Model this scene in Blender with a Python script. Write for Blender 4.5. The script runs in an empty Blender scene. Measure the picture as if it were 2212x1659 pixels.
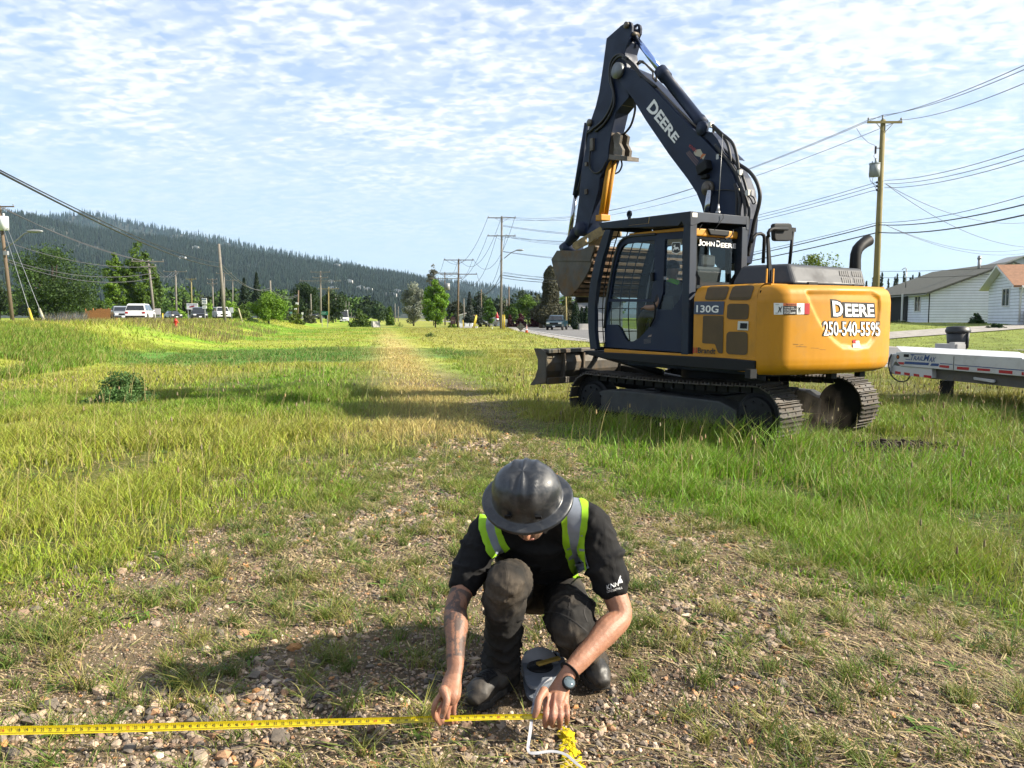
import bpy, bmesh, math, random
import numpy as np
from mathutils import Vector, Matrix
from mathutils.bvhtree import BVHTree
from math import sin, cos, pi, radians, atan2, sqrt
sc = bpy.context.scene
COL = sc.collection
random.seed(7)
rng = np.random.default_rng(7)

# ------------------------------------------------------------------ camera
CAMZ = 1.55
PITCH = radians(4.95)
FPX = 1661.0                      # focal length for a 2211 px wide picture
cd = bpy.data.cameras.new('camera')
cd.sensor_width = 36.0
cd.lens = 36.0 * FPX / 2211.0
cd.clip_start = 0.05
cd.clip_end = 20000
cam = bpy.data.objects.new('camera', cd)
COL.objects.link(cam)
cam.location = (0, 0, CAMZ)
cam.rotation_euler = (pi / 2 - PITCH, 0, 0)
sc.camera = cam

# ------------------------------------------------------------------ light
SUN_EL = radians(31)
SUN_AZ = radians(99)              # clockwise from +Y
sund = Vector((sin(SUN_AZ) * cos(SUN_EL), cos(SUN_AZ) * cos(SUN_EL), sin(SUN_EL)))
sl = bpy.data.lights.new('sun', 'SUN')
sl.energy = 5.0
sl.angle = radians(0.53)
sl.color = (1.0, 0.91, 0.76)
so = bpy.data.objects.new('sun', sl)
COL.objects.link(so)
so.rotation_euler = (-sund).to_track_quat('-Z', 'Y').to_euler()
so.location = (30, -10, 30)

w = bpy.data.worlds.new('World')
sc.world = w
w.use_nodes = True
nt = w.node_tree
N = nt.nodes
for n in list(N):
    N.remove(n)
def nd(tree, typ, **kw):
    n = tree.nodes.new(typ)
    for k, v in kw.items():
        setattr(n, k, v)
    return n
def math_node(tree, op, a, b=None, c=None):
    n = tree.nodes.new('ShaderNodeMath')
    n.operation = op
    for i, v in enumerate((a, b, c)):
        if v is None:
            continue
        if isinstance(v, (int, float)):
            n.inputs[i].default_value = v
        else:
            tree.links.new(v, n.inputs[i])
    return n.outputs[0]
def ramp(tree, fac, stops, interp='LINEAR'):
    n = tree.nodes.new('ShaderNodeValToRGB')
    n.color_ramp.interpolation = interp
    el = n.color_ramp.elements
    while len(el) < len(stops):
        el.new(0.5)
    for e, (p, c) in zip(el, stops):
        e.position = p
        e.color = (c[0], c[1], c[2], 1) if isinstance(c, (tuple, list)) else (c, c, c, 1)
    tree.links.new(fac, n.inputs[0])
    return n.outputs[0]
def mixc(tree, fac, a, b, bt='MIX'):
    n = tree.nodes.new('ShaderNodeMix')
    n.data_type = 'RGBA'
    n.blend_type = bt
    for s, v in ((n.inputs[0], fac), (n.inputs[6], a), (n.inputs[7], b)):
        if isinstance(v, (int, float)):
            s.default_value = v
        elif isinstance(v, (tuple, list)):
            s.default_value = (v[0], v[1], v[2], 1)
        else:
            tree.links.new(v, s)
    return n.outputs[2]
def noise(tree, vec, scale, detail=4, rough=0.5, dist=0.0):
    n = tree.nodes.new('ShaderNodeTexNoise')
    n.inputs['Scale'].default_value = scale
    n.inputs['Detail'].default_value = detail
    n.inputs['Roughness'].default_value = rough
    n.inputs['Distortion'].default_value = dist
    if vec is not None:
        tree.links.new(vec, n.inputs['Vector'])
    return n.outputs[0]
def sky_nodes():
    tc = nd(nt, 'ShaderNodeTexCoord')
    sep = nd(nt, 'ShaderNodeSeparateXYZ')
    nt.links.new(tc.outputs['Generated'], sep.inputs[0])
    z = sep.outputs[2]
    zc = math_node(nt, 'MAXIMUM', z, 0.02)
    zz = math_node(nt, 'ADD', zc, 0.16)
    px = math_node(nt, 'DIVIDE', sep.outputs[0], zz)
    py = math_node(nt, 'DIVIDE', sep.outputs[1], zz)
    cmb = nd(nt, 'ShaderNodeCombineXYZ')
    nt.links.new(px, cmb.inputs[0]); nt.links.new(py, cmb.inputs[1])
    mp = nd(nt, 'ShaderNodeMapping')
    mp.inputs['Rotation'].default_value = (0, 0, radians(24))
    mp.inputs['Scale'].default_value = (0.95, 1.25, 1.0)
    nt.links.new(cmb.outputs[0], mp.inputs['Vector'])
    v = mp.outputs[0]
    # rippled altocumulus: cells, modulated by broad cover
    n1 = noise(nt, v, 21.0, 2, 0.45, 0.3)
    n2 = noise(nt, v, 5.5, 3, 0.5, 0.8)
    n3 = noise(nt, cmb.outputs[0], 1.7, 4, 0.55, 0.8)
    n4 = noise(nt, v, 34.0, 3, 0.55, 0.3)
    s = math_node(nt, 'MULTIPLY', n1, 0.26)
    s = math_node(nt, 'MULTIPLY_ADD', n2, 0.28, s)
    s = math_node(nt, 'MULTIPLY_ADD', n3, 0.38, s)
    s = math_node(nt, 'MULTIPLY_ADD', n4, 0.08, s)
    # more cover towards the sun side and high up
    side = math_node(nt, 'MULTIPLY_ADD', sep.outputs[0], 0.04, s)
    cl = ramp(nt, side, [(0.41, 0.05), (0.49, 0.62), (0.575, 1.0)], 'EASE')
    fade = ramp(nt, z, [(0.05, 0.0), (0.13, 0.45), (0.21, 1.0)], 'EASE')
    mask = math_node(nt, 'MULTIPLY', cl, fade)
    # a thin veil everywhere
    veil = ramp(nt, n2, [(0.35, 0.36), (0.65, 0.70)])
    veil = math_node(nt, 'MULTIPLY', veil, ramp(nt, z, [(0.05, 0.2), (0.2, 1.0)]))
    mask = math_node(nt, 'MAXIMUM', mask, veil)
    mask = math_node(nt, 'MULTIPLY', mask, 0.92)
    sky = nd(nt, 'ShaderNodeTexSky')
    sky.sky_type = 'NISHITA'
    sky.sun_disc = False
    sky.sun_elevation = SUN_EL
    sky.sun_rotation = SUN_AZ
    sky.air_density = 1.0
    sky.dust_density = 1.0
    sky.ozone_density = 2.0
    sky.altitude = 400
    # cloud brightness: shade inside the cells
    cb = ramp(nt, n1, [(0.32, (CL*0.90, CL*0.97, CL*1.07)), (0.60, (CL*1.14, CL*1.16, CL*1.18))])
    blue = mixc(nt, 1.0, sky.outputs[0], SKYTINT, 'MULTIPLY')
    hz = ramp(nt, z, [(0.0, 0.8), (0.12, 0.6), (0.35, 0.1)])
    blue = mixc(nt, hz, blue, (CL*0.70, CL*0.80, CL*0.92))
    col = mixc(nt, mask, blue, cb)
    bg = nd(nt, 'ShaderNodeBackground')
    nt.links.new(col, bg.inputs[0])
    bg.inputs[1].default_value = 0.05
    out = nd(nt, 'ShaderNodeOutputWorld')
    nt.links.new(bg.outputs[0], out.inputs[0])
HAZE_D = 0.000055
CL = 7.3
SKYTINT = (0.92, 1.34, 1.72)
sky_nodes()
w.cycles.sampling_method = 'MANUAL'
w.cycles.sample_map_resolution = 512

vs = sc.view_settings
vs.view_transform = 'Standard'
vs.look = 'None'
vs.exposure = 1.46
vs.gamma = 1.0
cy = sc.cycles
cy.max_bounces = 6
cy.diffuse_bounces = 3
cy.glossy_bounces = 3
cy.transmission_bounces = 4
cy.transparent_max_bounces = 8
cy.volume_bounces = 0
cy.use_denoising = True
cy.use_adaptive_sampling = True
cy.adaptive_threshold = 0.02
cy.caustics_reflective = False
cy.caustics_refractive = False
cy.sample_clamp_indirect = 4.0

# ------------------------------------------------------------------ picture -> world helpers
CX, CY = 1105.5, 829.5
CAMP = Vector((0, 0, CAMZ))
def ray(x, y):
    dx = (x - CX) / FPX; dz = -(y - CY) / FPX
    return Vector((dx, cos(PITCH) + dz * sin(PITCH), -sin(PITCH) + dz * cos(PITCH)))
def P(x, y, D):
    d = ray(x, y)
    return CAMP + d * (D / d.y)
def onz(x, y, z):
    d = ray(x, y)
    return CAMP + d * ((z - CAMZ) / d.z)

# ------------------------------------------------------------------ object helpers
def tag(o, label=None, cat=None, group=None, kind=None):
    if label: o['label'] = label
    if cat: o['category'] = cat
    if group: o['group'] = group
    if kind: o['kind'] = kind
    return o
def empty(name, loc=(0, 0, 0), rz=0.0, label=None, cat=None, group=None):
    o = bpy.data.objects.new(name, None)
    o.empty_display_size = 0.2
    o.location = loc
    o.rotation_euler = (0, 0, rz)
    COL.objects.link(o)
    tag(o, label, cat, group)
    return o
def clone(root, loc=None, rz=None, sc_=None, label=None, group=None):
    r = root.copy(); COL.objects.link(r)
    if loc is not None: r.location = loc
    if rz is not None: r.rotation_euler = (0, 0, rz)
    if sc_ is not None: r.scale = (sc_,) * 3 if isinstance(sc_, (int, float)) else sc_
    if label: r['label'] = label
    if group: r['group'] = group
    def rec(src, dst):
        for ch in [c for c in ALLOBJ if c.parent == src]:
            c = ch.copy(); COL.objects.link(c); c.parent = dst
            NEW.append(c)
            rec(ch, c)
    NEW = []
    ALLOBJ = list(sc.objects)
    rec(root, r)
    return r

def bevel(o, w_=0.01, seg=2, ang=35):
    m = o.modifiers.new('bevel', 'BEVEL')
    m.width = w_; m.segments = seg; m.limit_method = 'ANGLE'; m.angle_limit = radians(ang)
    m.harden_normals = False
    return o

class MB:
    def __init__(s):
        s.v = []; s.f = []; s.mi = []; s.cur = 0; s.sm = []
        s.M = None
    def _add(s, vs_, fs, smooth=False):
        b = len(s.v)
        if s.M is not None:
            vs_ = [s.M @ Vector(v) for v in vs_]
        s.v += [tuple(v) for v in vs_]
        for f in fs:
            s.f.append([b + i for i in f]); s.mi.append(s.cur); s.sm.append(smooth)
    def box(s, c, d, rot=None):
        hx, hy, hz = d[0] / 2, d[1] / 2, d[2] / 2
        vs_ = [Vector((x, y, z)) for x in (-hx, hx) for y in (-hy, hy) for z in (-hz, hz)]
        if rot is not None:
            vs_ = [rot @ v for v in vs_]
        c = Vector(c)
        s._add([v + c for v in vs_], [(0, 1, 3, 2), (4, 6, 7, 5), (0, 4, 5, 1), (2, 3, 7, 6), (0, 2, 6, 4), (1, 5, 7, 3)])
        return s
    def box2(s, a, b):
        return s.box([(a[i] + b[i]) / 2 for i in range(3)], [abs(b[i] - a[i]) for i in range(3)])
    def prism(s, poly, off, smooth=False):
        """closed polygon (3-D points) extruded by vector off"""
        n = len(poly); off = Vector(off)
        p = [Vector(q) for q in poly]
        q = [a + off for a in p]
        nrm = Vector((0, 0, 0))
        for i in range(n):
            nrm += p[i].cross(p[(i + 1) % n])
        if nrm.dot(off) > 0:
            p, q = p, q
            fs = [tuple(reversed(range(n))), tuple(range(n, 2 * n))] + [(i, (i + 1) % n, n + (i + 1) % n, n + i) for i in range(n)]
        else:
            fs = [tuple(range(n)), tuple(reversed(range(n, 2 * n)))] + [(i, n + i, n + (i + 1) % n, (i + 1) % n) for i in range(n)]
        s._add(p + q, fs, smooth)
        return s
    def beam(s, a, b, w_, h, up=(0, 0, 1)):
        a, b = Vector(a), Vector(b)
        t = (b - a).normalized(); up = Vector(up)
        x = t.cross(up)
        if x.length < 1e-4: x = t.cross(Vector((1, 0, 0)))
        x.normalize(); z = x.cross(t)
        vs_ = [p + x * (i * w_ / 2) + z * (j * h / 2) for p in (a, b) for i, j in ((-1, -1), (1, -1), (1, 1), (-1, 1))]
        s._add(vs_, [(0, 1, 2, 3), (7, 6, 5, 4), (0, 4, 5, 1), (1, 5, 6, 2), (2, 6, 7, 3), (3, 7, 4, 0)])
        return s
    def polybeam(s, pts, w_, h, up=(0, 0, 1)):
        for a, b in zip(pts[:-1], pts[1:]):
            s.beam(a, b, w_, h, up)
        return s
    def tube(s, pts, r, seg=8, closed=False, cap=True, smooth=True, flat=1.0, up=None):
        pts = [Vector(p) for p in pts]
        n = len(pts)
        rs = [r] * n if isinstance(r, (int, float)) else list(r)
        rings = []
        prev = None
        for i in range(n):
            a = pts[i - 1] if (i > 0 or closed) else pts[i]
            b = pts[(i + 1) % n] if (i < n - 1 or closed) else pts[i]
            t = (b - a)
            if t.length < 1e-9: t = Vector((0, 0, 1))
            t.normalize()
            if prev is None:
                u = Vector(up) if up is not None else (Vector((0, 0, 1)) if abs(t.z) < 0.9 else Vector((1, 0, 0)))
                x = t.cross(u).normalized()
            else:
                x = (prev - t * prev.dot(t))
                if x.length < 1e-6: x = t.cross(Vector((0, 0, 1)))
                x.normalize()
            prev = x
            y = t.cross(x)
            ri = rs[i]
            ra, rb = (ri if isinstance(ri, tuple) else (ri, ri * flat))
            rings.append([pts[i] + x * (cos(2 * pi * k / seg) * ra) + y * (sin(2 * pi * k / seg) * rb) for k in range(seg)])
        vs_ = [v for rg in rings for v in rg]
        fs = []
        m = n if closed else n - 1
        for i in range(m):
            j = (i + 1) % n
            for k in range(seg):
                k2 = (k + 1) % seg
                fs.append((i * seg + k, i * seg + k2, j * seg + k2, j * seg + k))
        if cap and not closed:
            fs.append(tuple(reversed(range(seg))))
            fs.append(tuple(range((n - 1) * seg, n * seg)))
        s._add(vs_, fs, smooth)
        return s
    def cyl(s, a, b, r, seg=16, r2=None):
        return s.tube([a, b], [r, r if r2 is None else r2], seg, smooth=seg > 8)
    def lathe(s, prof, seg=24, c=(0, 0, 0), axis=None, smooth=True):
        R = Matrix.Identity(3) if axis is None else Vector(axis).to_track_quat('Z', 'Y').to_matrix()
        c = Vector(c)
        vs_ = []
        for r, z in prof:
            for k in range(seg):
                a = 2 * pi * k / seg
                vs_.append(c + R @ Vector((cos(a) * r, sin(a) * r, z)))
        fs = []
        for i in range(len(prof) - 1):
            for k in range(seg):
                k2 = (k + 1) % seg
                fs.append((i * seg + k, i * seg + k2, (i + 1) * seg + k2, (i + 1) * seg + k))
        fs.append(tuple(reversed(range(seg))))
        fs.append(tuple(range((len(prof) - 1) * seg, len(prof) * seg)))
        s._add(vs_, fs, smooth)
        return s
    def ell(s, c, r, seg=16, rings=10, R=None, fn=None):
        c = Vector(c); vs_ = []; fs = []
        for i in range(rings + 1):
            th = pi * i / rings
            for k in range(seg):
                a = 2 * pi * k / seg
                d = Vector((sin(th) * cos(a), sin(th) * sin(a), cos(th)))
                p = Vector((d.x * r[0], d.y * r[1], d.z * r[2]))
                if fn: p = fn(d, p)
                if R is not None: p = R @ p
                vs_.append(c + p)
        for i in range(rings):
            for k in range(seg):
                k2 = (k + 1) % seg
                fs.append((i * seg + k, (i + 1) * seg + k, (i + 1) * seg + k2, i * seg + k2))
        s._add(vs_, fs, True)
        return s
    def face(s, pts, smooth=False):
        s._add(pts, [tuple(range(len(pts)))], smooth)
        return s
    def grid(s, rows, smooth=True, flip=False):
        m = len(rows[0]); vs_ = [p for r_ in rows for p in r_]
        fs = []
        for i in range(len(rows) - 1):
            for k in range(m - 1):
                f = (i * m + k, i * m + k + 1, (i + 1) * m + k + 1, (i + 1) * m + k)
                fs.append(tuple(reversed(f)) if flip else f)
        s._add(vs_, fs, smooth)
        return s
    def build_split(s, name, mats, parent=None, **kw):
        """one object for each connected piece"""
        par = list(range(len(s.v)))
        def fd(i):
            while par[i] != i:
                par[i] = par[par[i]]; i = par[i]
            return i
        for f in s.f:
            a = fd(f[0])
            for i in f[1:]: par[fd(i)] = a
        comps = {}
        for k, f in enumerate(s.f): comps.setdefault(fd(f[0]), []).append(k)
        out = []
        for ks in comps.values():
            m = MB(); mp = {}
            for k in ks:
                for i in s.f[k]:
                    if i not in mp: mp[i] = len(m.v); m.v.append(s.v[i])
                m.f.append([mp[i] for i in s.f[k]]); m.mi.append(s.mi[k]); m.sm.append(s.sm[k])
            out.append(m.build(name, mats, parent, **kw))
        return out
    def build(s, name, mats, parent=None, world=False, bev=None, **kw):
        me = bpy.data.meshes.new(name)
        me.from_pydata(s.v, [], s.f)
        if not isinstance(mats, (list, tuple)): mats = [mats]
        for m in mats: me.materials.append(m)
        me.polygons.foreach_set('material_index', s.mi)
        me.polygons.foreach_set('use_smooth', s.sm)
        me.update()
        o = bpy.data.objects.new(name, me)
        COL.objects.link(o)
        if parent is not None:
            o.parent = parent
            if world:
                me.transform(parent_world(parent).inverted())
        if bev: bevel(o, bev)
        tag(o, **kw)
        return o
def parent_world(o):
    M = Matrix.Identity(4)
    while o is not None:
        L = Matrix.Translation(o.location) @ o.rotation_euler.to_matrix().to_4x4() @ Matrix.Diagonal((*o.scale, 1))
        M = L @ M
        o = o.parent
    return M
def np_mesh(name, V, F, mats, mi=None, col=None, smooth=False, parent=None, **kw):
    """V (n,3) floats, F (m,k) ints all the same k"""
    me = bpy.data.meshes.new(name)
    n, m, k = len(V), len(F), F.shape[1]
    me.vertices.add(n)
    me.vertices.foreach_set('co', V.astype(np.float32).ravel())
    me.loops.add(m * k)
    me.loops.foreach_set('vertex_index', F.astype(np.int32).ravel())
    me.polygons.add(m)
    me.polygons.foreach_set('loop_start', np.arange(m, dtype=np.int32) * k)
    me.polygons.foreach_set('loop_total', np.full(m, k, dtype=np.int32))
    if not isinstance(mats, (list, tuple)): mats = [mats]
    for q in mats: me.materials.append(q)
    if mi is not None: me.polygons.foreach_set('material_index', mi.astype(np.int32))
    me.polygons.foreach_set('use_smooth', np.full(m, smooth))
    if col is not None:
        col = np.asarray(col, np.float32) * ALB
        at = me.attributes.new('Col', 'FLOAT_COLOR', 'POINT')
        c4 = np.ones((n, 4), np.float32); c4[:, :3] = col
        at.data.foreach_set('color', c4.ravel())
    me.update(calc_edges=True)
    o = bpy.data.objects.new(name, me)
    COL.objects.link(o)
    if parent is not None: o.parent = parent
    tag(o, **kw)
    return o

# ------------------------------------------------------------------ materials
MATS = {}
ALB = 0.62                        # reflectances are held down and the picture exposed up
def alb(c):
    l = (c[0] + c[1] + c[2]) / 3
    k = ALB + (.24 if l > .55 else 0)
    return (c[0] * k, c[1] * k, c[2] * k)
def mat(name, col=(0.5, 0.5, 0.5), rough=0.6, metal=0.0, var=0.12, vscale=6.0, bump=0.0, bscale=60.0,
        dirt=None, dirtamt=0.0, dscale=3.0, coat=0.0, spec=0.5, trans=0.0, attr=False, alpha=None, emit=None, obj_var=0.0):
    if name in MATS: return MATS[name]
    m = bpy.data.materials.new(name); m.use_nodes = True
    t = m.node_tree
    for n in list(t.nodes): t.nodes.remove(n)
    out = nd(t, 'ShaderNodeOutputMaterial')
    b = nd(t, 'ShaderNodeBsdfPrincipled')
    t.links.new(b.outputs[0], out.inputs[0])
    b.inputs['Roughness'].default_value = rough
    b.inputs['Metallic'].default_value = metal
    b.inputs['Coat Weight'].default_value = coat
    b.inputs['Specular IOR Level'].default_value = spec
    tc = nd(t, 'ShaderNodeTexCoord')
    v = tc.outputs['Object']
    if attr:
        a = nd(t, 'ShaderNodeAttribute'); a.attribute_name = 'Col'
        c = a.outputs['Color']
    else:
        c = (col[0], col[1], col[2]) if metal > .5 else alb(col)
    if var > 0:
        nf = noise(t, v, vscale, 5, 0.6)
        r = ramp(t, nf, [(0.3, 1 - var), (0.7, 1 + var)])
        c = mixc(t, 1.0, c, r, 'MULTIPLY')
    if dirt is not None:
        nf = noise(t, v, dscale, 8, 0.65)
        r = ramp(t, nf, [(0.48, 0.0), (0.68, dirtamt)])
        c = mixc(t, r, c, alb(dirt))
        rr = ramp(t, nf, [(0.45, rough), (0.7, min(1, rough + 0.3))])
        t.links.new(rr, b.inputs['Roughness'])
    if isinstance(c, tuple): b.inputs['Base Color'].default_value = (*c, 1)
    else: t.links.new(c, b.inputs['Base Color'])
    if bump > 0:
        bp = nd(t, 'ShaderNodeBump'); bp.inputs['Strength'].default_value = 1.0
        bp.inputs['Distance'].default_value = bump
        t.links.new(noise(t, v, bscale, 4, 0.6), bp.inputs['Height'])
        t.links.new(bp.outputs[0], b.inputs['Normal'])
    if trans > 0:
        tr = nd(t, 'ShaderNodeBsdfTranslucent')
        if isinstance(c, tuple): tr.inputs[0].default_value = (*c, 1)
        else: t.links.new(c, tr.inputs[0])
        mx = nd(t, 'ShaderNodeMixShader'); mx.inputs[0].default_value = trans
        t.links.new(b.outputs[0], mx.inputs[1]); t.links.new(tr.outputs[0], mx.inputs[2])
        t.links.new(mx.outputs[0], out.inputs[0])
    if emit:
        b.inputs['Emission Color'].default_value = (*emit[:3], 1); b.inputs['Emission Strength'].default_value = emit[3]
    MATS[name] = m
    return m
def glass_mat(name, tint=(0.5, 0.6, 0.6), refl=0.10):
    if name in MATS: return MATS[name]
    m = bpy.data.materials.new(name); m.use_nodes = True
    t = m.node_tree
    for n in list(t.nodes): t.nodes.remove(n)
    out = nd(t, 'ShaderNodeOutputMaterial')
    tr = nd(t, 'ShaderNodeBsdfTransparent'); tr.inputs[0].default_value = (*tint, 1)
    g = nd(t, 'ShaderNodeBsdfGlossy'); g.inputs['Roughness'].default_value = 0.02
    g.inputs[0].default_value = (0.9, 0.95, 1, 1)
    lw = nd(t, 'ShaderNodeLayerWeight'); lw.inputs[0].default_value = 0.5
    f = math_node(t, 'MULTIPLY_ADD', math_node(t, 'POWER', lw.outputs['Facing'], 4.0), 0.35, refl)
    mx = nd(t, 'ShaderNodeMixShader')
    t.links.new(f, mx.inputs[0]); t.links.new(tr.outputs[0], mx.inputs[1]); t.links.new(g.outputs[0], mx.inputs[2])
    t.links.new(mx.outputs[0], out.inputs[0])
    MATS[name] = m
    return m

# ------------------------------------------------------------------ value noise for placing things
_perm = np.random.default_rng(11).random((256, 256))
def vnoise(x, y, s=1.0, o=0):
    x = np.asarray(x, float) / s + 13.7 * o; y = np.asarray(y, float) / s + 7.3 * o
    xi = np.floor(x).astype(int); yi = np.floor(y).astype(int)
    fx = x - xi; fy = y - yi
    fx = fx * fx * (3 - 2 * fx); fy = fy * fy * (3 - 2 * fy)
    a = _perm[xi & 255, yi & 255]; b = _perm[(xi + 1) & 255, yi & 255]
    c = _perm[xi & 255, (yi + 1) & 255]; d = _perm[(xi + 1) & 255, (yi + 1) & 255]
    return (a * (1 - fx) + b * fx) * (1 - fy) + (c * (1 - fx) + d * fx) * fy
def fbm(x, y, s=1.0, o=0, oct_=4):
    r = 0; a = 0.5; t = 0
    for i in range(oct_):
        r = r + a * vnoise(x, y, s / 2 ** i, o + i * 3); t += a; a *= 0.5
    return r / t
def sstep(a, b, x):
    t = np.clip((np.asarray(x, float) - a) / (b - a), 0, 1)
    return t * t * (3 - 2 * t)
def gh(x, y):
    """height of the ground"""
    x = np.asarray(x, float); y = np.asarray(y, float)
    u = x + 0.172 * np.minimum(y, 400)
    h = 0.13 * (1 - sstep(1.9, 3.6, u)) * sstep(-7, -2.5, u) * (1 - sstep(25, 45, y))
    h = h + 1.15 * sstep(-8, -15.5, u) * sstep(6, 22, y) * (1 - sstep(500, 900, y))
    # small unevenness that fades with distance
    h = h + (fbm(x, y, 1.6, 5) - 0.5) * 0.05 * (1 - sstep(20, 40, y)) + (fbm(x, y, 9, 8) - 0.5) * 0.16 * sstep(12, 25, y) * (1 - sstep(40, 60, y))
    # lawn rising to the houses on the right
    h = h + 1.1 * sstep(41, 60, y + 0.35 * (x - 20)) * sstep(17, 24, x) * (1 - sstep(500, 900, y))
    return h
def ghf(x, y): return float(gh(x, y))
# ================================================================== the ground, roads, hills
def ground_mat():
    m = bpy.data.materials.new('ground_soil'); m.use_nodes = True
    t = m.node_tree; b = t.nodes['Principled BSDF']
    b.inputs['Roughness'].default_value = 0.95
    b.inputs['Specular IOR Level'].default_value = 0.2
    tc = nd(t, 'ShaderNodeTexCoord'); v = tc.outputs['Object']
    a = nd(t, 'ShaderNodeAttribute'); a.attribute_name = 'Col'
    n1 = noise(t, v, 0.9, 8, 0.7)
    n2 = noise(t, v, 14, 6, 0.7)
    n3 = noise(t, v, 0.09, 5, 0.6)
    c = mixc(t, 1.0, a.outputs['Color'], ramp(t, n1, [(0.3, 0.62), (0.7, 1.4)]), 'MULTIPLY')
    c = mixc(t, 1.0, c, ramp(t, n2, [(0.3, 0.6), (0.7, 1.45)]), 'MULTIPLY')
    c = mixc(t, 1.0, c, ramp(t, n3, [(0.35, 0.85), (0.65, 1.15)]), 'MULTIPLY')
    t.links.new(c, b.inputs['Base Color'])
    bp = nd(t, 'ShaderNodeBump'); bp.inputs['Distance'].default_value = 0.02
    t.links.new(noise(t, v, 30, 6, 0.75), bp.inputs['Height'])
    t.links.new(bp.outputs[0], b.inputs['Normal'])
    return m
def bare(x, y):
    """1 where the gravel and straw lie open, 0 in the grass"""
    lo = np.interp(y, [0, 3.0, 3.6, 4.5, 6, 7.5, 9, 14, 30, 60, 200], [-3.6, -2.6, -2.0, -1.2, -1.0, -0.85, -0.5, 0.15, 0.2, 0.4, 0.8])
    hi = np.interp(y, [0, 3.0, 3.75, 4.5, 6, 9, 14, 30, 60, 200], [4.6, 3.7, 3.1, 2.25, 1.85, 1.85, 1.75, 1.6, 1.5, 1.2])
    u = x + 0.172 * y
    n = (fbm(x, y, 1.1, 2) - 0.5) * 2.3 + (fbm(x, y, 0.35, 12) - 0.5) * 1.0
    wd = 0.6
    n = n + (fbm(x, y, 2.2, 22) - .5) * 1.4
    b = sstep(lo - wd + n, lo + wd + n, u) * (1 - sstep(hi - wd + n, hi + wd + n, u))
    b = b * (1 - .42 * sstep(5.2, 7.5, y) * (1 - sstep(11, 15, y)))
    rut = np.exp(-((u - 1.62 + (fbm(x, y, 2.5, 61) - .5) * .5) / .38) ** 2) * sstep(5.5, 8, y) * (1 - sstep(60, 100, y))
    return np.maximum(b, rut)
def fieldcol(x, y):
    """base colour of the grass cover at a place"""
    u = x + 0.172 * y
    g_fresh = np.array([0.165, 0.345, 0.016]); g_yel = np.array([0.40, 0.42, 0.06]); g_straw = np.array([0.62, 0.49, 0.19])
    g_dark = np.array([0.055, 0.125, 0.028]); g_olive = np.array([0.36, 0.34, 0.075])
    n = fbm(x, y, 5.0, 1); n2 = fbm(x, y * 0.6, 11.0, 4); n3 = fbm(x, y, 1.3, 6)
    f = np.clip(sstep(0.35, 0.6, n) * 0.75 + 0.15 * n3, 0, 1)[..., None]
    c = g_fresh * (1 - f) + g_yel * f
    # right of the path the field is dryer further off
    f = (sstep(1.5, 4.5, u) * sstep(9, 16, y) * (0.45 + 0.5 * n3))[..., None]
    c = c * (1 - f) + g_olive * f
    f = (sstep(0.48, 0.75, n2) * sstep(14, 30, y) * 0.8)[..., None]
    c = c * (1 - f) + g_yel * f
    # a fresh dark patch on the left
    d = ((x + 8.5) / 7.5) ** 2 + ((y - 31) / 7.5) ** 2
    f = ((1 - sstep(0.6, 1.2, d + (n3 - 0.5))) * 0.8)[..., None]
    c = c * (1 - f) + np.array([0.075, 0.21, 0.035]) * f
    lw = (sstep(0, 1, x - np.interp(y, [4, 39.6, 80, 135, 300], [27, 19.3, 16.2, 13, -18])) * (.55 + .4 * n3))[..., None]
    c = c * (1 - lw) + np.array([.20, .27, .055]) * lw
    # straw along the track
    f = (np.exp(-((u - 0.75) / 1.05) ** 2) * sstep(6, 9, y) * (1 - 0.6 * sstep(40, 90, y)) * (0.55 + 0.6 * n3))[..., None]
    f = np.clip(f, 0, 0.92)
    c = c * (1 - f) + g_straw * f
    # darker, cooler green patches in the long grass on the right
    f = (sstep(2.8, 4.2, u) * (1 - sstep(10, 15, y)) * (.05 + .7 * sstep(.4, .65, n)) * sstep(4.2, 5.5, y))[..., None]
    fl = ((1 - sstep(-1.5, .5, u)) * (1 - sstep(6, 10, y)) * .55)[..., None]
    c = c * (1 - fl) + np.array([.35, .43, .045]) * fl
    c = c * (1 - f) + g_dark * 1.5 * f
    return c
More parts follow.
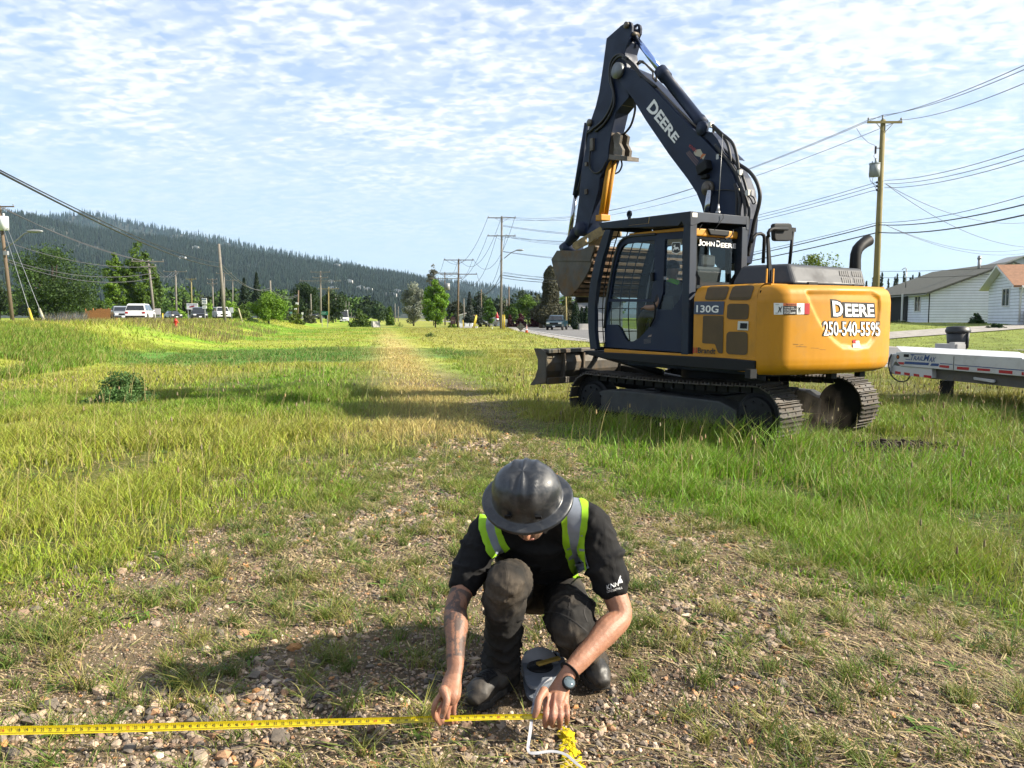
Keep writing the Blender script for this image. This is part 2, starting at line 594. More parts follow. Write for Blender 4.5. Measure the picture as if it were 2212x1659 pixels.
def build_ground():
    def axis(a, b, k0, grow):
        out = [a]; s = k0
        while out[-1] < b:
            out.append(out[-1] + s); s *= grow
        return out
    ys = [-30, -15, -8, -4, -2, -1] + axis(0, 9000, 0.12, 1.0185)
    xp = axis(0, 6000, 0.12, 1.032)
    xs = [-q for q in xp[:0:-1]] + xp
    X, Y = np.meshgrid(np.array(xs), np.array(ys))
    Z = gh(X, Y)
    # fold the sheet gently so that the columns follow the view
    V = np.stack([X, Y, Z], -1).reshape(-1, 3)
    r, c = X.shape
    i = np.arange(r * c).reshape(r, c)
    F = np.stack([i[:-1, :-1], i[:-1, 1:], i[1:, 1:], i[1:, :-1]], -1).reshape(-1, 4)
    x, y = V[:, 0], V[:, 1]
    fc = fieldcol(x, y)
    soil = np.array([0.125, 0.092, 0.062]); straw = np.array([0.29, 0.22, 0.13])
    k = fbm(x, y, 0.7, 3)[:, None]
    sc_ = soil * (1 - k) + straw * k
    b = bare(x, y)[:, None]
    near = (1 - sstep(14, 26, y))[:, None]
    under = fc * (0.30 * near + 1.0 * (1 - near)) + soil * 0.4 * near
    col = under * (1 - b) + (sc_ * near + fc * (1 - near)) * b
    far = sstep(300, 900, y)[:, None]
    col = col * (1 - far) + np.array([0.06, 0.09, 0.03]) * far
    # dug-up soil behind the machine
    d = ((x - 4.45) / 0.8) ** 2 + ((y - 9.15) / 0.45) ** 2
    f = (1 - sstep(0.5, 1.1, d + 0.6 * (fbm(x, y, 0.4, 9) - 0.5)))[:, None]
    col = col * (1 - f) + np.array([0.05, 0.036, 0.025]) * f
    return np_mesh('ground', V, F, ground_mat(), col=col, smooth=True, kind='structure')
ground = build_ground()

m_asph = mat('asphalt', (0.20, 0.195, 0.19), 0.9, var=0.18, vscale=0.8, bump=0.004, bscale=80)
m_shoulder = mat('road_shoulder', (0.42, 0.39, 0.35), 0.95, var=0.2, vscale=2.0, bump=0.01, bscale=40)
m_conc = mat('concrete', (0.46, 0.44, 0.41), 0.9, var=0.15, vscale=1.5, bump=0.003, bscale=60, dirt=(0.2, 0.18, 0.15), dirtamt=0.5)
m_wline = mat('road_paint', (0.75, 0.74, 0.70), 0.7, var=0.15, vscale=3)
def strip(name, ys, xa, xb, m, lift, kind='structure', n=8, **kw):
    ys = np.array(ys, float)
    rows = []
    Y = ys[:, None] * np.ones(n + 1)
    tt = np.linspace(0, 1, n + 1)
    X = np.array(xa)[:, None] * (1 - tt) + np.array(xb)[:, None] * tt
    Z = gh(X, Y) + lift
    V = np.stack([X, Y, Z], -1).reshape(-1, 3)
    r, c = X.shape
    i = np.arange(r * c).reshape(r, c)
    F = np.stack([i[:-1, :-1], i[:-1, 1:], i[1:, 1:], i[1:, :-1]], -1).reshape(-1, 4)
    return np_mesh(name, V, F, m, smooth=True, kind=kind, **kw)
RY = [4, 10, 18, 25, 32, 40, 52.5, 65, 80, 90, 110, 135, 180, 240, 320, 420]
near_e = np.interp(RY, [4, 25, 52.5, 90, 135, 300, 420], [17.8, 12.2, 4.9, 1.6, 0.2, -28, -52])
far_e = np.interp(RY, [4, 25, 39.6, 80, 135, 300, 420], [27, 21.8, 19.3, 16.2, 13, -18, -44])
strip('road', RY, near_e, far_e, m_asph, 0.03)
strip('road_shoulder', RY, near_e - 1.3, near_e - 0.004, m_shoulder, 0.022, n=3)
strip('far_shoulder', RY, far_e + 0.004, far_e + 1.0, m_shoulder, 0.022, n=3)
strip('edge_line', RY, near_e + 0.35, near_e + 0.48, m_wline, 0.037, n=1)
LY = [5, 20, 40, 60, 80, 100, 130, 170, 220, 300, 420, 520]
lu = [-24.6 - 0.172 * q for q in LY]
strip('highway', LY, [q - 10 for q in lu], lu, m_asph, 0.04)
strip('highway_shoulder', LY, [q + 0.004 for q in lu], [q + 1.5 for q in lu], m_shoulder, 0.03, n=3)
# driveway across the lawn
def drape(name, a, b, wd, m, lift, n=40):
    a = np.array(a); b = np.array(b); d = b - a; nrm = np.array([-d[1], d[0]]) / np.linalg.norm(d)
    rows = []
    for i in range(n + 1):
        p = a + d * i / n
        row = []
        for k in range(5):
            q = p + nrm * wd * (k / 4 - 0.5)
            row.append((q[0], q[1], ghf(q[0], q[1]) + lift))
        rows.append(row)
    mb = MB(); mb.grid(rows, flip=True)
    return mb.build(name, m, kind='structure')
drape('driveway', (22.0, 47.3), (52, 55.5), 2.6, m_shoulder, 0.05)
drape('parking_apron', (24.0, 33.2), (52, 37.5), 6.5, m_asph, 0.045)

# ---- hills
m_hill = mat('hillside', (0.030, 0.048, 0.034), 1.0, var=0.5, vscale=0.006, dirt=(0.16, 0.14, 0.10), dirtamt=0.7, dscale=0.012)
def tz(y, D): return CAMZ + (686 - y) * D / FPX
def hill(name, pts, D0, D1, zb=0.0, pw=1.15, seed=0):
    pts = sorted(pts)
    px = np.array([p[0] for p in pts], float); py = np.array([p[1] for p in pts], float)
    nx, ny = 160, 26
    tx = np.linspace(px[0], px[-1], nx)
    ridge = np.interp(tx, px, py)
    H = (686 - ridge) * D1 / FPX + CAMZ
    t = np.linspace(0, 1.25, ny)
    D = D0 + (D1 - D0) * t[:, None]
    X = (tx[None, :] - CX) / FPX * D
    prof = np.where(t <= 1, t ** pw, 1 - (t - 1) * 0.9)[:, None]
    Z = zb + H[None, :] * prof + (fbm(X, D * np.ones_like(X), 260, seed) - 0.5) * 40 * (t * (1 - np.clip(t, 0, 1)))[:, None] * 2
    Z[0] -= 12
    V = np.stack([X, D * np.ones_like(X), Z], -1).reshape(-1, 3)
    i = np.arange(nx * ny).reshape(ny, nx)
    F = np.stack([i[:-1, :-1], i[:-1, 1:], i[1:, 1:], i[1:, :-1]], -1).reshape(-1, 4)
    np_mesh(name, V, F, m_hill, smooth=True, kind='structure')
    def at(txq, tq):
        h = np.interp(txq, px, (686 - py) * D1 / FPX + CAMZ)
        d = D0 + (D1 - D0) * tq
        x = (txq - CX) / FPX * d
        pr = np.where(tq <= 1, tq ** pw, 1 - (tq - 1) * 0.9)
        z = zb + h * pr + (fbm(x, d, 260, seed) - 0.5) * 40 * (tq * (1 - np.clip(tq, 0, 1))) * 2
        return x, d, z
    return at
HA = [(-500, 425), (-200, 440), (0, 462), (60, 470), (100, 477), (180, 498), (270, 512), (410, 526), (560, 553), (700, 577), (760, 584), (850, 597), (920, 611), (960, 626), (1010, 645), (1080, 667), (1180, 684)]
HB = [(-500, 440), (-200, 452), (100, 477), (170, 471), (215, 469), (300, 489), (470, 521), (600, 549), (700, 567), (800, 586), (900, 603), (950, 611), (1000, 617), (1080, 627), (1170, 644), (1230, 658), (1300, 672), (1420, 685)]
HC = [(900, 645), (1020, 628), (1070, 622), (1130, 630), (1200, 636), (1330, 645), (1500, 650), (1750, 640), (1900, 630), (2050, 640), (2500, 650), (2900, 660)]
atA = hill('hill_slope', HA, 1100, 2100, seed=1)
atB = hill('hill_ridge', HB, 2300, 3400, seed=2)
atC = hill('far_hills', HC, 5200, 7200, seed=3)

m_conifer = mat('conifer_needles', rough=0.9, attr=True, var=0, spec=0.15)
def conifers(name, at, txr, n, hr, tr, seed, colr=(0.016, 0.035, 0.026), thin=0.0, label=None):
    r = np.random.default_rng(seed)
    tx = r.uniform(*txr, n); tq = r.uniform(*tr, n) ** 0.8 * 1.0
    x, y, z = at(tx, tq)
    k = fbm(x, y, 170, seed)
    keep = (k > 0.33 + thin) | (r.random(n) < 0.25) | (tq > 0.93)
    x, y, z, tq = x[keep], y[keep], z[keep], tq[keep]
    n = len(x)
    h = r.uniform(*hr, n) * (1 + 0.35 * (r.random(n) < 0.08)); rad = h * r.uniform(0.13, 0.2, n)
    tiers = 3; sg = 6
    V = []; F = []
    ang = np.linspace(0, 2 * pi, sg, endpoint=False)
    a0 = r.uniform(0, pi, n)
    base = 0
    cols = []
    col0 = np.array(colr) * r.uniform(0.65, 1.35, (n, 1)) * np.array([1, 1, 1]) + np.array([0.012, 0.008, 0]) * r.random((n, 1))
    for t_ in range(tiers):
        zb = h * (0.04 + 0.27 * t_); ze = h * (0.52 + 0.24 * t_); rr = rad * (1 - 0.29 * t_)
        ring = np.stack([x[:, None] + rr[:, None] * np.cos(ang + a0[:, None]) * r.uniform(0.6, 1.2, (n, sg)),
                         y[:, None] + rr[:, None] * np.sin(ang + a0[:, None]) * r.uniform(0.6, 1.2, (n, sg)),
                         (z + zb)[:, None] + np.zeros((n, sg))], -1)
        tip = np.stack([x, y, z + ze], -1)[:, None, :]
        blk = np.concatenate([ring, tip], 1)
        V.append(blk.reshape(-1, 3))
        idx = base + np.arange(n)[:, None] * (sg + 1)
        for q in range(sg):
            F.append(np.stack([idx[:, 0] + q, idx[:, 0] + (q + 1) % sg, idx[:, 0] + sg], -1))
        cc = np.repeat(col0[:, None, :], sg + 1, 1).copy()
        cols.append(cc.reshape(-1, 3))
        base += n * (sg + 1)
    return np_mesh(name, np.concatenate(V), np.concatenate(F), m_conifer, col=np.concatenate(cols), kind='stuff',
                   label=label, category='') if False else tagstuff(np_mesh(name, np.concatenate(V), np.concatenate(F), m_conifer, col=np.concatenate(cols)), label, 'forest')
def tagstuff(o, label, cat):
    tag(o, label, cat, kind='stuff'); return o
conifers('conifer_forest', atA, (-300, 1150), 36000, (11, 18), (0.02, 1.02), 21, label='dark conifer forest covering the nearer hillside on the left')
conifers('ridge_forest', atB, (-300, 1330), 15000, (20, 30), (0.1, 1.02), 22, colr=(0.024, 0.052, 0.050), label='bluish conifer forest along the higher ridge behind the nearer hillside')

# far-off trees standing as one mass along the foot of the hill
def far_wood():
    r = np.random.default_rng(77); V = []; C_ = []
    for i in range(110):
        tx = r.uniform(-40, 800) if i < 95 else r.uniform(1020, 1330); D = r.uniform(240, 420); x = (tx - CX) / FPX * D
        H = r.uniform(5, 13); W = H * r.uniform(.7, 1.2); n = 420
        q = r.normal(size=(n, 3)); q /= np.linalg.norm(q, axis=1)[:, None]; q[:, 2] = np.abs(q[:, 2]) * 1.5 - .5
        p = np.array([x, D, ghf(x, D) + H * .42]) + q * np.array([W / 2, W / 2, H * .42]) * r.uniform(.6, 1.1, (n, 1)) * (.8 + .4 * r.random((n, 1)))
        a = r.normal(size=(n, 3)); a /= np.linalg.norm(a, axis=1)[:, None]; b = np.cross(a, r.normal(size=(n, 3))); b /= np.linalg.norm(b, axis=1)[:, None]
        V.append(np.stack([p - a * .6, p + b * .45, p + a * .6, p - b * .45], 1).reshape(-1, 3))
        col = np.array([[.05, .10, .02], [.035, .06, .02], [.08, .14, .03], [.06, .07, .03]][r.integers(0, 4)]) * r.uniform(.7, 1.3)
        C_.append(np.tile(col, (n * 4, 1)) * np.repeat(r.uniform(.7, 1.3, (n, 1)), 4, 0))
    V = np.concatenate(V); o = np_mesh('distant_trees', V, np.arange(len(V)).reshape(-1, 4), m_conifer, col=np.concatenate(C_))
    tag(o, 'mass of distant broadleaf trees along the foot of the wooded hill', 'wood', kind='stuff')
far_wood()
# ================================================================== text and decals
_tc = {}
def text_mesh(s, offset=0.0, shear=0.0):
    key = (s, offset, shear)
    if key in _tc: return _tc[key]
    c = bpy.data.curves.new('t', 'FONT'); c.body = s; c.offset = offset; c.shear = shear; c.resolution_u = 3
    o = bpy.data.objects.new('t', c); COL.objects.link(o)
    dg = bpy.context.evaluated_depsgraph_get(); dg.update()
    me = bpy.data.meshes.new_from_object(o.evaluated_get(dg))
    v = [(p.co.x, p.co.y) for p in me.vertices]; f = [tuple(p.vertices) for p in me.polygons]
    bpy.data.objects.remove(o); bpy.data.curves.remove(c); bpy.data.meshes.remove(me)
    x0 = min(p[0] for p in v); x1 = max(p[0] for p in v); y0 = min(p[1] for p in v); y1 = max(p[1] for p in v)
    _tc[key] = (v, f, (x0, x1, y0, y1))
    return _tc[key]
def norm_text(s, offset=0.0, shear=0.0, box=None):
    v, f, b = text_mesh(s, offset, shear)
    x0, x1, y0, y1 = box or b
    return [((p[0] - x0) / (x1 - x0), (p[1] - y0) / (y1 - y0)) for p in v], f
def bvh_of(objs):
    V = []; F = []
    dg = bpy.context.evaluated_depsgraph_get(); dg.update()
    for o in objs:
        e = o.evaluated_get(dg); me = e.to_mesh(); M = parent_world(o)
        b = len(V)
        V += [M @ v.co for v in me.vertices]; F += [[b + i for i in p.vertices] for p in me.polygons]
        e.to_mesh_clear()
    return BVHTree.FromPolygons(V, F)
def bil(q, u, v):
    """q = TL, TR, BR, BL in picture coordinates; u right, v up"""
    (ax, ay), (bx, by), (cx_, cy_), (dx, dy) = q
    tx, ty = ax + (bx - ax) * u, ay + (by - ay) * u
    ux, uy = dx + (cx_ - dx) * u, dy + (cy_ - dy) * u
    return ux + (tx - ux) * v, uy + (ty - uy) * v
def decal(name, vf, q, bvh, m, parent, off=0.002, **kw):
    v, f = vf
    out = []
    last = None
    for (u, t) in v:
        x, y = bil(q, u, t)
        d = ray(x, y).normalized()
        h = bvh.ray_cast(CAMP, d)
        if h[0] is None:
            if last is None: out.append(None); continue
            hp = CAMP + d * (last - CAMP).length; nn = -d
        else:
            hp, nn = h[0], h[1]
            if nn.dot(d) > 0: nn = -nn
            last = hp
        out.append(hp + nn * off)
    ok = [p for p in out if p is not None]
    if not ok: return None
    out = [p if p is not None else ok[0] for p in out]
    mb = MB(); mb._add(out, f)
    return mb.build(name, m, parent, world=True, **kw)
SQ = ([(0, 0), (1, 0), (1, 1), (0, 1)], [(0, 1, 2, 3)])
def poly_vf(pts):
    x0 = min(p[0] for p in pts); x1 = max(p[0] for p in pts); y0 = min(p[1] for p in pts); y1 = max(p[1] for p in pts)
    v = [((p[0] - x0) / (x1 - x0), 1 - (p[1] - y0) / (y1 - y0)) for p in pts]
    return (v, [tuple(range(len(v)))]), [(x0, y0), (x1, y0), (x1, y1), (x0, y1)]
def poly_decal(name, pts, bvh, m, parent, off=0.002, **kw):
    vf, q = poly_vf(pts)
    return decal(name, vf, q, bvh, m, parent, off, **kw)
def gridvf(nx, ny):
    v = [(i / nx, j / ny) for j in range(ny + 1) for i in range(nx + 1)]
    f = [(j * (nx + 1) + i, j * (nx + 1) + i + 1, (j + 1) * (nx + 1) + i + 1, (j + 1) * (nx + 1) + i) for j in range(ny) for i in range(nx)]
    return v, f

# ================================================================== excavator
c2 = lambda x, y: (1144.6 + .3715 * x, 733.7 + .3715 * y)
c3 = lambda x, y: (1144.6 + .3715 * x, 440.2 + .3715 * y)
c4 = lambda x, y: (1144.6 + .2831 * x, 29.3 + .2831 * y)
k1 = lambda x, y: (1162.2 + .19461 * x, 469.6 + .19461 * y)
k2 = lambda x, y: (1467.4 + .21228 * x, 586.95 + .21228 * y)
k4 = lambda x, y: (1438.0 + .23 * x, 264.1 + .23 * y)
k5 = lambda x, y: (1878.3 + .15045 * x, 692.6 + .15045 * y)

YEL = mat('machine_yellow', (0.68, 0.300, 0.008), 0.48, var=0.06, vscale=2.5, spec=.35, dirt=(0.40, 0.24, 0.07), dirtamt=0.45, dscale=2.2, bump=0.0006, bscale=9)
NAVY = mat('machine_dark_paint', (0.006, 0.018, 0.055), 0.5, var=0.15, vscale=3, spec=.3, dirt=(0.07, 0.065, 0.055), dirtamt=0.3, dscale=3)
GUARD = mat('guard_charcoal', (0.014, 0.026, 0.050), 0.55, spec=.3, var=0.15, vscale=4, dirt=(0.11, 0.10, 0.09), dirtamt=0.35)
HOOD = mat('hood_grey', (0.05, 0.056, 0.068), 0.5, spec=.35, var=0.1, vscale=3, dirt=(0.16, 0.15, 0.14), dirtamt=0.4)
RUB = mat('black_rubber', (0.012, 0.012, 0.013), 0.55, var=0.2)
STEEL = mat('worn_steel', (0.17, 0.145, 0.115), 0.5, metal=0.35, var=0.3, vscale=7, dirt=(0.09, 0.06, 0.04), dirtamt=0.8, bump=0.003, bscale=25)
CHROME = mat('chrome_rod', (0.35, 0.37, 0.40), 0.12, metal=1.0, var=0.02)
TRK = mat('track_steel', (0.075, 0.066, 0.056), 0.55, metal=0.3, var=0.35, vscale=9, dirt=(0.13, 0.10, 0.07), dirtamt=0.9, dscale=7, bump=0.002, bscale=60)
DARKG = mat('grille_brown', (0.105, 0.062, 0.016), 0.65, var=0.15, vscale=5, bump=0.0015, bscale=160)
BLK = mat('black_plastic', (0.009, 0.010, 0.012), 0.6, spec=.25, var=0.15)
WHT = mat('white_lettering', (0.80, 0.80, 0.78), 0.5, var=0.03)
OUTL = mat('black_lettering', (0.012, 0.012, 0.014), 0.5, var=0.0)
RED = mat('red_lettering', (0.55, 0.02, 0.02), 0.5, var=0.03)
ORG = mat('orange_lettering', (0.65, 0.17, 0.02), 0.5, var=0.03)
MUD = mat('dried_mud', (0.16, 0.12, 0.08), 0.95, var=0.3, vscale=20)
BKT = mat('bucket_steel', (0.105, 0.092, 0.074), 0.55, metal=0.25, var=0.35, vscale=4, dirt=(0.22, 0.12, 0.035), dirtamt=0.75, dscale=3.2, bump=0.004, bscale=14)
GLS = glass_mat('cab_glass', (0.36, 0.46, 0.46), 0.02)
GLC = glass_mat('clear_cab_glass', (0.82, 0.90, 0.90), 0.03)

YAW = radians(121)
EXC = empty('excavator', (3.0, 10.9, 0), YAW, 'yellow and dark blue tracked excavator with raised boom standing on the grass', 'excavator')
EW = parent_world(EXC); EI = EW.inverted()
def lray(x, y):
    return EI @ CAMP, EI.to_3x3() @ ray(x, y)
def Ly(p, yl):
    o, d = lray(*p); return o + d * ((yl - o.y) / d.y)
def Ls(p, s):
    o, d = lray(*p); return o + d * ((s - o.x) / d.x)
def Lz(p, z):
    o, d = lray(*p); return o + d * ((z - o.z) / d.z)
from mathutils.geometry import tessellate_polygon
def plate(mb, outer, holes, off):
    """plate with holes: outlines as 3-D loops in one plane, thickness off"""
    loops = [[Vector(p) for p in outer]] + [[Vector(p) for p in h] for h in holes]
    tris = tessellate_polygon(loops)
    allp = [p for l in loops for p in l]
    n = len(allp); off = Vector(off)
    mb._add(allp + [p + off for p in allp], [tuple(t) for t in tris] + [tuple(n + i for i in reversed(t)) for t in tris])
    for l in loops:
        m = len(l)
        mb._add(l + [p + off for p in l], [(i, (i + 1) % m, m + (i + 1) % m, m + i) for i in range(m)])

DY = Vector((0, -1, 0))
# ---- roof guard ------------------------------------------------------
SR = Ly(k4(230, 835), 1.25).x
gl = [Ly(k1(665, 62), 1.25), Ly(k4(230, 835), 1.25), Ly(k4(230, 968), 1.25), Ly(k4(160, 968), 1.25), Ly(k1(1590, 45), 1.25), Ly(k1(1550, 95), 1.25), Ly(k1(820, 122), 1.25), Ly(k1(700, 122), 1.25)]
yr = Ls(k4(780, 885), SR).y
g = empty('falling_object_guard'); g.parent = EXC
mb = MB(); mb.prism(gl, (0, -0.05, 0))
rb = [Ls(k4(235, 836), SR), Ls(k4(780, 886), SR), Ls(k4(778, 964), SR), Ls(k4(330, 938), SR), Ls(k4(270, 968), SR), Ls(k4(235, 968), SR)]
mb.prism(rb, (0.05, 0, 0))
FL = gl[0]; RLc = gl[1]
top = [FL + Vector((0, -0.06, -0.012)), RLc + Vector((0.06, -0.06, -0.012)), Vector((SR + 0.06, yr + 0.06, rb[1].z - 0.012)), Vector((FL.x, yr + 0.06, FL.z - 0.012))]
mb.prism(top, (0, 0, -0.03))
rl = [Vector((p.x, yr, p.z)) for p in gl]
mb.prism(rl, (0, 0.05, 0))
mb.beam((FL.x - 0.03, 1.19, FL.z - 0.06), (FL.x - 0.03, yr + 0.06, FL.z - 0.06), 0.05, 0.09)
# lifting ring
mb.lathe([(0.028, -0.012), (0.05, -0.012), (0.05, 0.012), (0.028, 0.012), (0.028, -0.012)], 20, Ly(c4(757, 1530), 1.15), (0, 1, 0))
mb.beam(Ly(c4(757, 1545), 1.15), Ly(c4(757, 1568), 1.15), 0.05, 0.025, (0, 1, 0))
guard_roof = mb.build('guard_roof', GUARD, g, bev=0.006)
# posts
bz = Ly(c3(945, 880), 1.25).z
mb = MB(); mb.box2((SR + 0.002, 1.248, bz), (SR + 0.125, 1.13, gl[3].z + 0.02)); rp = mb.build('guard_post', GUARD, g, bev=0.008)
mb = MB(); mb.box2((SR + 0.002, yr + .01, bz), (SR + 0.125, yr + 0.12, gl[3].z + 0.02)); mb.build('guard_post', GUARD, g, bev=0.008)
fo = [(740, 135), (706, 220), (680, 300), (635, 450), (600, 600), (572, 740), (560, 850), (549, 980), (548, 1100), (556, 1280), (575, 1462)]
fi = [(652, 1462), (634, 1350), (626, 1250), (626, 1000), (640, 850), (656, 720), (682, 600), (715, 450), (752, 330), (800, 140)]
fpost = [Ly(k1(*p), 1.25) for p in fo + fi]
mb = MB(); mb.prism(fpost, (0, -0.07, 0)); mb.build('guard_post', GUARD, g, bev=0.006)
mb = MB(); mb.prism([Vector((p.x, yr + 0.09, p.z)) for p in fpost], (0, -0.07, 0)); mb.build('guard_post', GUARD, g, bev=0.006)
mid = [(Ly(k1(*a), 1.25) + Ly(k1(*b), 1.25)) * 0.5 for a, b in zip(fo, fi[::-1] + [fi[0]])]
mid = sorted([Vector((m_.x, 0, m_.z)) for m_ in mid], key=lambda v: v.z)
zs_ = [m_.z for m_ in mid]; xs_ = [m_.x for m_ in mid]
mb = MB()
for k in range(10):
    z = zs_[0] + (zs_[-1] - zs_[0]) * (k + 0.5) / 10; x = float(np.interp(z, zs_, xs_))
    mb.tube([(x, 1.2, z), (x, yr + 0.05, z)], 0.008, 6)
for y_ in np.linspace(1.05, yr + 0.18, 5):
    mb.tube([(float(np.interp(z, zs_, xs_)) - 0.01, y_, z) for z in np.linspace(zs_[0], zs_[-1], 9)], 0.009, 6)
mb.box2((xs_[0] - .02, 1.2, zs_[0] - .02), (xs_[0] + .04, yr, zs_[0] + .03))
mb.build('front_grille', BLK, g)

# ---- cab -------------------------------------------------------------
cab = empty('cab'); cab.parent = EXC
YC = 1.12; YD = yr + 0.10
out_c = [(880, 300), (905, 255), (950, 215), (1010, 195), (1640, 145), (1640, 1500), (740, 1440), (733, 1200), (750, 950), (790, 700), (830, 470)]
win_u = [(900, 380), (925, 330), (965, 295), (1290, 250), (1285, 650), (1250, 908), (795, 905), (815, 760), (850, 560)]
win_l = [(785, 937), (1265, 937), (1305, 990), (1285, 1110), (1215, 1240), (1120, 1340), (1050, 1378), (985, 1375), (945, 1310), (905, 1225), (858, 1190), (765, 1190), (770, 1050)]
win_q = [(1405, 245), (1598, 235), (1598, 830), (1560, 925), (1480, 1025), (1325, 1020), (1385, 830)]
def side(yv, src=YC):
    f_ = lambda L: [Vector((q.x, yv, q.z)) for q in (Ly(k1(*p), src) for p in L)]
    return f_(out_c), f_(win_u), f_(win_l), f_(win_q)
mb = MB()
o_, a_, b_, q_ = side(YC); plate(mb, o_, [a_, b_, q_], (0, -0.05, 0))
cab_l = mb.build('side_frame', NAVY, cab)
mb = MB(); o2, a2, b2, q2 = side(YD); plate(mb, o2, [a2, q2], (0, 0.04, 0)); mb.build('side_frame', BLK, cab)  # far side kept solid below, a dark backing added behind the lower window
# glass panes
for L_, nm in ((a_, 'door_window'), (b_, 'lower_window'), (q_, 'quarter_window')):
    mb = MB(); mb.face([p + Vector((0, -0.02, 0)) for p in L_]); mb.build(nm, GLC if nm == 'quarter_window' else GLS, cab)
for L_ in (a2, q2):
    mb = MB(); mb.face([p + Vector((0, 0.02, 0)) for p in L_]); mb.build('far_window', GLC, cab)
# door trim, handle, pillar
mb = MB()
mb.tube([Ly(k1(*p), YC + 0.012) for p in [(735, 1230), (752, 960), (795, 700), (838, 470), (885, 310), (915, 262), (960, 226), (1020, 208), (1300, 185)]], 0.017, 8)
mb.build('door_edge', mat('edge_rubber', (0.05, 0.055, 0.06), 0.4), cab)
mb = MB(); p = Ly(k1(1265, 660), YC + 0.02); mb.box(p, (0.05, 0.03, 0.11)); mb.tube([Ly(k1(1275, 940), YC + .02), Ly(k1(1300, 990), YC + .03), Ly(k1(1290, 1110), YC + .03), Ly(k1(1240, 1210), YC + .02)], 0.012, 8); mb.build_split('door_handle', BLK, cab)
# rear wall with window
SB = SR + 0.10
rw_o = [k4(262, 985), k4(704, 1030), k4(708, 1400), k4(690, 1530), k4(262, 1530)]
rw_i = [k4(290, 1075), k4(690, 1108), k4(690, 1375), k4(600, 1505), k4(345, 1498), k4(296, 1420)]
mb = MB(); plate(mb, [Ls(p, SB) for p in rw_o], [[Ls(p, SB) for p in rw_i]], (0.03, 0, 0)); rear_wall = mb.build('rear_frame', BLK, cab)
mb = MB(); mb.face([Ls(p, SB - 0.012) for p in rw_i]); rear_glass = mb.build('rear_window', GLC, cab)
# roof cap
rc = [Ls(k4(262, 985), SB - 0.02), Ls(k4(700, 1030), SB - 0.02), Ls(k4(706, 1100), SB - 0.02), Ls(k4(262, 1066), SB - 0.02)]
fr = Ly(k1(1000, 190), YC).x
mb = MB()
mb._add([rc[0], rc[1], rc[2], rc[3]] + [Vector((fr, p.y, p.z + 0.02)) for p in rc], [(0, 1, 2, 3), (7, 6, 5, 4), (0, 4, 5, 1), (1, 5, 6, 2), (2, 6, 7, 3), (3, 7, 4, 0)])
roofcap = mb.build('cab_roof', YEL, cab, bev=0.02)
mb = MB(); mb.prism([Ly(k1(*p), YC + 0.015) for p in [(1000, 178), (1640, 108), (1640, 150), (1010, 200)]], (0, -0.1, 0)); mb.build('roof_edge', YEL, cab, bev=0.01)
q = [Ls(k4(395, 998), SB - 0.05), Ls(k4(600, 1018), SB - 0.05), Ls(k4(590, 1072), SB - 0.05), Ls(k4(420, 1058), SB - 0.05)]
mb = MB(); mb.prism(q, (0.05, 0, 0)); mb.build('roof_vent', BLK, cab, bev=0.012)
mb = MB(); mb.tube([Ls(k4(*p), SB - 0.06) for p in [(405, 845), (370, 915), (320, 985), (315, 1010)]], 0.006, 6)
mb.tube([Ls(k4(*p), SR - 0.03) for p in [(535, 865), (540, 900), (500, 950), (455, 1010)]], 0.005, 6)
mb.tube([Ls(k4(*p), SB - 0.08) for p in [(630, 1010), (625, 1050), (600, 1085), (560, 1095), (545, 1080)]], 0.008, 6); mb.build_split('wiring', BLK, cab)
# interior
zf = Ly(k1(740, 1440), YC).z
mb = MB()
fx = Ly(k1(790, 700), YC).x
mb.box2((SB, YC - .06, zf), (fx, YD + .05, zf + 0.06))
mb.box2((SB + .03, YC - .25, zf), (SB + .55, YD + .2, zf + 0.38))
mb.build('cab_floor', BLK, cab)
ym = (YC + YD) / 2
mb = MB()
mb.box((SB + 0.42, ym, zf + 0.50), (0.46, 0.5, 0.12)); mb.box((SB + 0.18, ym, zf + 0.80), (0.12, 0.46, 0.62), Matrix.Rotation(radians(-8), 3, 'Y'))
mb.box((SB + 0.15, ym, zf + 1.18), (0.09, 0.26, 0.16))
mb.build('seat', mat('seat_fabric', (0.03, 0.03, 0.033), 0.8), cab, bev=0.03)
mb = MB()
for sy in (-1, 1):
    mb.box((SB + .55, ym + sy * .33, zf + .62), (0.4, .1, .2)); mb.tube([(SB + .7, ym + sy * .33, zf + .7), (SB + .74, ym + sy * .33, zf + .9)], 0.018)
mb.box((fx - .25, YD + .14, zf + .75), (.05, .16, .22)); mb.tube([(fx - .25, YD + .14, zf), (fx - .25, YD + .14, zf + .7)], 0.02)
mb.build_split('console', BLK, cab)
# antenna on the roof guard
mb = MB(); a0 = Ls(k4(488, 850), SR + 0.12); a1 = Ls(k4(534, 110), SR + 0.12)
mb.cyl(a0 - Vector((0, 0, .02)), a0 + Vector((0, 0, .02)), 0.03); am = a0.lerp(a1, 0.11)
mb.tube([a0, am], [0.022, 0.010]); mb.tube([am, a1], [0.0045, 0.0025], 6); mb.build('antenna', mat('antenna_metal', (.3, .3, .3), .4, metal=.6), g)

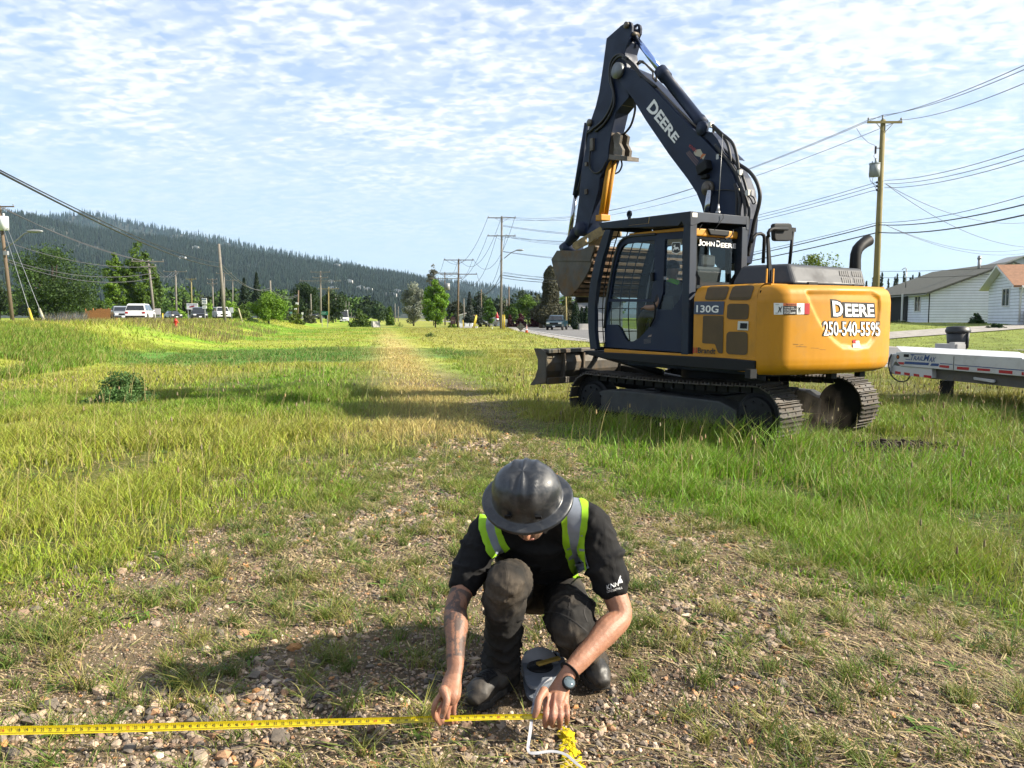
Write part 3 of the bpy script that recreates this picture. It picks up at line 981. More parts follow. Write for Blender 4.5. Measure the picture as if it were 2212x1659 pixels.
# ---- deck ------------------------------------------------------------
body = empty('upper_body'); body.parent = EXC
pS = Ly(c3(1315, 900), 1.25)
mb = MB()
mb.box2((1.12, 1.20, 0.99), (pS.x, -1.2, 1.08)); mb.box2((0.9, 1.0, 0.86), (pS.x, -1.0, 0.99))
mb.build('deck', NAVY, body, bev=0.01)
mb = MB(); mb.prism([Ly(c3(*p), 1.27) for p in [(305, 855), (330, 853), (430, 863), (1000, 890), (1130, 897), (1305, 913), (1302, 975), (1180, 972), (900, 950), (430, 902), (340, 880)]], (0, -0.3, 0))
mb.build('side_step', BLK, body, bev=0.012)
mb = MB(); mb.prism([Ly(c3(*p), 1.245) for p in [(430, 843), (945, 876), (1312, 897), (1312, 985), (1000, 950), (430, 880)]], (0, -0.06, 0))
mb.build('deck_edge', YEL, body, bev=0.006)
# ---- side body -------------------------------------------------------
sb_pts = [(215, 138), (180, 165), (158, 220), (145, 320), (136, 500), (130, 850), (775, 884), (790, 500), (805, 260), (820, 185), (845, 140), (850, 128)]
YB = 1.235
sp = [Ly(k2(*p), YB) for p in sb_pts]
sx0 = sp[5].x; sx1 = sp[6].x; ztop = sp[0].z; zbot = sp[5].z
mb = MB()
prof = [(YB, zbot), (YB, ztop - 0.16), (YB - 0.02, ztop - 0.09), (YB - 0.06, ztop - 0.035), (YB - 0.12, ztop - 0.005), (YB - 0.2, ztop)]
rows = []
for x_, ins in ((sx0 + 0.0, 0.010), (sx0 - 0.02, 0.003), (sx0 - 0.06, 0.0), (-1.2, 0), (sx1 + 0.004, 0)):
    rows.append([Vector((x_, y_ - ins, z_ - ins * (0.6 if j > 1 else 0))) for j, (y_, z_) in enumerate(prof)])
mb.grid(rows)
mb.box2((sx0, 1.0, zbot), (sx1 + .01, -1.15, ztop - 0.006)); mb.box2((sx0 - .01, 1.18, zbot), (sx0 - .05, 0.9, ztop - 0.1))
side_body = mb.build('side_panel', YEL, body)
bvs = bvh_of([side_body])
def rpoly(pts, r=14, n=3):
    out = []
    m = len(pts)
    for i in range(m):
        p = Vector(pts[i]); a = (Vector(pts[i - 1]) - p); b = (Vector(pts[(i + 1) % m]) - p)
        ra = min(r, a.length * .45, b.length * .45)
        s0 = p + a.normalized() * ra; s1 = p + b.normalized() * ra
        for k in range(n + 1):
            t = k / n
            out.append(tuple((s0 * (1 - t) + p * t) * (1 - t) + (p * (1 - t) + s1 * t) * t))
    return out
def rgrid(n=9):
    v, f = gridvf(n, n)
    out = []
    for (a, b) in v:                       # squash the corners to round them
        x, y = 2 * a - 1, 2 * b - 1
        e = .10 * (abs(x) ** 8) * (abs(y) ** 8)
        out.append(((x * (1 - e) + 1) / 2, (y * (1 - e) + 1) / 2))
    return out, f
for pts in ([(290, 152), (515, 150), (468, 290), (255, 290)], [(545, 148), (768, 142), (718, 290), (494, 290)],
            [(490, 325), (712, 327), (700, 487), (480, 484)], [(242, 447), (450, 450), (443, 832), (395, 828), (362, 735), (232, 727)],
            [(480, 608), (697, 612), (692, 850), (473, 836)]):
    if len(pts) == 4:
        q4 = [k2(*p) for p in pts]; decal('grille', rgrid(), q4, bvs, DARKG, body, 0.005)
    else: poly_decal('grille', [k2(*p) for p in rpoly(pts)], bvs, DARKG, body, 0.006)
NAVP = mat('badge_navy', (0.035, 0.055, 0.12), 0.4, var=0.05)
decal('model_badge', gridvf(8, 2), [k2(155, 302), k2(461, 302), k2(447, 438), k2(148, 432)], bvs, NAVP, body, 0.007)
decal('model_lettering', norm_text('130G', 0.02), [k2(178, 340), k2(405, 344), k2(400, 418), k2(176, 414)], bvs, WHT, body, 0.011)
decal('dealer_lettering', norm_text('Brandt', 0.02), [k2(190, 770), k2(372, 780), k2(366, 838), k2(188, 828)], bvs, OUTL, body, 0.008)
for k in range(3):
    x0 = 140 + k * 15
    poly_decal('dealer_stripe', [k2(x0 + 5, 770), k2(x0 + 13, 770), k2(x0 + 9, 826), k2(x0, 826)], bvs, (RED, ORG, RED)[k], body, 0.008)
# latch
lt = [Ly(k2(*p), YB + 0.012) for p in [(592, 503), (697, 506), (693, 598), (586, 594)]]
mb = MB(); mb.prism(lt, (0, -0.02, 0)); lo_ = mb.build('latch_plate', mat('zinc', (0.45, 0.45, 0.43), 0.45, metal=0.6), body, bev=0.003)
mb = MB(); mb.prism([Ly(k2(*p), YB + 0.02) for p in [(618, 522), (682, 525), (678, 580), (612, 577)]], (0, -0.01, 0)); mb.build('latch_handle', BLK, lo_)
lo_.children[0].matrix_parent_inverse.identity()
# seam strip
mb = MB(); mb.prism([Ly(k2(*p), YB - 0.004) for p in [(775, 884), (790, 500), (805, 262), (820, 190), (826, 190), (812, 262), (797, 500), (782, 884)]], (0, -0.02, 0)); mb.build('panel_gap', BLK, body)

# ---- counterweight ---------------------------------------------------
def cw_path(t):
    """plan outline, t in 0..1 from the left seam round the back to the right"""
    pts = CWP; d = CWD
    s = t * d[-1]
    return Vector((float(np.interp(s, d, [p[0] for p in pts])), float(np.interp(s, d, [p[1] for p in pts]))))
raw = [(sx1 - 0.006, 1.245), (sx1 - 0.12, 1.242)]
RR = 2.2
corner_c = (-1.80, 0.985); cr = 0.255
for k in range(9):
    a = radians(90 + k * 66 / 8)
    raw.append((corner_c[0] + cr * cos(a) * 0.9, corner_c[1] + cr * sin(a)))
xe, ye = raw[-1]
for k in range(1, 21):
    y_ = ye - 2 * ye * k / 20
    x_ = xe - 0.16 * (1 - (abs(y_) / ye) ** 2.2)
    raw.append((x_, y_))
for (a, b) in list(reversed(raw[:10])):
    raw.append((a, -b))
raw = [(a, b if b > 0 else b * 0.70) for a, b in raw]
CWP = raw
CWD = np.concatenate([[0], np.cumsum([sqrt((b[0] - a[0]) ** 2 + (b[1] - a[1]) ** 2) for a, b in zip(raw[:-1], raw[1:])])])
zb_ = Ly(k2(775, 1035), 1.245).z; zt_ = Ly(k2(870, 128), 1.245).z
zb_ -= 0.02
zprof = [(0.30, 0.0), (0.16, 0.003), (0.085, 0.02), (0.035, 0.055), (0.008, 0.11), (0, 0.18)] + [(0, 0.18 + (zt_ - zb_ - 0.36) * k / 14) for k in range(1, 15)] + [(0.012, zt_ - zb_ - 0.10), (0.035, zt_ - zb_ - 0.05), (0.075, zt_ - zb_ - 0.018), (0.13, zt_ - zb_ - 0.002), (0.35, zt_ - zb_)]
# recess outline in the picture, turned into (arc length, height)
def cw_uv(p):
    """picture point -> (t, z) on the outer surface"""
    o, d = lray(*p)
    best = None
    for i in range(len(CWP) - 1):
        a = Vector((CWP[i][0], CWP[i][1])); b = Vector((CWP[i + 1][0], CWP[i + 1][1]))
        e = b - a
        den = d.x * e.y - d.y * e.x
        if abs(den) < 1e-9: continue
        k = ((a.x - o.x) * e.y - (a.y - o.y) * e.x) / den
        m_ = ((a.x - o.x) * d.y - (a.y - o.y) * d.x) / den
        if -0.001 <= m_ <= 1.001 and k > 0 and (best is None or k < best[0]):
            best = (k, CWD[i] + m_ * (CWD[i + 1] - CWD[i]), o.z + d.z * k)
    return best[1:] if best else None
rec = [cw_uv(k2(*p)) for p in [(1283, 195), (1330, 330), (1400, 480), (1490, 620), (1580, 715), (1660, 775), (1800, 790), (1930, 770), (1985, 700), (2030, 560), (2050, 400), (2050, 260), (1985, 200)]]
rec = [r_ for r_ in rec if r_]
def inpoly(u, v, P_):
    c = False; dm = 1e9
    for i in range(len(P_)):
        (x1, y1), (x2, y2) = P_[i - 1], P_[i]
        if (y1 > v) != (y2 > v) and u < (x2 - x1) * (v - y1) / (y2 - y1) + x1: c = not c
        ex, ey = x2 - x1, y2 - y1
        t = max(0, min(1, ((u - x1) * ex + (v - y1) * ey) / (ex * ex + ey * ey + 1e-12)))
        dm = min(dm, sqrt((u - x1 - ex * t) ** 2 + (v - y1 - ey * t) ** 2))
    return c, dm
zfine = []
for i in range(len(zprof) - 1):
    (i0, z0), (i1, z1) = zprof[i], zprof[i + 1]
    n_ = max(1, int(round((z1 - z0) / 0.022)))
    for k in range(n_): zfine.append((i0 + (i1 - i0) * k / n_, z0 + (z1 - z0) * k / n_))
zfine.append(zprof[-1])
tn = 170
rows = []
for j, (ins, dz) in enumerate(zfine):
    row = []
    for i in range(tn + 1):
        t = i / tn; p = cw_path(t); p2 = cw_path(min(1, t + 0.004)); p1 = cw_path(max(0, t - 0.004))
        tg = (p2 - p1).normalized(); nrm = Vector((-tg.y, tg.x))   # outward?
        if nrm.dot(p - Vector((-1.2, 0))) < 0: nrm = -nrm
        z = zb_ + dz
        k_in = ins
        endf = min(1, min(t, 1 - t) * 14)
        dep = ins * (0.35 + 0.65 * endf) if dz < 0.3 else ins
        c_, dm = inpoly(t * CWD[-1], z, rec)
        if c_: dep += 0.035 * min(1, dm / 0.03)
        # chamfer low on the left, as a slanting facet
        cx_ = t * CWD[-1]
        row.append(Vector((p.x - nrm.x * dep, p.y - nrm.y * dep, z)))
    rows.append(row)
mb = MB(); mb.grid(rows)
mb.face(rows[-1]); mb.face(list(reversed(rows[0])))
cwt = mb.build('counterweight', YEL, EXC)
bvc = bvh_of([cwt])
# lettering on the counterweight
def lettering(nm, s, q, m, off, par=cwt, bv=bvc, **k_):
    return decal(nm, norm_text(s, **k_), q, bv, m, par, off)
lettering('maker_lettering_outline', 'D', [k2(1528, 278), k2(1668, 290), k2(1678, 468), k2(1543, 466)], OUTL, 0.004, offset=0.085)
decal('maker_lettering_outline', gridvf(8, 2), [k2(1650, 308), k2(1980, 318), k2(1990, 474), k2(1664, 468)], bvc, OUTL, cwt, 0.0045)
lettering('maker_lettering', 'D', [k2(1546, 294), k2(1652, 308), k2(1660, 456), k2(1558, 454)], WHT, 0.009, offset=0.035)
lettering('maker_lettering', 'EERE', [k2(1674, 326), k2(1966, 334), k2(1974, 460), k2(1682, 456)], WHT, 0.009, offset=0.03)
lettering('phone_lettering_outline', '250-540-5595', [k2(1448, 496), k2(2040, 504), k2(2040, 664), k2(1452, 662)], OUTL, 0.004, offset=0.06)
lettering('phone_lettering', '250-540-5595', [k2(1457, 506), k2(2033, 514), k2(2033, 655), k2(1461, 653)], WHT, 0.009, offset=0.015)
# warning sticker
wq = [k2(958, 318), k2(1320, 322), k2(1318, 433), k2(960, 437)]
def sub(q, u0, u1, v0, v1): return [bil(q, u0, v1), bil(q, u1, v1), bil(q, u1, v0), bil(q, u0, v0)]
stk = decal('warning_sticker', gridvf(8, 1), wq, bvc, WHT, cwt, 0.004)
REDS = mat('sticker_red', (0.60, 0.02, 0.03), 0.5, var=0.02); ORS = mat('sticker_orange', (0.70, 0.18, 0.05), 0.5, var=0.02)
def scol(q, m, u0, u1, v0, v1, off=0.006, vf=None): decal('sticker_print', vf or gridvf(3, 1), sub(q, u0, u1, v0, v1), bvc, m, cwt, off)
scol(wq, REDS, 0.86, 1.0, 0, 1); scol(wq, OUTL, 0.26, 0.64, 0, 0.75); scol(wq, ORS, 0.26, 0.64, 0.76, 1)
scol(wq, OUTL, 0.33, 0.62, 0.80, 0.95, 0.008, norm_text('WARNING', 0.01))
scol(wq, WHT, 0.28, 0.55, 0.55, 0.68, 0.008, norm_text('Operator may'))
scol(wq, WHT, 0.28, 0.61, 0.40, 0.52, 0.008, norm_text('swing or reverse'))
scol(wq, WHT, 0.28, 0.46, 0.27, 0.38, 0.008, norm_text('machine'))
scol(wq, WHT, 0.28, 0.60, 0.06, 0.22, 0.008, norm_text('STAY CLEAR', 0.01))
for (u0, u1, fl) in ((0.02, 0.24, 1), (0.66, 0.84, -1)):
    w_ = u1 - u0
    scol(wq, OUTL, u0 + w_ * .1, u0 + w_ * .6, 0.86, 0.88, 0.008); scol(wq, OUTL, u0 + w_ * .1, u0 + w_ * .5, 0.12, 0.15, 0.008)
    v_ = [(0.55, .75), (.75, .55), (.95, .8), (.98, .74), (.78, .42), (.85, .1), (.78, .1), (.68, .38), (.5, .12), (.42, .14), (.6, .48), (.5, .7)]
    if fl < 0: v_ = [(1 - a, b) for a, b in v_]
    scol(wq, OUTL, u0, u1, 0.1, 0.9, 0.008, (v_, [tuple(range(len(v_)))]))
dq = [k2(1755, 690), k2(1828, 682), k2(1835, 778), k2(1762, 776)]
decal('sticker_print', SQ, sub(dq, 0, 1, 0, .5), bvc, mat('sticker_grey', (.35, .38, .40), .5), cwt, 0.005)
decal('sticker_print', SQ, sub(dq, 0, .5, .6, .95), bvc, REDS, cwt, 0.006); decal('sticker_print', SQ, sub(dq, .4, .9, .5, .8), bvc, WHT, cwt, 0.007)
# scratches
for (x, y, w_, h_) in ((1150, 735, 60, 5), (1180, 760, 120, 4), (1220, 738, 40, 3), (1330, 775, 90, 3), (1420, 790, 70, 3), (1210, 752, 30, 3)):
    poly_decal('scratch', [k2(x, y), k2(x + w_, y + 3), k2(x + w_ * .9, y + h_ + 3), k2(x + 8, y + h_)], bvc, mat('scratch_dark', (.16, .085, .015), .7), cwt, 0.0015)
mb = MB()
for p in [(795, 1080), (1615, 1085), (1905, 1065)]:
    q = Ls(k2(*p), -1.95); mb.box(q + Vector((0.1, 0, 0.04)), (0.08, 0.1, 0.1))
mb.build_split('tie_lug', BLK, cwt)
# ---- hood ------------------------------------------------------------
A0 = Ly(k4(598, 1512), .93); A1 = Ly(k4(700, 1345), .80); B1 = Ls(c3(1502, 347), -1.58); B0 = Ls(c3(1538, 470), -1.74)
C1 = Ls(c3(1935, 377), -1.58); C0 = Ls(c3(1962, 484), -1.74)
A0 = Vector((A0.x, A0.y, min(A0.z, ztop - 0.01))); zt1 = (A1.z + B1.z) / 2
hv = [A0, Vector((A1.x, A1.y, zt1)), Vector((B1.x, B1.y, zt1)), Vector((B0.x, B0.y, ztop - .01)), Vector((C1.x, C1.y, C1.z)), Vector((C0.x, C0.y, ztop - .01)),
      Vector((A1.x, C1.y, C1.z)), Vector((A0.x, C0.y, ztop - .01))]
mb = MB(); mb._add(hv, [(0, 1, 2, 3), (3, 2, 4, 5), (1, 6, 4, 2), (0, 7, 6, 1), (7, 5, 4, 6), (0, 3, 5, 7)])
hood = mb.build('hood', HOOD, EXC, bev=0.05)
hood.modifiers[0].segments = 4
bvhd = bvh_of([hood])
for r_ in range(2):
    for gq in range(2):
        for k in range(5):
            x0 = 1795 + gq * 72 + k * 12 + r_ * 14; y0 = 388 + r_ * 40 + gq * 4 + k
            poly_decal('vent_slot', [c3(*p) for p in rpoly([(x0, y0), (x0 + 8, y0), (x0 + 14, y0 + 31), (x0 + 6, y0 + 31)], 3, 2)], bvhd, OUTL, hood, 0.007)
mb = MB()
for (xa, xb, y_) in ((1305, 1395, 118), (1765, 1815, 142)):
    a, b = Ls(k2(xa, y_), -1.78), Ls(k2(xb, y_ + 4), -1.78); mb.beam(a, b, 0.03, 0.03)
mb.build_split('hood_hinge', BLK, hood)
# exhaust
mb = MB(); SE = -1.35
ep = [c3(1888, 400), c3(1890, 330), c3(1893, 295), c3(1903, 265), c3(1922, 243), c3(1945, 225), c3(1966, 212)]
ep = [Ls(p, SE) for p in ep]
mb.tube(ep, [.075, .07, .07, .071, .072, .075, .08], 18, cap=False); mb.tube([ep[-2], ep[-1]], [.06, .074], 18)
mb.build('exhaust_pipe', BLK, EXC)
# mirror, handrails, pole
mir = empty('mirror'); mir.parent = EXC
SM = -1.62
mb = MB(); mb.prism([Ls(p, SM) for p in [k4(955, 1065), k4(972, 1065), k4(1007, 1500), k4(968, 1500)]], (0.03, 0, 0)); mb.build('mirror_post', BLK, mir, bev=.004)
mb = MB(); mb.tube([Ls(k4(*p), SM) for p in [(965, 1080), (960, 1040), (975, 1012), (1005, 1000), (1140, 1003)]], 0.02, 10); mb.build('mirror_arm', BLK, mir)
mb = MB(); mb.prism([Ls(k4(*p), SM + .03) for p in rpoly([(1016, 948), (1185, 948), (1192, 1115), (1024, 1115)], 28)], (0.06, 0, 0)); mb.build('mirror_housing', BLK, mir, bev=.012)
mb = MB()
for xa in (948, 1010): mb.beam(Ls(k4(xa, 1375), SM - .02), Ls(k4(xa - 6, 1512), SM - .02), .015, .015)
mb.build_split('mirror_bracket', YEL, mir)
mb = MB(); mb.tube([Ls(k4(*p), -1.0) for p in [(800, 1130), (818, 1085), (850, 1052), (890, 1046), (918, 1062), (924, 1095), (912, 1325)]], 0.022, 10)
mb.build('handrail', BLK, EXC)
mb = MB(); mb.tube([Ls(k4(*p), -1.3) for p in [(1160, 1330), (1192, 1020)]], 0.02, 8); mb.box(Ls(k4(1194, 1010), -1.3), (.03, .07, .05)); mb.build('beacon_pole', BLK, EXC)

# ---- boom ------------------------------------------------------------
boom = empty('boom'); boom.parent = EXC
BY = 0.17
bo = [(655, 405), (668, 392), (690, 390), (730, 408), (800, 437), (900, 530), (1030, 668), (1160, 805), (1290, 925), (1420, 1062), (1500, 1150), (1550, 1240), (1585, 1330), (1602, 1440), (1606, 1560),
      (1595, 1680), (1560, 1900), (1450, 1960), (1380, 1880), (1350, 1680), (1328, 1545), (1305, 1460), (1268, 1370), (1200, 1265), (1060, 1080), (880, 815), (775, 640), (730, 590), (700, 550), (660, 470)]
mb = MB(); mb.prism([Ly(c4(*p), BY) for p in bo], (0, -2 * BY, 0)); boom_m = mb.build('boom_arm', NAVY, boom, bev=.008)
bvb = bvh_of([boom_m])
decal('boom_lettering', norm_text('DEERE', 0.035), [c4(948, 652), c4(1142, 942), c4(1102, 992), c4(888, 728)], bvb, WHT, boom, .005)
# contractor badge
poly_decal('boom_badge', [c4(*p) for p in [(1265, 1040), (1300, 1035), (1318, 1070), (1343, 1074), (1322, 1115), (1300, 1095), (1262, 1085), (1248, 1062)]], bvb, mat('badge_cream', (.55, .5, .36), .5), boom, .004)
poly_decal('boom_badge', [c4(*p) for p in [(1318, 1070), (1343, 1074), (1300, 1112), (1305, 1085)]], bvb, ORG, boom, .006)
decal('boom_badge', norm_text('KNN'), [c4(1222, 995), c4(1275, 1040), c4(1262, 1062), c4(1212, 1018)], bvb, RED, boom, .005)
for k in range(3):
    poly_decal('boom_badge', [c4(1195 + k * 10, 1062 - k * 8), c4(1275 + k * 6, 1160 - k * 16), c4(1272 + k * 6, 1165 - k * 16), c4(1191 + k * 10, 1067 - k * 8)], bvb, mat('badge_dim', (.22, .12, .12), .5), boom, .004)
def disc(mb, p, y0, r, w_=.05, seg=20):
    c = Ly(p, y0); mb.cyl(c, c + Vector((0, w_, 0)), r, seg)
mb = MB(); disc(mb, c4(682, 440), BY, .125, .07); mb.build_split('pivot_pin', mat('pin_grey', (.22, .24, .25), .4, metal=.4), boom)
mb = MB(); disc(mb, c4(1368, 1335), BY, .10, .06); disc(mb, c4(1355, 1335), BY + .05, .06, .05); mb.build_split('pivot_pin', STEEL, boom)
# boom lift cylinder
mb = MB(); a = Ly(c4(1372, 1350), BY + .09); b = Ly(c4(1345, 1560), BY + .09); e = Ly(c4(1310, 1700), BY + .09)
mb.cyl(a, b, .045); mb.build('lift_rod', CHROME, boom); mb = MB(); mb.cyl(b.lerp(a, .05), e, .075); mb.build('lift_barrel', NAVY, boom)
# work lamp
mb = MB(); c = Ly(c4(1350, 1180), BY); mb.box(c + Vector((0, .06, 0)), (.2, .12, .14), Matrix.Rotation(radians(20), 3, 'Y')); mb.box(c + Vector((0, .03, -.12)), (.12, .08, .06)); mb.build('work_lamp', BLK, boom, bev=.012)
# pipes on top of the boom
mb = MB()
for k, off in enumerate((.10, .03, -.05)):
    mb.tube([Ly(c4(x, y), off) for x, y in [(770, 425 - 14), (860, 470), (960, 555), (1100, 700), (1230, 830), (1300, 895), (1400, 1000)]], .016, 8)
mb.tube([Ly(c4(x, y), .06) for x, y in [(815, 385), (835, 362), (860, 365), (935, 445), (938, 495), (960, 520)]], .014, 8)
mb.tube([Ly(c4(x, y), .0) for x, y in [(820, 392), (850, 372), (880, 385), (962, 460), (962, 520)]], .014, 8)
mb.build_split('hydraulic_pipe', STEEL, boom)
def hose(pts, y0, y1=None, r=.017, par=boom, m=RUB, nm='hydraulic_hose'):
    y1 = y0 if y1 is None else y1
    n = len(pts)
    P3 = [Ly(c4(*p), y0 + (y1 - y0) * i / (n - 1)) for i, p in enumerate(pts)]
    # smooth curve through the points
    out = []
    for i in range(n - 1):
        p0 = P3[max(0, i - 1)]; p1 = P3[i]; p2 = P3[i + 1]; p3 = P3[min(n - 1, i + 2)]
        for k in range(5):
            t = k / 5
            out.append(0.5 * ((2 * p1) + (p2 - p0) * t + (2 * p0 - 5 * p1 + 4 * p2 - p3) * t * t + (3 * p1 - p0 - 3 * p2 + p3) * t ** 3))
    out.append(P3[-1])
    mb = MB(); mb.tube(out, r, 8); return mb.build(nm, m, par)
hose([(1385, 860), (1440, 915), (1500, 985), (1525, 1080), (1530, 1170)], .12, .12, .02)
hose([(1390, 850), (1460, 915), (1540, 985), (1575, 1080), (1590, 1200)], .16, .1, .022)
hose([(1590, 1150), (1670, 1205), (1725, 1280), (1752, 1370), (1745, 1460), (1710, 1590), (1690, 1700), (1660, 1850)], .05, .0, .026)
hose([(1410, 1000), (1480, 1090), (1540, 1170), (1590, 1260), (1620, 1380), (1640, 1500), (1640, 1700)], .2, .15, .02)
hose([(1440, 1000), (1520, 1080), (1590, 1180), (1640, 1300), (1655, 1420), (1625, 1560), (1620, 1750)], .1, .05, .02)
hose([(1400, 870), (1400, 960), (1440, 1060), (1530, 1140), (1600, 1260)], .1, .1, .018)
hose([(1560, 1260), (1620, 1380), (1680, 1500), (1690, 1650), (1640, 1850)], -.1, -.1, .022)
hose([(1580, 1330), (1600, 1450), (1590, 1560), (1600, 1700)], .19, .19, .018)
hose([(1560, 1300), (1575, 1400), (1572, 1520), (1580, 1650)], .2, .2, .016)
hose([(1600, 1300), (1650, 1420), (1670, 1520), (1650, 1700)], .1, .1, .02)
hose([(1660, 1385), (1700, 1400), (1718, 1440), (1700, 1452), (1685, 1420), (1660, 1385)], .1, .1, .009)
hose([(1410, 1350), (1500, 1345), (1590, 1360)], .2, .2, .008)
mb = MB()
for p in [(1600, 1215), (1590, 1358), (1665, 1370), (1440, 1095), (1380, 850)]:
    mb.box(Ly(c4(*p), .14), (.05, .06, .07))
mb.build_split('hose_clamp', mat('clamp_metal', (.4, .38, .33), .4, metal=.7), boom)
for (x, y) in ((1530, 1100), (1560, 1140)):
    pass
mb = MB(); mb.prism([Ly(c4(*p), .14) for p in [(1385, 905), (1300, 905), (1350, 960), (1440, 1060), (1530, 1110), (1480, 1060), (1430, 960)]], (0, -.28, 0)); mb.build('hose_bracket', NAVY, boom)
# ---- dipper arm ------------------------------------------------------
arm = empty('dipper_arm'); arm.parent = EXC
AY = .13
ao = [(725, 110), (745, 215), (722, 300), (740, 440), (752, 640), (700, 700), (655, 755), (640, 820), (622, 900), (600, 1010), (595, 1100), (560, 1200), (530, 1260), (520, 1350), (480, 1500), (432, 1680),
      (330, 1680), (350, 1560), (372, 1400), (392, 1200), (420, 1040), (440, 900), (468, 800), (500, 705), (525, 600), (552, 420), (582, 190), (690, 95)]
mb = MB(); mb.prism([Ly(c4(*p), AY) for p in ao], (0, -2 * AY, 0)); arm_m = mb.build('arm_beam', NAVY, arm, bev=.008)
# worn face towards the cab
wf = [(752, 640), (655, 755), (622, 900), (597, 1100), (530, 1262), (520, 1350), (480, 1500), (436, 1665)]
rows = []
for p in wf:
    a = Ly(c4(*p), AY - .006); rows.append([a + Vector((-.006, 0, 0)), a + Vector((-.006, -2 * AY + .012, 0))])
mb = MB(); mb.grid(rows, smooth=False); mb.build('worn_inner_face', STEEL, arm)
mb = MB()
for sgn in (1, -1):
    ear = [Ly(c4(*p), AY) + Vector((0, (0.002 if sgn > 0 else -.17), 0)) for p in [(688, 97), (735, 70), (755, 62), (772, 72), (779, 100), (776, 140), (760, 175), (742, 240), (690, 240)]]
    plate(mb, ear, [[Ly(c4(747 + 12 * cos(a), 93 + 14 * sin(a)), AY) + Vector((0, (0.002 if sgn > 0 else -.17), 0)) for a in np.linspace(0, 2 * pi, 10, endpoint=False)]], (0, -.035, 0))
mb.build_split('cylinder_ear', NAVY, arm)
mb = MB(); a = Ly(c4(770, 150), AY - .02); mb.cyl(a, a + Vector((0, -.16, 0)), .035); disc(mb, c4(745, 92), AY, .05, .05); mb.build_split('pivot_pin', STEEL, arm)
r0 = Ly(c4(778, 150), 0.02); r1 = Ly(c4(1000, 445), 0.02); r2 = Ly(c4(1320, 850), 0.02)
mb = MB(); mb.cyl(r0, r1, .045, 16); mb.build('arm_rod', mat('blue_chrome', (.30, .42, .72), .15, metal=1.0, var=0), boom)
mb = MB(); mb.tube([r1.lerp(r0, .03), r1.lerp(r2, .12), r1.lerp(r2, .121), r2.lerp(r1, .1), r2.lerp(r1, .09), r2], [.10, .10, .082, .082, .095, .09], 18, smooth=True); mb.build('arm_barrel', NAVY, boom)
mb = MB(); disc(mb, c4(1325, 880), .12, .10, .06); disc(mb, c4(1325, 880), -.16, .10, .06); mb.build_split('cylinder_mount', NAVY, boom)
# bucket cylinder on the far side of the arm: barrel and rod
b0 = Ly(c4(458, 830), 0.0); b1 = Ly(c4(366, 1385), 0.0); b2 = Ly(c4(318, 1700), 0.0)
b0 += Vector((.07, 0, 0)); b1 += Vector((.07, 0, 0)); b2 += Vector((.07, 0, 0))
mb = MB(); mb.tube([b0, b1], .06, 14); mb.build('bucket_barrel', NAVY, arm)
mb = MB(); mb.tube([b1, b2], .038, 12); mb.build('bucket_rod', CHROME, arm)
# thumb cylinder, yellow
t0 = Ly(c4(628, 1100), 0.0); t1 = Ly(c4(556, 1560), 0.0)
for off in (.045, -.045):
    mb = MB(); mb.tube([t0 + Vector((0, off, 0)), t1 + Vector((0, off, 0))], .045, 12); mb.build('thumb_cylinder', YEL, arm)
mb = MB(); mb.box(t1, (.16, .2, .1)); mb.build('cylinder_collar', YEL, arm, bev=.01)
mb = MB(); br = [Ly(c4(*p), .12) for p in [(560, 1055), (600, 1075), (742, 1090), (740, 1122), (600, 1112), (563, 1072)]]; mb.prism(br, (0, -.24, 0))
br = [Ly(c4(*p), .10) for p in [(625, 930), (640, 990), (635, 1075), (700, 1085), (705, 1040), (680, 990), (690, 930), (660, 905)]]; mb.prism(br, (0, -.05, 0)); mb.prism([p + Vector((0, -.15, 0)) for p in br], (0, -.05, 0))
mb.build('thumb_bracket', STEEL, arm)
hose([(715, 330), (690, 312), (650, 325), (618, 370), (605, 440), (610, 520), (635, 600), (620, 700), (560, 810), (480, 880), (445, 910)], AY + .03, AY + .02, .02, arm)
hose([(745, 345), (700, 325), (660, 345), (625, 400), (618, 500), (640, 620), (632, 720), (575, 830), (500, 900)], AY + .06, AY + .02, .02, arm)
hose([(440, 890), (430, 960), (428, 1060), (400, 1200), (362, 1350)], AY + .02, .06, .016, arm)
hose([(795, 665), (800, 740), (770, 850), (720, 915), (680, 930)], 0, .0, .018, arm)
hose([(470, 990), (455, 1080), (455, 1170), (490, 1215), (540, 1200), (580, 1130)], AY + .03, AY + .02, .014, arm)
hose([(695, 1120), (700, 1160), (680, 1205), (650, 1222)], 0, .0, .014, arm)
hose([(715, 330), (780, 380), (860, 480), (960, 560)], AY + .05, .14, .02, boom)
hose([(705, 340), (790, 410), (850, 490)], AY + .08, .16, .02, boom)
mb = MB(); mb.box(Ly(c4(475, 1000), AY + .02), (.08, .05, .2)); mb.box(Ly(c4(430, 1150), AY + .02), (.05, .04, .06)); mb.box(Ly(c4(430, 1360), AY + .01), (.07, .04, .08)); disc(mb, c4(460, 835), AY, .06, .04); mb.build_split('hose_fitting', STEEL, arm)
mb = MB()
for p in ((672, 795), (528, 1372), (485, 1553)):
    c = Ly(c4(*p), AY - .12) + Vector((-.012, 0, 0)); mb.cyl(c, c + Vector((-.015, 0, 0)), .05, 18)
mb.build_split('face_boss', STEEL, arm)
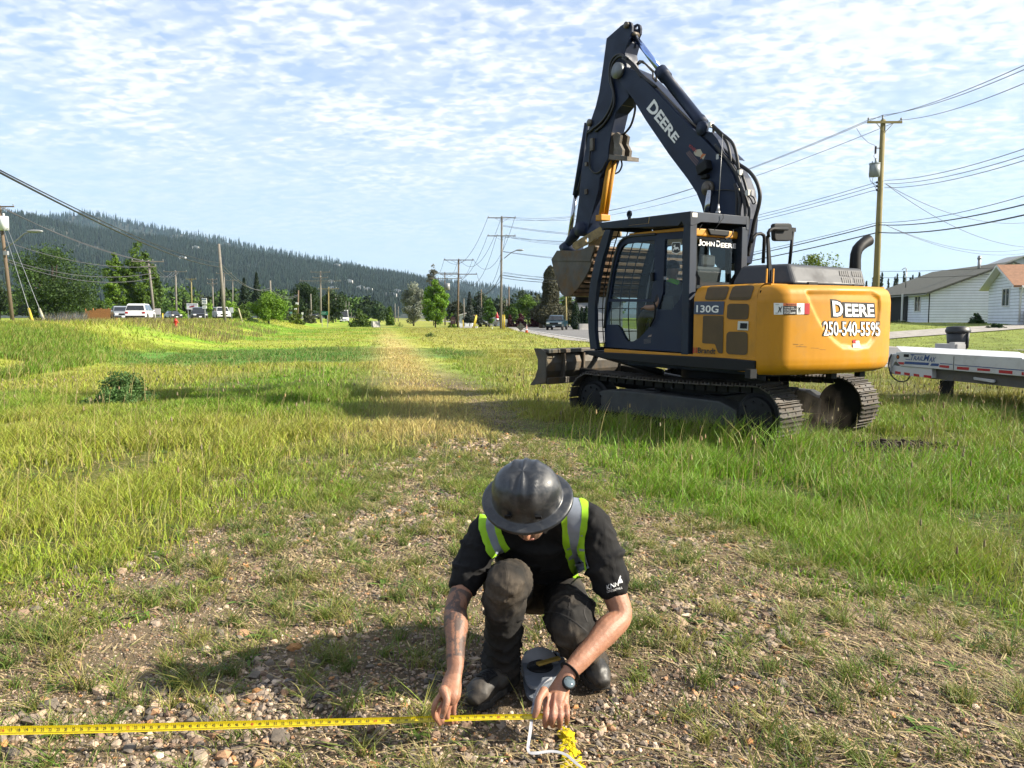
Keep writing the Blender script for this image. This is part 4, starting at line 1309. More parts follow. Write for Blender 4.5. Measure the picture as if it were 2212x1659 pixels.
# ---- linkage and bucket ---------------------------------------------
KT = .80
bk = empty('bucket'); bk.parent = EXC
mb = MB()
for y_ in (.17, -.17):
    plate(mb, [Ly(k1(*p), .17) + Vector((0, y_ - .17, 0)) for p in [(385, 285), (640, 130), (700, 95), (730, 120), (735, 190), (640, 235), (560, 290), (410, 362), (375, 330)]], [[Ly(k1(540 + 18 * cos(a), 250 + 28 * sin(a)), .17) + Vector((0, y_ - .17, 0)) for a in np.linspace(0, 2 * pi, 12, endpoint=False)]], (0, -.03, 0))
mb.build_split('linkage', mat('worn_yellow', (.30, .20, .06), .55, var=.3, vscale=8, dirt=(.10, .08, .05), dirtamt=.9, dscale=6), bk)
mb = MB()
mb.tube([Ly(k1(*p), .1) for p in [(430, 150), (400, 200), (330, 290), (265, 340)]], [.10, .10, .07, .07], 12)
c = Ly(k1(270, 345), .2); mb.cyl(c, c + Vector((0, -.4, 0)), .09); c = Ly(k1(440, 130), .2); mb.cyl(c, c + Vector((0, -.4, 0)), .12)
mb.build('bucket_link', NAVY, bk)
side_p = [(205, 370), (380, 374), (470, 362), (560, 322), (625, 312), (640, 330), (600, 420), (590, 500), (560, 590), (505, 690), (430, 800), (350, 872), (300, 880), (255, 840), (215, 740), (175, 610), (150, 490), (145, 470)]
sd = [Ly(k1(*p), KT) for p in side_p]
KW = 2.3
for dy in (0, -KW + .03):
    mb = MB(); mb.prism([p + Vector((0, dy, 0)) for p in sd], (0, -.03, 0)); mb.build('bucket_side', BKT, bk)
mb = MB(); mb.prism([Ly(k1(*p), KT + .012) for p in [(205, 368), (380, 372), (470, 360), (560, 320), (628, 310), (575, 490), (152, 484), (142, 470)]], (0, -.02, 0)); mb.build('bucket_rim', BKT, bk, bev=.004)
# back shell facing the cab, with wear strips
shell = [(625, 312), (640, 330), (600, 420), (590, 500), (560, 590), (505, 690), (430, 800), (350, 872), (300, 880), (255, 840), (215, 740)]
rows = []
for p in shell:
    a = Ly(k1(*p), KT - .02); rows.append([a, a + Vector((0, -KW + .04, 0))])
mb = MB(); mb.grid(rows); mb.grid([[q + Vector((.02, 0, .0)) for q in r_] for r_ in rows], flip=True); mb.build('bucket_shell', BKT, bk)
mb = MB()
L_ = [Ly(k1(*p), KT) for p in shell[:8]]
dd = np.concatenate([[0], np.cumsum([(b - a).length for a, b in zip(L_[:-1], L_[1:])])])
for k in range(9):
    s = dd[-1] * (k + .6) / 9.2
    x = float(np.interp(s, dd, [p.x for p in L_])); z = float(np.interp(s, dd, [p.z for p in L_]))
    mb.box((x - .012, KT - KW / 2, z), (.03, KW - .03, .05), Matrix.Rotation(radians(-20), 3, 'Y'))
mb.build_split('wear_strip', mat('rusty_strip', (.27, .16, .09), .6, metal=.3, var=.3, vscale=6, dirt=(.12, .09, .06), dirtamt=.8, dscale=5), bk, bev=.004)
mb = MB()
for k in range(0):
    a = Ly(k1(150, 480), KT - .05 - k * .36); mb.prism([a, a + Vector((.16, 0, -.03)), a + Vector((.16, 0, -.05)), a + Vector((0, 0, -.10))], (0, -.09, 0))
c = Ly(k1(430, 910), .2); mb = MB(); mb.cyl(c, c + Vector((0, -.3, 0)), .06); mb.box(c + Vector((0, -.15, .08)), (.1, .3, .16)); mb.build('bucket_hook', BLK, bk)

# ---- undercarriage ---------------------------------------------------
und = empty('undercarriage', (0, 0, 0), radians(10)); und.parent = EXC
TF, TR = 1.78, -1.62; RT = .37; ZC = RT - .01
def track(y0, y1):
    tr = empty('track'); tr.parent = und
    # chain path
    pth = []
    n = 46
    cf, cr_ = TF - RT, TR + RT
    straight = cf - cr_; per = 2 * straight + 2 * pi * RT
    def at(s):
        s = s % per
        if s < straight:                               # along the top, forward
            x = cr_ + s; sag = 0.025 * sin(pi * s / straight)
            return Vector((x, 0, ZC + RT - sag)), Vector((1, 0, 0))
        s -= straight
        if s < pi * RT:
            a = pi / 2 - s / RT
            return Vector((cf + RT * cos(a), 0, ZC + RT * sin(a))), Vector((sin(a), 0, -cos(a)))
        s -= pi * RT
        if s < straight:
            return Vector((cf - s, 0, ZC - RT)), Vector((-1, 0, 0))
        s -= straight
        a = -pi / 2 - s / RT
        return Vector((cr_ + RT * cos(a), 0, ZC + RT * sin(a))), Vector((sin(a), 0, -cos(a)))
    mb = MB(); ml = MB()
    ym = (y0 + y1) / 2; wd = abs(y1 - y0)
    for k in range(n):
        p, t = at(per * k / n)
        nrm = Vector((-t.z, 0, t.x))
        out = p - Vector(((cf + cr_) / 2, 0, ZC))
        if nrm.dot(out) < 0: nrm = -nrm
        R = Matrix((t, Vector((0, 1, 0)), nrm)).transposed()
        if R.determinant() < 0: R = Matrix((t, Vector((0, -1, 0)), nrm)).transposed()
        c = Vector((p.x, ym, p.z))
        pl = per / n
        mb.box(c, (pl * .94, wd, .018), R)
        for g_ in (-.36, 0.0, .36):
            mb.box(c + t * (pl * g_) + nrm * .018, (.016, wd * .99, .03), R)
        for yy in (-.09, .09):
            ml.box(c - nrm * .05 + Vector((0, yy, 0)), (pl * .8, .045, .08), R)
            for b_ in (-1, 1): mb.box(c + Vector((0, yy + .02 * b_, 0)) + nrm * .013 + t * (.03 * b_), (.022, .022, .014), R)
    mb.build('track_shoes', TRK, tr, bev=.003)
    ml.build('track_chain', BLK, tr)
    mf = MB()
    pr = [(cf + .05, ZC + .1), (cf - .3, ZC + .16), (cf - .9, ZC + .17), (cr_ + .5, ZC + .15), (cr_ + .25, ZC + .05), (cr_ + .25, ZC - .16), (cf - .05, ZC - .16), (cf + .1, ZC)]
    so_ = .11
    mf.prism([(x, ym + so_ + .06, z) for x, z in pr], (0, -2 * so_ - .12, 0))
    mf.build('track_frame', mat('track_frame_grey', (.045, .05, .05), .65, var=.3, vscale=5, dirt=(.13, .12, .10), dirtamt=.6, dscale=4), tr, bev=.02)
    for x, r_ in ((cf, RT - .09), (cr_, RT - .08)):
        ms = MB(); ms.lathe([(r_ * .3, -.14), (r_, -.11), (r_, .11), (r_ * .86, .13), (r_ * .8, .165), (r_ * .3, .18)], 28, (x, ym, ZC), (0, 1 if y0 > 0 else -1, 0), smooth=False)
        for q_ in range(9): ms.cyl((x + r_ * .62 * cos(q_ * .698), ym + (.17 if y0 > 0 else -.17), ZC + r_ * .62 * sin(q_ * .698)), (x + r_ * .62 * cos(q_ * .698), ym + (.19 if y0 > 0 else -.19), ZC + r_ * .62 * sin(q_ * .698)), .016, 6)
        ms.build('drive_sprocket' if x < 0 else 'idler_wheel', BLK, tr)
    for k in range(6):
        x = cr_ + .35 + (cf - cr_ - .7) * k / 5
        ms = MB(); ms.cyl((x, ym - .14, ZC - RT + .13), (x, ym + .14, ZC - RT + .13), .075, 16); ms.build('roller', BLK, tr)
    return tr
track(1.28, .78); track(-.78, -1.28)
mb = MB()
mb.box((0, 0, .52), (1.1, 1.7, .22)); mb.box((.5, 0, .45), (.3, 1.9, .2)); mb.box((-.5, 0, .45), (.3, 1.9, .2)); mb.cyl((0, 0, .6), (0, 0, .88), .58, 32)
mb.build('car_body', BLK, und, bev=.02)
# blade
bl = empty('dozer_blade'); bl.parent = und
prof = [(2.62, .50), (2.52, .60), (2.455, .72), (2.44, .85), (2.47, .98), (2.54, 1.06)]
mb = MB(); mb.grid([[Vector((x, y_, z)) for x, z in prof] for y_ in np.linspace(-1.28, 1.28, 2)], smooth=True)
bp = [Vector((x, 1.28, z)) for x, z in prof] + [Vector((x - .03 - (.1 if 0 < i < 5 else .02), 1.28, z)) for i, (x, z) in reversed(list(enumerate(prof)))]
mb.prism(bp, (0, -2.56, 0)); mb.build('blade_plate', BKT, bl)
mb = MB(); mb.prism([(2.66, 1.29, .49), (2.60, 1.29, .49), (2.30, 1.29, .55), (2.30, 1.29, 1.02), (2.42, 1.29, 1.07), (2.57, 1.29, 1.07), (2.48, 1.29, .9), (2.48, 1.29, .75), (2.55, 1.29, .6)], (0, -.03, 0))
mb.prism([(2.60, -1.26, .49), (2.30, -1.26, .55), (2.30, -1.26, 1.02), (2.42, -1.26, 1.07), (2.57, -1.26, 1.07), (2.48, -1.26, .9), (2.55, -1.26, .6)], (0, -.03, 0)); mb.build_split('blade_end', BKT, bl)
mb = MB(); mb.box2((2.26, 1.26, 1.0), (2.46, -1.26, 1.06)); mb.box2((2.28, 1.26, .52), (2.34, -1.26, .62)); 
for y_ in (.9, .45, -.45, -.9): mb.box2((2.28, y_ - .02, .55), (2.44, y_ + .02, 1.02))
mb.build('blade_box', BKT, bl, bev=.008)
mb = MB()
for y_ in (.5, -.5): mb.beam((2.3, y_, .66), (.6, y_ * .9, .5), .14, .18)
mb.build_split('blade_push_arm', BLK, bl, bev=.02)
mb = MB(); mb.cyl((2.3, .1, .95), (1.0, .1, .72), .05); mb.build('blade_cylinder', BLK, bl)
# mud on the far track shoes and dirt under the near sprocket
mb = MB()
for k in range(9):
    x = random.uniform(-1.2, -.3); y_ = -1.03 + random.uniform(-.2, .2)
    mb.ell((x, y_, ZC + RT + .02), (random.uniform(.03, .07), random.uniform(.03, .06), random.uniform(.02, .04)), 7, 5, fn=lambda d, p: p * random.uniform(.7, 1.2))
mb.build_split('mud_clod', MUD, und)
# signs on the guard and cab
bvg = bvh_of([guard_roof])
BRS = mat('brass_plate', (.42, .27, .06), .45, var=.1, dirt=(.12, .08, .03), dirtamt=.6, dscale=12)
poly_decal('dealer_plate', [k1(*p) for p in [(1015, 12), (1238, -4), (1228, 68), (1003, 92)]], bvg, BRS, g, .003)
decal('dealer_plate_lettering', norm_text('Brandt', .02), [k1(1052, 8), k1(1222, -2), k1(1214, 62), k1(1046, 80)], bvg, OUTL, g, .006)
for k in range(3): poly_decal('dealer_plate_lettering', [k1(1020 + k * 11, 20), k1(1026 + k * 11, 19), k1(1021 + k * 11, 78), k1(1015 + k * 11, 79)], bvg, OUTL, g, .006)
poly_decal('reflector', [k4(*p) for p in [(248, 850), (292, 852), (292, 892), (248, 890)]], bvg, WHT, g, .004)
bvr = bvh_of([rear_glass])
decal('window_lettering', norm_text('J', .02), [k4(302, 1100), k4(330, 1102), k4(330, 1160), k4(302, 1158)], bvr, WHT, cab, .004)
decal('window_lettering', norm_text('OHN', .02), [k4(332, 1116), k4(455, 1124), k4(455, 1168), k4(332, 1160)], bvr, WHT, cab, .004)
decal('window_lettering', norm_text('D', .02), [k4(472, 1112), k4(508, 1114), k4(508, 1172), k4(472, 1170)], bvr, WHT, cab, .004)
decal('window_lettering', norm_text('EERE', .02), [k4(512, 1132), k4(655, 1142), k4(655, 1186), k4(512, 1176)], bvr, WHT, cab, .004)
bvq = bvh_of([o for o in cab.children if o.name.startswith('quarter_window')])
bq = rpoly([(1485, 280), (1582, 274), (1582, 385), (1535, 408), (1482, 388)], 14)
poly_decal('deer_badge', [k1(*p) for p in bq], bvq, WHT, cab, .004)
bq = rpoly([(1490, 286), (1577, 280), (1577, 380), (1535, 401), (1488, 383)], 14)
poly_decal('deer_badge', [k1(*p) for p in bq], bvq, OUTL, cab, .006)
deer = [(1502, 350), (1498, 378), (1506, 376), (1512, 354), (1530, 360), (1552, 350), (1568, 366), (1574, 360), (1560, 344), (1562, 332), (1545, 328), (1530, 334), (1524, 318), (1530, 300), (1522, 306), (1518, 298), (1516, 312), (1506, 300), (1510, 318), (1502, 324), (1512, 330), (1516, 344)]
poly_decal('deer_badge', [k1(*p) for p in deer], bvq, WHT, cab, .008)
bvl = bvh_of([cab_l])
poly_decal('contractor_decal', [k1(*p) for p in [(1178, 1335), (1255, 1325), (1262, 1300), (1230, 1310), (1215, 1330)]], bvl, mat('badge_dim2', (.3, .22, .18), .5), cab, .004)
for k in range(4): poly_decal('contractor_decal', [k1(1172, 1352 + k * 14), k1(1252, 1346 + k * 14), k1(1252, 1352 + k * 14), k1(1172, 1358 + k * 14)], bvl, mat('badge_dim3', (.12, .11, .12), .5), cab, .004)
# ================================================================== the crouching person
kA = lambda x, y: (909.8 + .4161 * x, 968.5 + .4161 * y)      # man crop
kH = lambda x, y: (909.8 + .2123 * x, 1379.4 + .2123 * y)     # hands crop
GZ = 0.13
def PA(x, y, D): return P(*kA(x, y), D)
def PH(x, y, D): return P(*kH(x, y), D)
SKIN = None
def skin_mat():
    m = bpy.data.materials.new('skin'); m.use_nodes = True
    t = m.node_tree; b = t.nodes['Principled BSDF']
    b.inputs['Roughness'].default_value = 0.55
    b.inputs['Subsurface Weight'].default_value = 0.12
    b.inputs['Subsurface Radius'].default_value = (0.01, 0.004, 0.002)
    tc = nd(t, 'ShaderNodeTexCoord'); v = tc.outputs['Object']
    a = nd(t, 'ShaderNodeAttribute'); a.attribute_name = 'Col'
    c = mixc(t, 1.0, a.outputs['Color'], ramp(t, noise(t, v, 38, 5, .6), [(.3, .86), (.7, 1.12)]), 'MULTIPLY')
    t.links.new(c, b.inputs['Base Color'])
    bp = nd(t, 'ShaderNodeBump'); bp.inputs['Distance'].default_value = .0015
    h = math_node(t, 'ADD', noise(t, v, 90, 5, .7), math_node(t, 'MULTIPLY', noise(t, v, 26, 3, .5, 1.0), 1.2))
    t.links.new(h, bp.inputs['Height']); t.links.new(bp.outputs[0], b.inputs['Normal'])
    return m
def cloth_mat(name, col, dust, amt, seed=0, wr=.006):
    m = bpy.data.materials.new(name); m.use_nodes = True
    t = m.node_tree; b = t.nodes['Principled BSDF']
    b.inputs['Roughness'].default_value = .85
    b.inputs['Specular IOR Level'].default_value = .25
    tc = nd(t, 'ShaderNodeTexCoord'); v = tc.outputs['Object']
    n1 = noise(t, v, 4.5, 3, .5, .3)
    n2 = noise(t, v, 55, 4, .7)
    f = math_node(t, 'MULTIPLY', ramp(t, n1, [(.46, 0), (.68, amt)]), ramp(t, n2, [(.3, .5), (.7, 1.2)]))
    c = mixc(t, f, alb(col), alb(dust))
    t.links.new(c, b.inputs['Base Color'])
    bp = nd(t, 'ShaderNodeBump'); bp.inputs['Distance'].default_value = wr
    mp = nd(t, 'ShaderNodeMapping'); mp.inputs['Scale'].default_value = (1, 1, .6)
    t.links.new(v, mp.inputs[0])
    h = math_node(t, 'ADD', noise(t, mp.outputs[0], 13, 3, .5, 1.4), math_node(t, 'MULTIPLY', noise(t, v, 300, 2, .5), .06))
    t.links.new(h, bp.inputs['Height']); t.links.new(bp.outputs[0], b.inputs['Normal'])
    return m
SHIRT = cloth_mat('black_polo', (.0065, .0065, .0075), (.06, .055, .05), .3)
TROU = cloth_mat('work_trousers', (.020, .0185, .017), (.19, .15, .11), .6)
SKIN = skin_mat()

def remeshed(mb, name, m, parent, vox, smooth_it=4, noise_amp=0.0, nscale=9, fac=.5):
    me = bpy.data.meshes.new('tmp'); me.from_pydata(mb.v, [], mb.f); me.update()
    bm = bmesh.new(); bm.from_mesh(me)
    bmesh.ops.recalc_face_normals(bm, faces=bm.faces); bm.to_mesh(me); bm.free()
    o = bpy.data.objects.new('tmp', me); COL.objects.link(o)
    r = o.modifiers.new('r', 'REMESH'); r.mode = 'VOXEL'; r.voxel_size = vox; r.adaptivity = 0
    s = o.modifiers.new('s', 'SMOOTH'); s.iterations = smooth_it; s.factor = fac
    dg = bpy.context.evaluated_depsgraph_get(); dg.update()
    nm_ = bpy.data.meshes.new_from_object(o.evaluated_get(dg))
    bpy.data.objects.remove(o)
    nm_.name = name
    if noise_amp:
        n = len(nm_.vertices); co = np.empty(n * 3); nm_.vertices.foreach_get('co', co); co = co.reshape(-1, 3)
        no = np.empty(n * 3); nm_.vertices.foreach_get('normal', no); no = no.reshape(-1, 3)
        k = fbm(co[:, 0] * nscale + co[:, 2] * nscale * .7, co[:, 1] * nscale - co[:, 2] * nscale * .5, 1.0, 3, 3) - .5
        k2_ = np.abs(fbm(co[:, 0] * nscale * 2 + co[:, 2] * 6, co[:, 2] * nscale * 2.2 + co[:, 1] * 5, 1.0, 7, 2) - .5)
        co += no * ((k * 1.0 - k2_ * 1.1) * noise_amp)[:, None]
        nm_.vertices.foreach_set('co', co.ravel())
    for p in (nm_.materials,): p.clear()
    nm_.materials.append(m)
    nm_.polygons.foreach_set('use_smooth', np.ones(len(nm_.polygons), bool))
    nm_.update()
    q = bpy.data.objects.new(name, nm_); COL.objects.link(q)
    if parent is not None:
        q.parent = parent; nm_.transform(parent_world(parent).inverted())
    return q
def limb(mb, pts, rad, seg=16, sub=6, up=None):
    """smooth swept limb through joints; radii may be (a, b) pairs"""
    pts = [Vector(p) for p in pts]
    rad = [r if isinstance(r, tuple) else (r, r) for r in rad]
    n = len(pts); out = []; ro = []
    for i in range(n - 1):
        p0 = pts[max(0, i - 1)]; p1 = pts[i]; p2 = pts[i + 1]; p3 = pts[min(n - 1, i + 2)]
        for k in range(sub):
            t = k / sub
            out.append(0.5 * ((2 * p1) + (p2 - p0) * t + (2 * p0 - 5 * p1 + 4 * p2 - p3) * t * t + (3 * p1 - p0 - 3 * p2 + p3) * t ** 3))
            s = t * t * (3 - 2 * t)
            ro.append((rad[i][0] * (1 - s) + rad[i + 1][0] * s, rad[i][1] * (1 - s) + rad[i + 1][1] * s))
    out.append(pts[-1]); ro.append(rad[-1])
    # rounded ends
    d0 = (out[0] - out[1]).normalized(); d1 = (out[-1] - out[-2]).normalized()
    a0, a1 = min(ro[0]), min(ro[-1])
    out = [out[0] + d0 * a0 * .75, out[0] + d0 * a0 * .5] + out + [out[-1] + d1 * a1 * .5, out[-1] + d1 * a1 * .75]
    ro = [(ro[0][0] * .3, ro[0][1] * .3), (ro[0][0] * .8, ro[0][1] * .8)] + ro + [(ro[-1][0] * .8, ro[-1][1] * .8), (ro[-1][0] * .3, ro[-1][1] * .3)]
    mb.tube(out, ro, seg, up=up)

MAN = empty('person', (0.1, 2.9, GZ), 0, 'crouching person in black hard hat, polo and reflective vest straps holding a yellow tape', 'person')
# joints
Sr = P(1046, 1150, 2.92); Er = P(985, 1310, 2.74); Wr = P(983, 1446, 2.52)
Sl = P(1278, 1130, 2.90); El = P(1340, 1328, 2.77); Wl = P(1229, 1452, 2.58)
pelv = Vector((.10, 3.20, .42)); belly = Vector((.105, 3.10, .56)); chest = Vector((.105, 2.98, .72)); neckb = Vector((.10, 2.89, .79))
hipr = Vector((.0, 3.12, .42)); hipl = Vector((.21, 3.14, .40))
Kr = P(1093, 1255, 2.70); Kl = P(1237, 1352, 2.70)
Ar = P(1082, 1462, 2.86); Al = P(1278, 1440, 3.02)
hax = Vector((-.125, -.60, .79)).normalized()                 # axis of the hat
hfw = Vector((-.14, -.80, 0)); hfw = (hfw - hax * hfw.dot(hax)).normalized()
hsd = hfw.cross(hax).normalized()
brim = P(1138, 1073, 2.72)
hc = brim - hax * .03 + hfw * 0.0
HR = Matrix((hsd, hfw, hax)).transposed()

# ---- skin: head, neck, both arms and hands: one continuous mesh -------
sk = MB()
sk.ell(hc - hax * .005, (.074, .092, .10), 20, 14, HR)
sk.ell(hc - hax * .085 + hfw * .035, (.056, .058, .065), 16, 10, HR)        # jaw
sk.ell(hc - hax * .062 + hfw * .10, (.013, .020, .024), 10, 8, HR)          # nose
sk.ell(hc - hax * .05 + hsd * .076, (.010, .020, .030), 8, 6, HR); sk.ell(hc - hax * .05 - hsd * .076, (.010, .020, .030), 8, 6, HR)
limb(sk, [hc - hax * .07 - hfw * .03, hc - hax * .13 - hfw * .035, neckb], [.052, .054, .062])
def lerp(a, b, t): return a + (b - a) * t
limb(sk, [lerp(Sr, Er, .3), lerp(Sr, Er, .7), Er, lerp(Er, Wr, .28), lerp(Er, Wr, .7), Wr], [.050, .045, .041, .045, .033, (.029, .022)])
limb(sk, [lerp(Sl, El, .3), lerp(Sl, El, .7), El, lerp(El, Wl, .28), lerp(El, Wl, .7), Wl], [.052, .047, .043, .049, .037, (.031, .024)])
# image-left hand: palm up, thumb holding the tape
def hand(chains, palm):
    for pts, r in palm: limb(sk, pts, r, 14, 5)
    for pts, r in chains: limb(sk, pts, r, 12, 4)
DT = 2.44
hand([([PH(205, 560, 2.44), PH(140, 660, 2.42), PH(128, 770, 2.42), PH(190, 868, 2.44)], [.0105, .0098, .009, .0078]),
      ([PH(240, 640, 2.44), PH(185, 730, 2.435), PH(205, 820, 2.44), PH(262, 862, 2.455)], [.0105, .0098, .009, .0078]),
      ([PH(290, 640, 2.45), PH(262, 740, 2.445), PH(272, 815, 2.45), PH(308, 862, 2.465)], [.0102, .0095, .0088, .0076]),
      ([PH(345, 630, 2.46), PH(330, 720, 2.455), PH(332, 790, 2.46), PH(352, 850, 2.475)], [.0095, .009, .0082, .0072]),
      ([PH(225, 520, 2.43), PH(262, 620, 2.405), PH(238, 710, 2.395), PH(212, 795, 2.402)], [.0175, .0125, .0115, .0092])],
     [([Wr, PH(300, 460, 2.48), PH(275, 560, 2.445), PH(250, 625, 2.44)], [(.028, .022), (.033, .019), (.036, .017), (.034, .013)]),
      ([Wr, PH(355, 480, 2.485), PH(355, 570, 2.465), PH(335, 640, 2.46)], [(.022, .02), (.018, .018), (.016, .015), (.012, .012)])])
# image-right hand: back of the hand up, fingers curled down, thumb on the tape
hand([([PH(1270, 690, 2.49), PH(1268, 770, 2.455), PH(1258, 850, 2.455), PH(1262, 888, 2.485)], [.0120, .0112, .010, .0088]),
      ([PH(1345, 690, 2.49), PH(1342, 775, 2.452), PH(1332, 850, 2.455), PH(1335, 890, 2.485)], [.0120, .0114, .010, .0088]),
      ([PH(1415, 690, 2.50), PH(1415, 780, 2.458), PH(1410, 855, 2.46), PH(1405, 896, 2.49)], [.0115, .011, .0098, .0086]),
      ([PH(1478, 680, 2.51), PH(1482, 750, 2.468), PH(1482, 820, 2.468), PH(1475, 864, 2.495)], [.0105, .010, .009, .0080]),
      ([PH(1250, 530, 2.51), PH(1196, 620, 2.475), PH(1178, 720, 2.455), PH(1150, 790, 2.45)], [.0165, .0130, .0120, .0095])],
     [([Wl, PH(1400, 510, 2.545), PH(1350, 600, 2.515), PH(1330, 690, 2.495)], [(.031, .024), (.036, .021), (.040, .019), (.037, .015)]),
      ([Wl, PH(1450, 520, 2.55), PH(1450, 610, 2.525), PH(1440, 690, 2.505)], [(.024, .022), (.020, .019), (.019, .017), (.015, .014)]),
      ([PH(1300, 560, 2.512), PH(1285, 640, 2.49), PH(1272, 735, 2.462)], [.006, .005, .008]),
      ([PH(1360, 560, 2.508), PH(1350, 660, 2.482), PH(1344, 740, 2.458)], [.006, .005, .008]),
      ([PH(1420, 560, 2.52), PH(1418, 660, 2.495), PH(1416, 745, 2.466)], [.006, .005, .008])])
skin_o = remeshed(sk, 'body', SKIN, MAN, .0032, 3, 0)
# colouring: tattoos on the image-left forearm, pinker knuckles, beard
me = skin_o.data; n = len(me.vertices); co = np.empty(n * 3); me.vertices.foreach_get('co', co); co = co.reshape(-1, 3)
wco = co + np.array(MAN.location)
base = np.array([.56, .27, .16]); c = np.tile(base, (n, 1)) * (0.92 + .16 * fbm(co[:, 0] * 30 + co[:, 2] * 20, co[:, 1] * 30, 1, 4)[:, None])
def seg_t(A, B):
    d = np.array(B - A); L = (d ** 2).sum(); t = ((wco - np.array(A)) @ d) / L
    dist = np.linalg.norm(wco - (np.array(A) + np.clip(t, 0, 1)[:, None] * d), axis=1)
    return t, dist
t, dist = seg_t(Er, Wr)
ang = np.arctan2(wco[:, 0] - (np.interp(t, [0, 1], [Er.x, Wr.x])), wco[:, 1] - np.interp(t, [0, 1], [Er.y, Wr.y]))
pat = fbm(t * 9 + 3, ang * 1.7, 1, 12, 3)
tat = (sstep(.46, .52, pat)) * (dist < .07) * (t > -.7) * (t < .86) * .72
lin = (np.abs(np.sin(t * 38 + np.sin(ang * 3) * 2)) < .16) * (dist < .07) * (t > -.3) * (t < .88) * .45
tat = np.clip(tat + lin, 0, .8)[:, None]
arm_r = ((dist < .07) & (t > -1) & (t < 1.1))[:, None]
c = np.where(arm_r, c * .72, c)
c = c * (1 - tat) + np.array([.045, .05, .052]) * tat
for hcen, D_ in ((PH(1350, 760, 2.46), .05), (PH(250, 720, 2.44), .05), (PH(1350, 880, 2.47), .035)):
    d = np.linalg.norm(wco - np.array(hcen), axis=1); f = (np.exp(-(d / D_) ** 2) * .5)[:, None]
    c = c * (1 - f) + np.array([.52, .22, .16]) * f
loc = (wco - np.array(hc)) @ np.array(HR)
beard = ((loc[:, 2] < -.075) & (loc[:, 1] > .0) & (loc[:, 2] > -.17) & (np.abs(loc[:, 0]) < .075)) * (.45 + .5 * fbm(co[:, 0] * 160, co[:, 2] * 160, 1, 2))
c = c * (1 - beard[:, None]) + np.array([.20, .15, .11]) * beard[:, None]
at = me.attributes.new('Col', 'FLOAT_COLOR', 'POINT'); c4_ = np.ones((n, 4), np.float32); c4_[:, :3] = c * .50; at.data.foreach_set('color', c4_.ravel())
# thumb nails
NAIL = mat('nail', (.62, .42, .36), .3, var=.05)
bvk = bvh_of([skin_o])
poly_decal('thumbnail', [kH(*p) for p in rpoly([(198, 765), (232, 770), (226, 805), (196, 802)], 12)], bvk, NAIL, MAN, .0012)
# short hair at the neck
mb = MB(); mb.ell(hc - hax * .035 - hfw * .022, (.080, .080, .075), 18, 12, HR); mb.build('hair', mat('short_hair', (.07, .045, .03), .9, var=.3, bump=.003, bscale=300), MAN, world=True)
# face details: eyes, mouth, glasses arm
mb = MB()
for s_ in (-1, 1): mb.ell(hc - hax * .032 + hfw * .084 + hsd * (.031 * s_), (.011, .009, .009), 10, 8, HR)
mb.build_split('eye', mat('eye', (.5, .48, .45), .2, var=0), MAN)
for o_ in [q for q in MAN.children if q.name.startswith('eye')]: o_.data.transform(parent_world(MAN).inverted())
mb = MB(); mb.ell(hc - hax * .10 + hfw * .088, (.022, .008, .006), 12, 6, HR); mb.build('mouth', mat('lips', (.35, .13, .10), .5, var=0), MAN, world=True)
# ---- hard hat ---------------------------------------------------------
HATM = mat('hat_black', (.018, .021, .027), .34, var=.25, vscale=9, coat=.25, dirt=(.17, .165, .16), dirtamt=.55, dscale=11, bump=.0006, bscale=70)
mb = MB()
bx, by = .166, .147
rows = []
hat_prof = [(1.0, -.014, 1), (1.0, -.006, 1), (.985, -.002, 1), (.93, .000, 1), (.86, .003, 1), (.80, .004, 1), (.775, .006, 1), (.765, .016, 1)]
seg = 56
def hatpt(a, r, z):
    return brim + hsd * (cos(a) * bx * r) + hfw * (sin(a) * by * r) + hax * z
for r, z, _ in hat_prof:
    rows.append([hatpt(a, r * (1 + .02 * max(0, sin(a)) ** 2), z - .012 * (abs(sin(a)) ** 2) * r) for a in np.linspace(0, 2 * pi, seg + 1)])
for k in range(1, 15):
    th = (pi / 2) * k / 14
    rr = .765 * cos(th) ** .62; z = .018 + .108 * sin(th) ** 1.05
    row = []
    for a in np.linspace(0, 2 * pi, seg + 1):
        x = cos(a) * rr
        zz = z
        # three ridges running front to back
        for rc in (-.24, 0, .24):
            zz += .009 * math.exp(-((x - rc) / .055) ** 2) * min(1, sin(th) * 1.6) * (1 if k > 2 else 0)
        row.append(hatpt(a, max(rr, .002), zz) - hfw * .006)
    rows.append(row)
mb.grid(rows, flip=True)
under = [[hatpt(a, r, -.014 - .012 * (abs(sin(a)) ** 2) * r) for a in np.linspace(0, 2 * pi, seg + 1)] for r in (1.0, .78)]
mb.grid(under)
mb.build('hard_hat', HATM, MAN, world=True)
mb = MB()
for s_ in (-1, 1):
    c0 = hatpt(pi / 2 + s_ * .42, .80, .022); mb.box(c0, (.022, .006, .014), HR); 
mb.build_split('hat_slot', BLK, MAN)
for o_ in [q for q in MAN.children if q.name.startswith('hat_slot')]: o_.data.transform(parent_world(MAN).inverted())
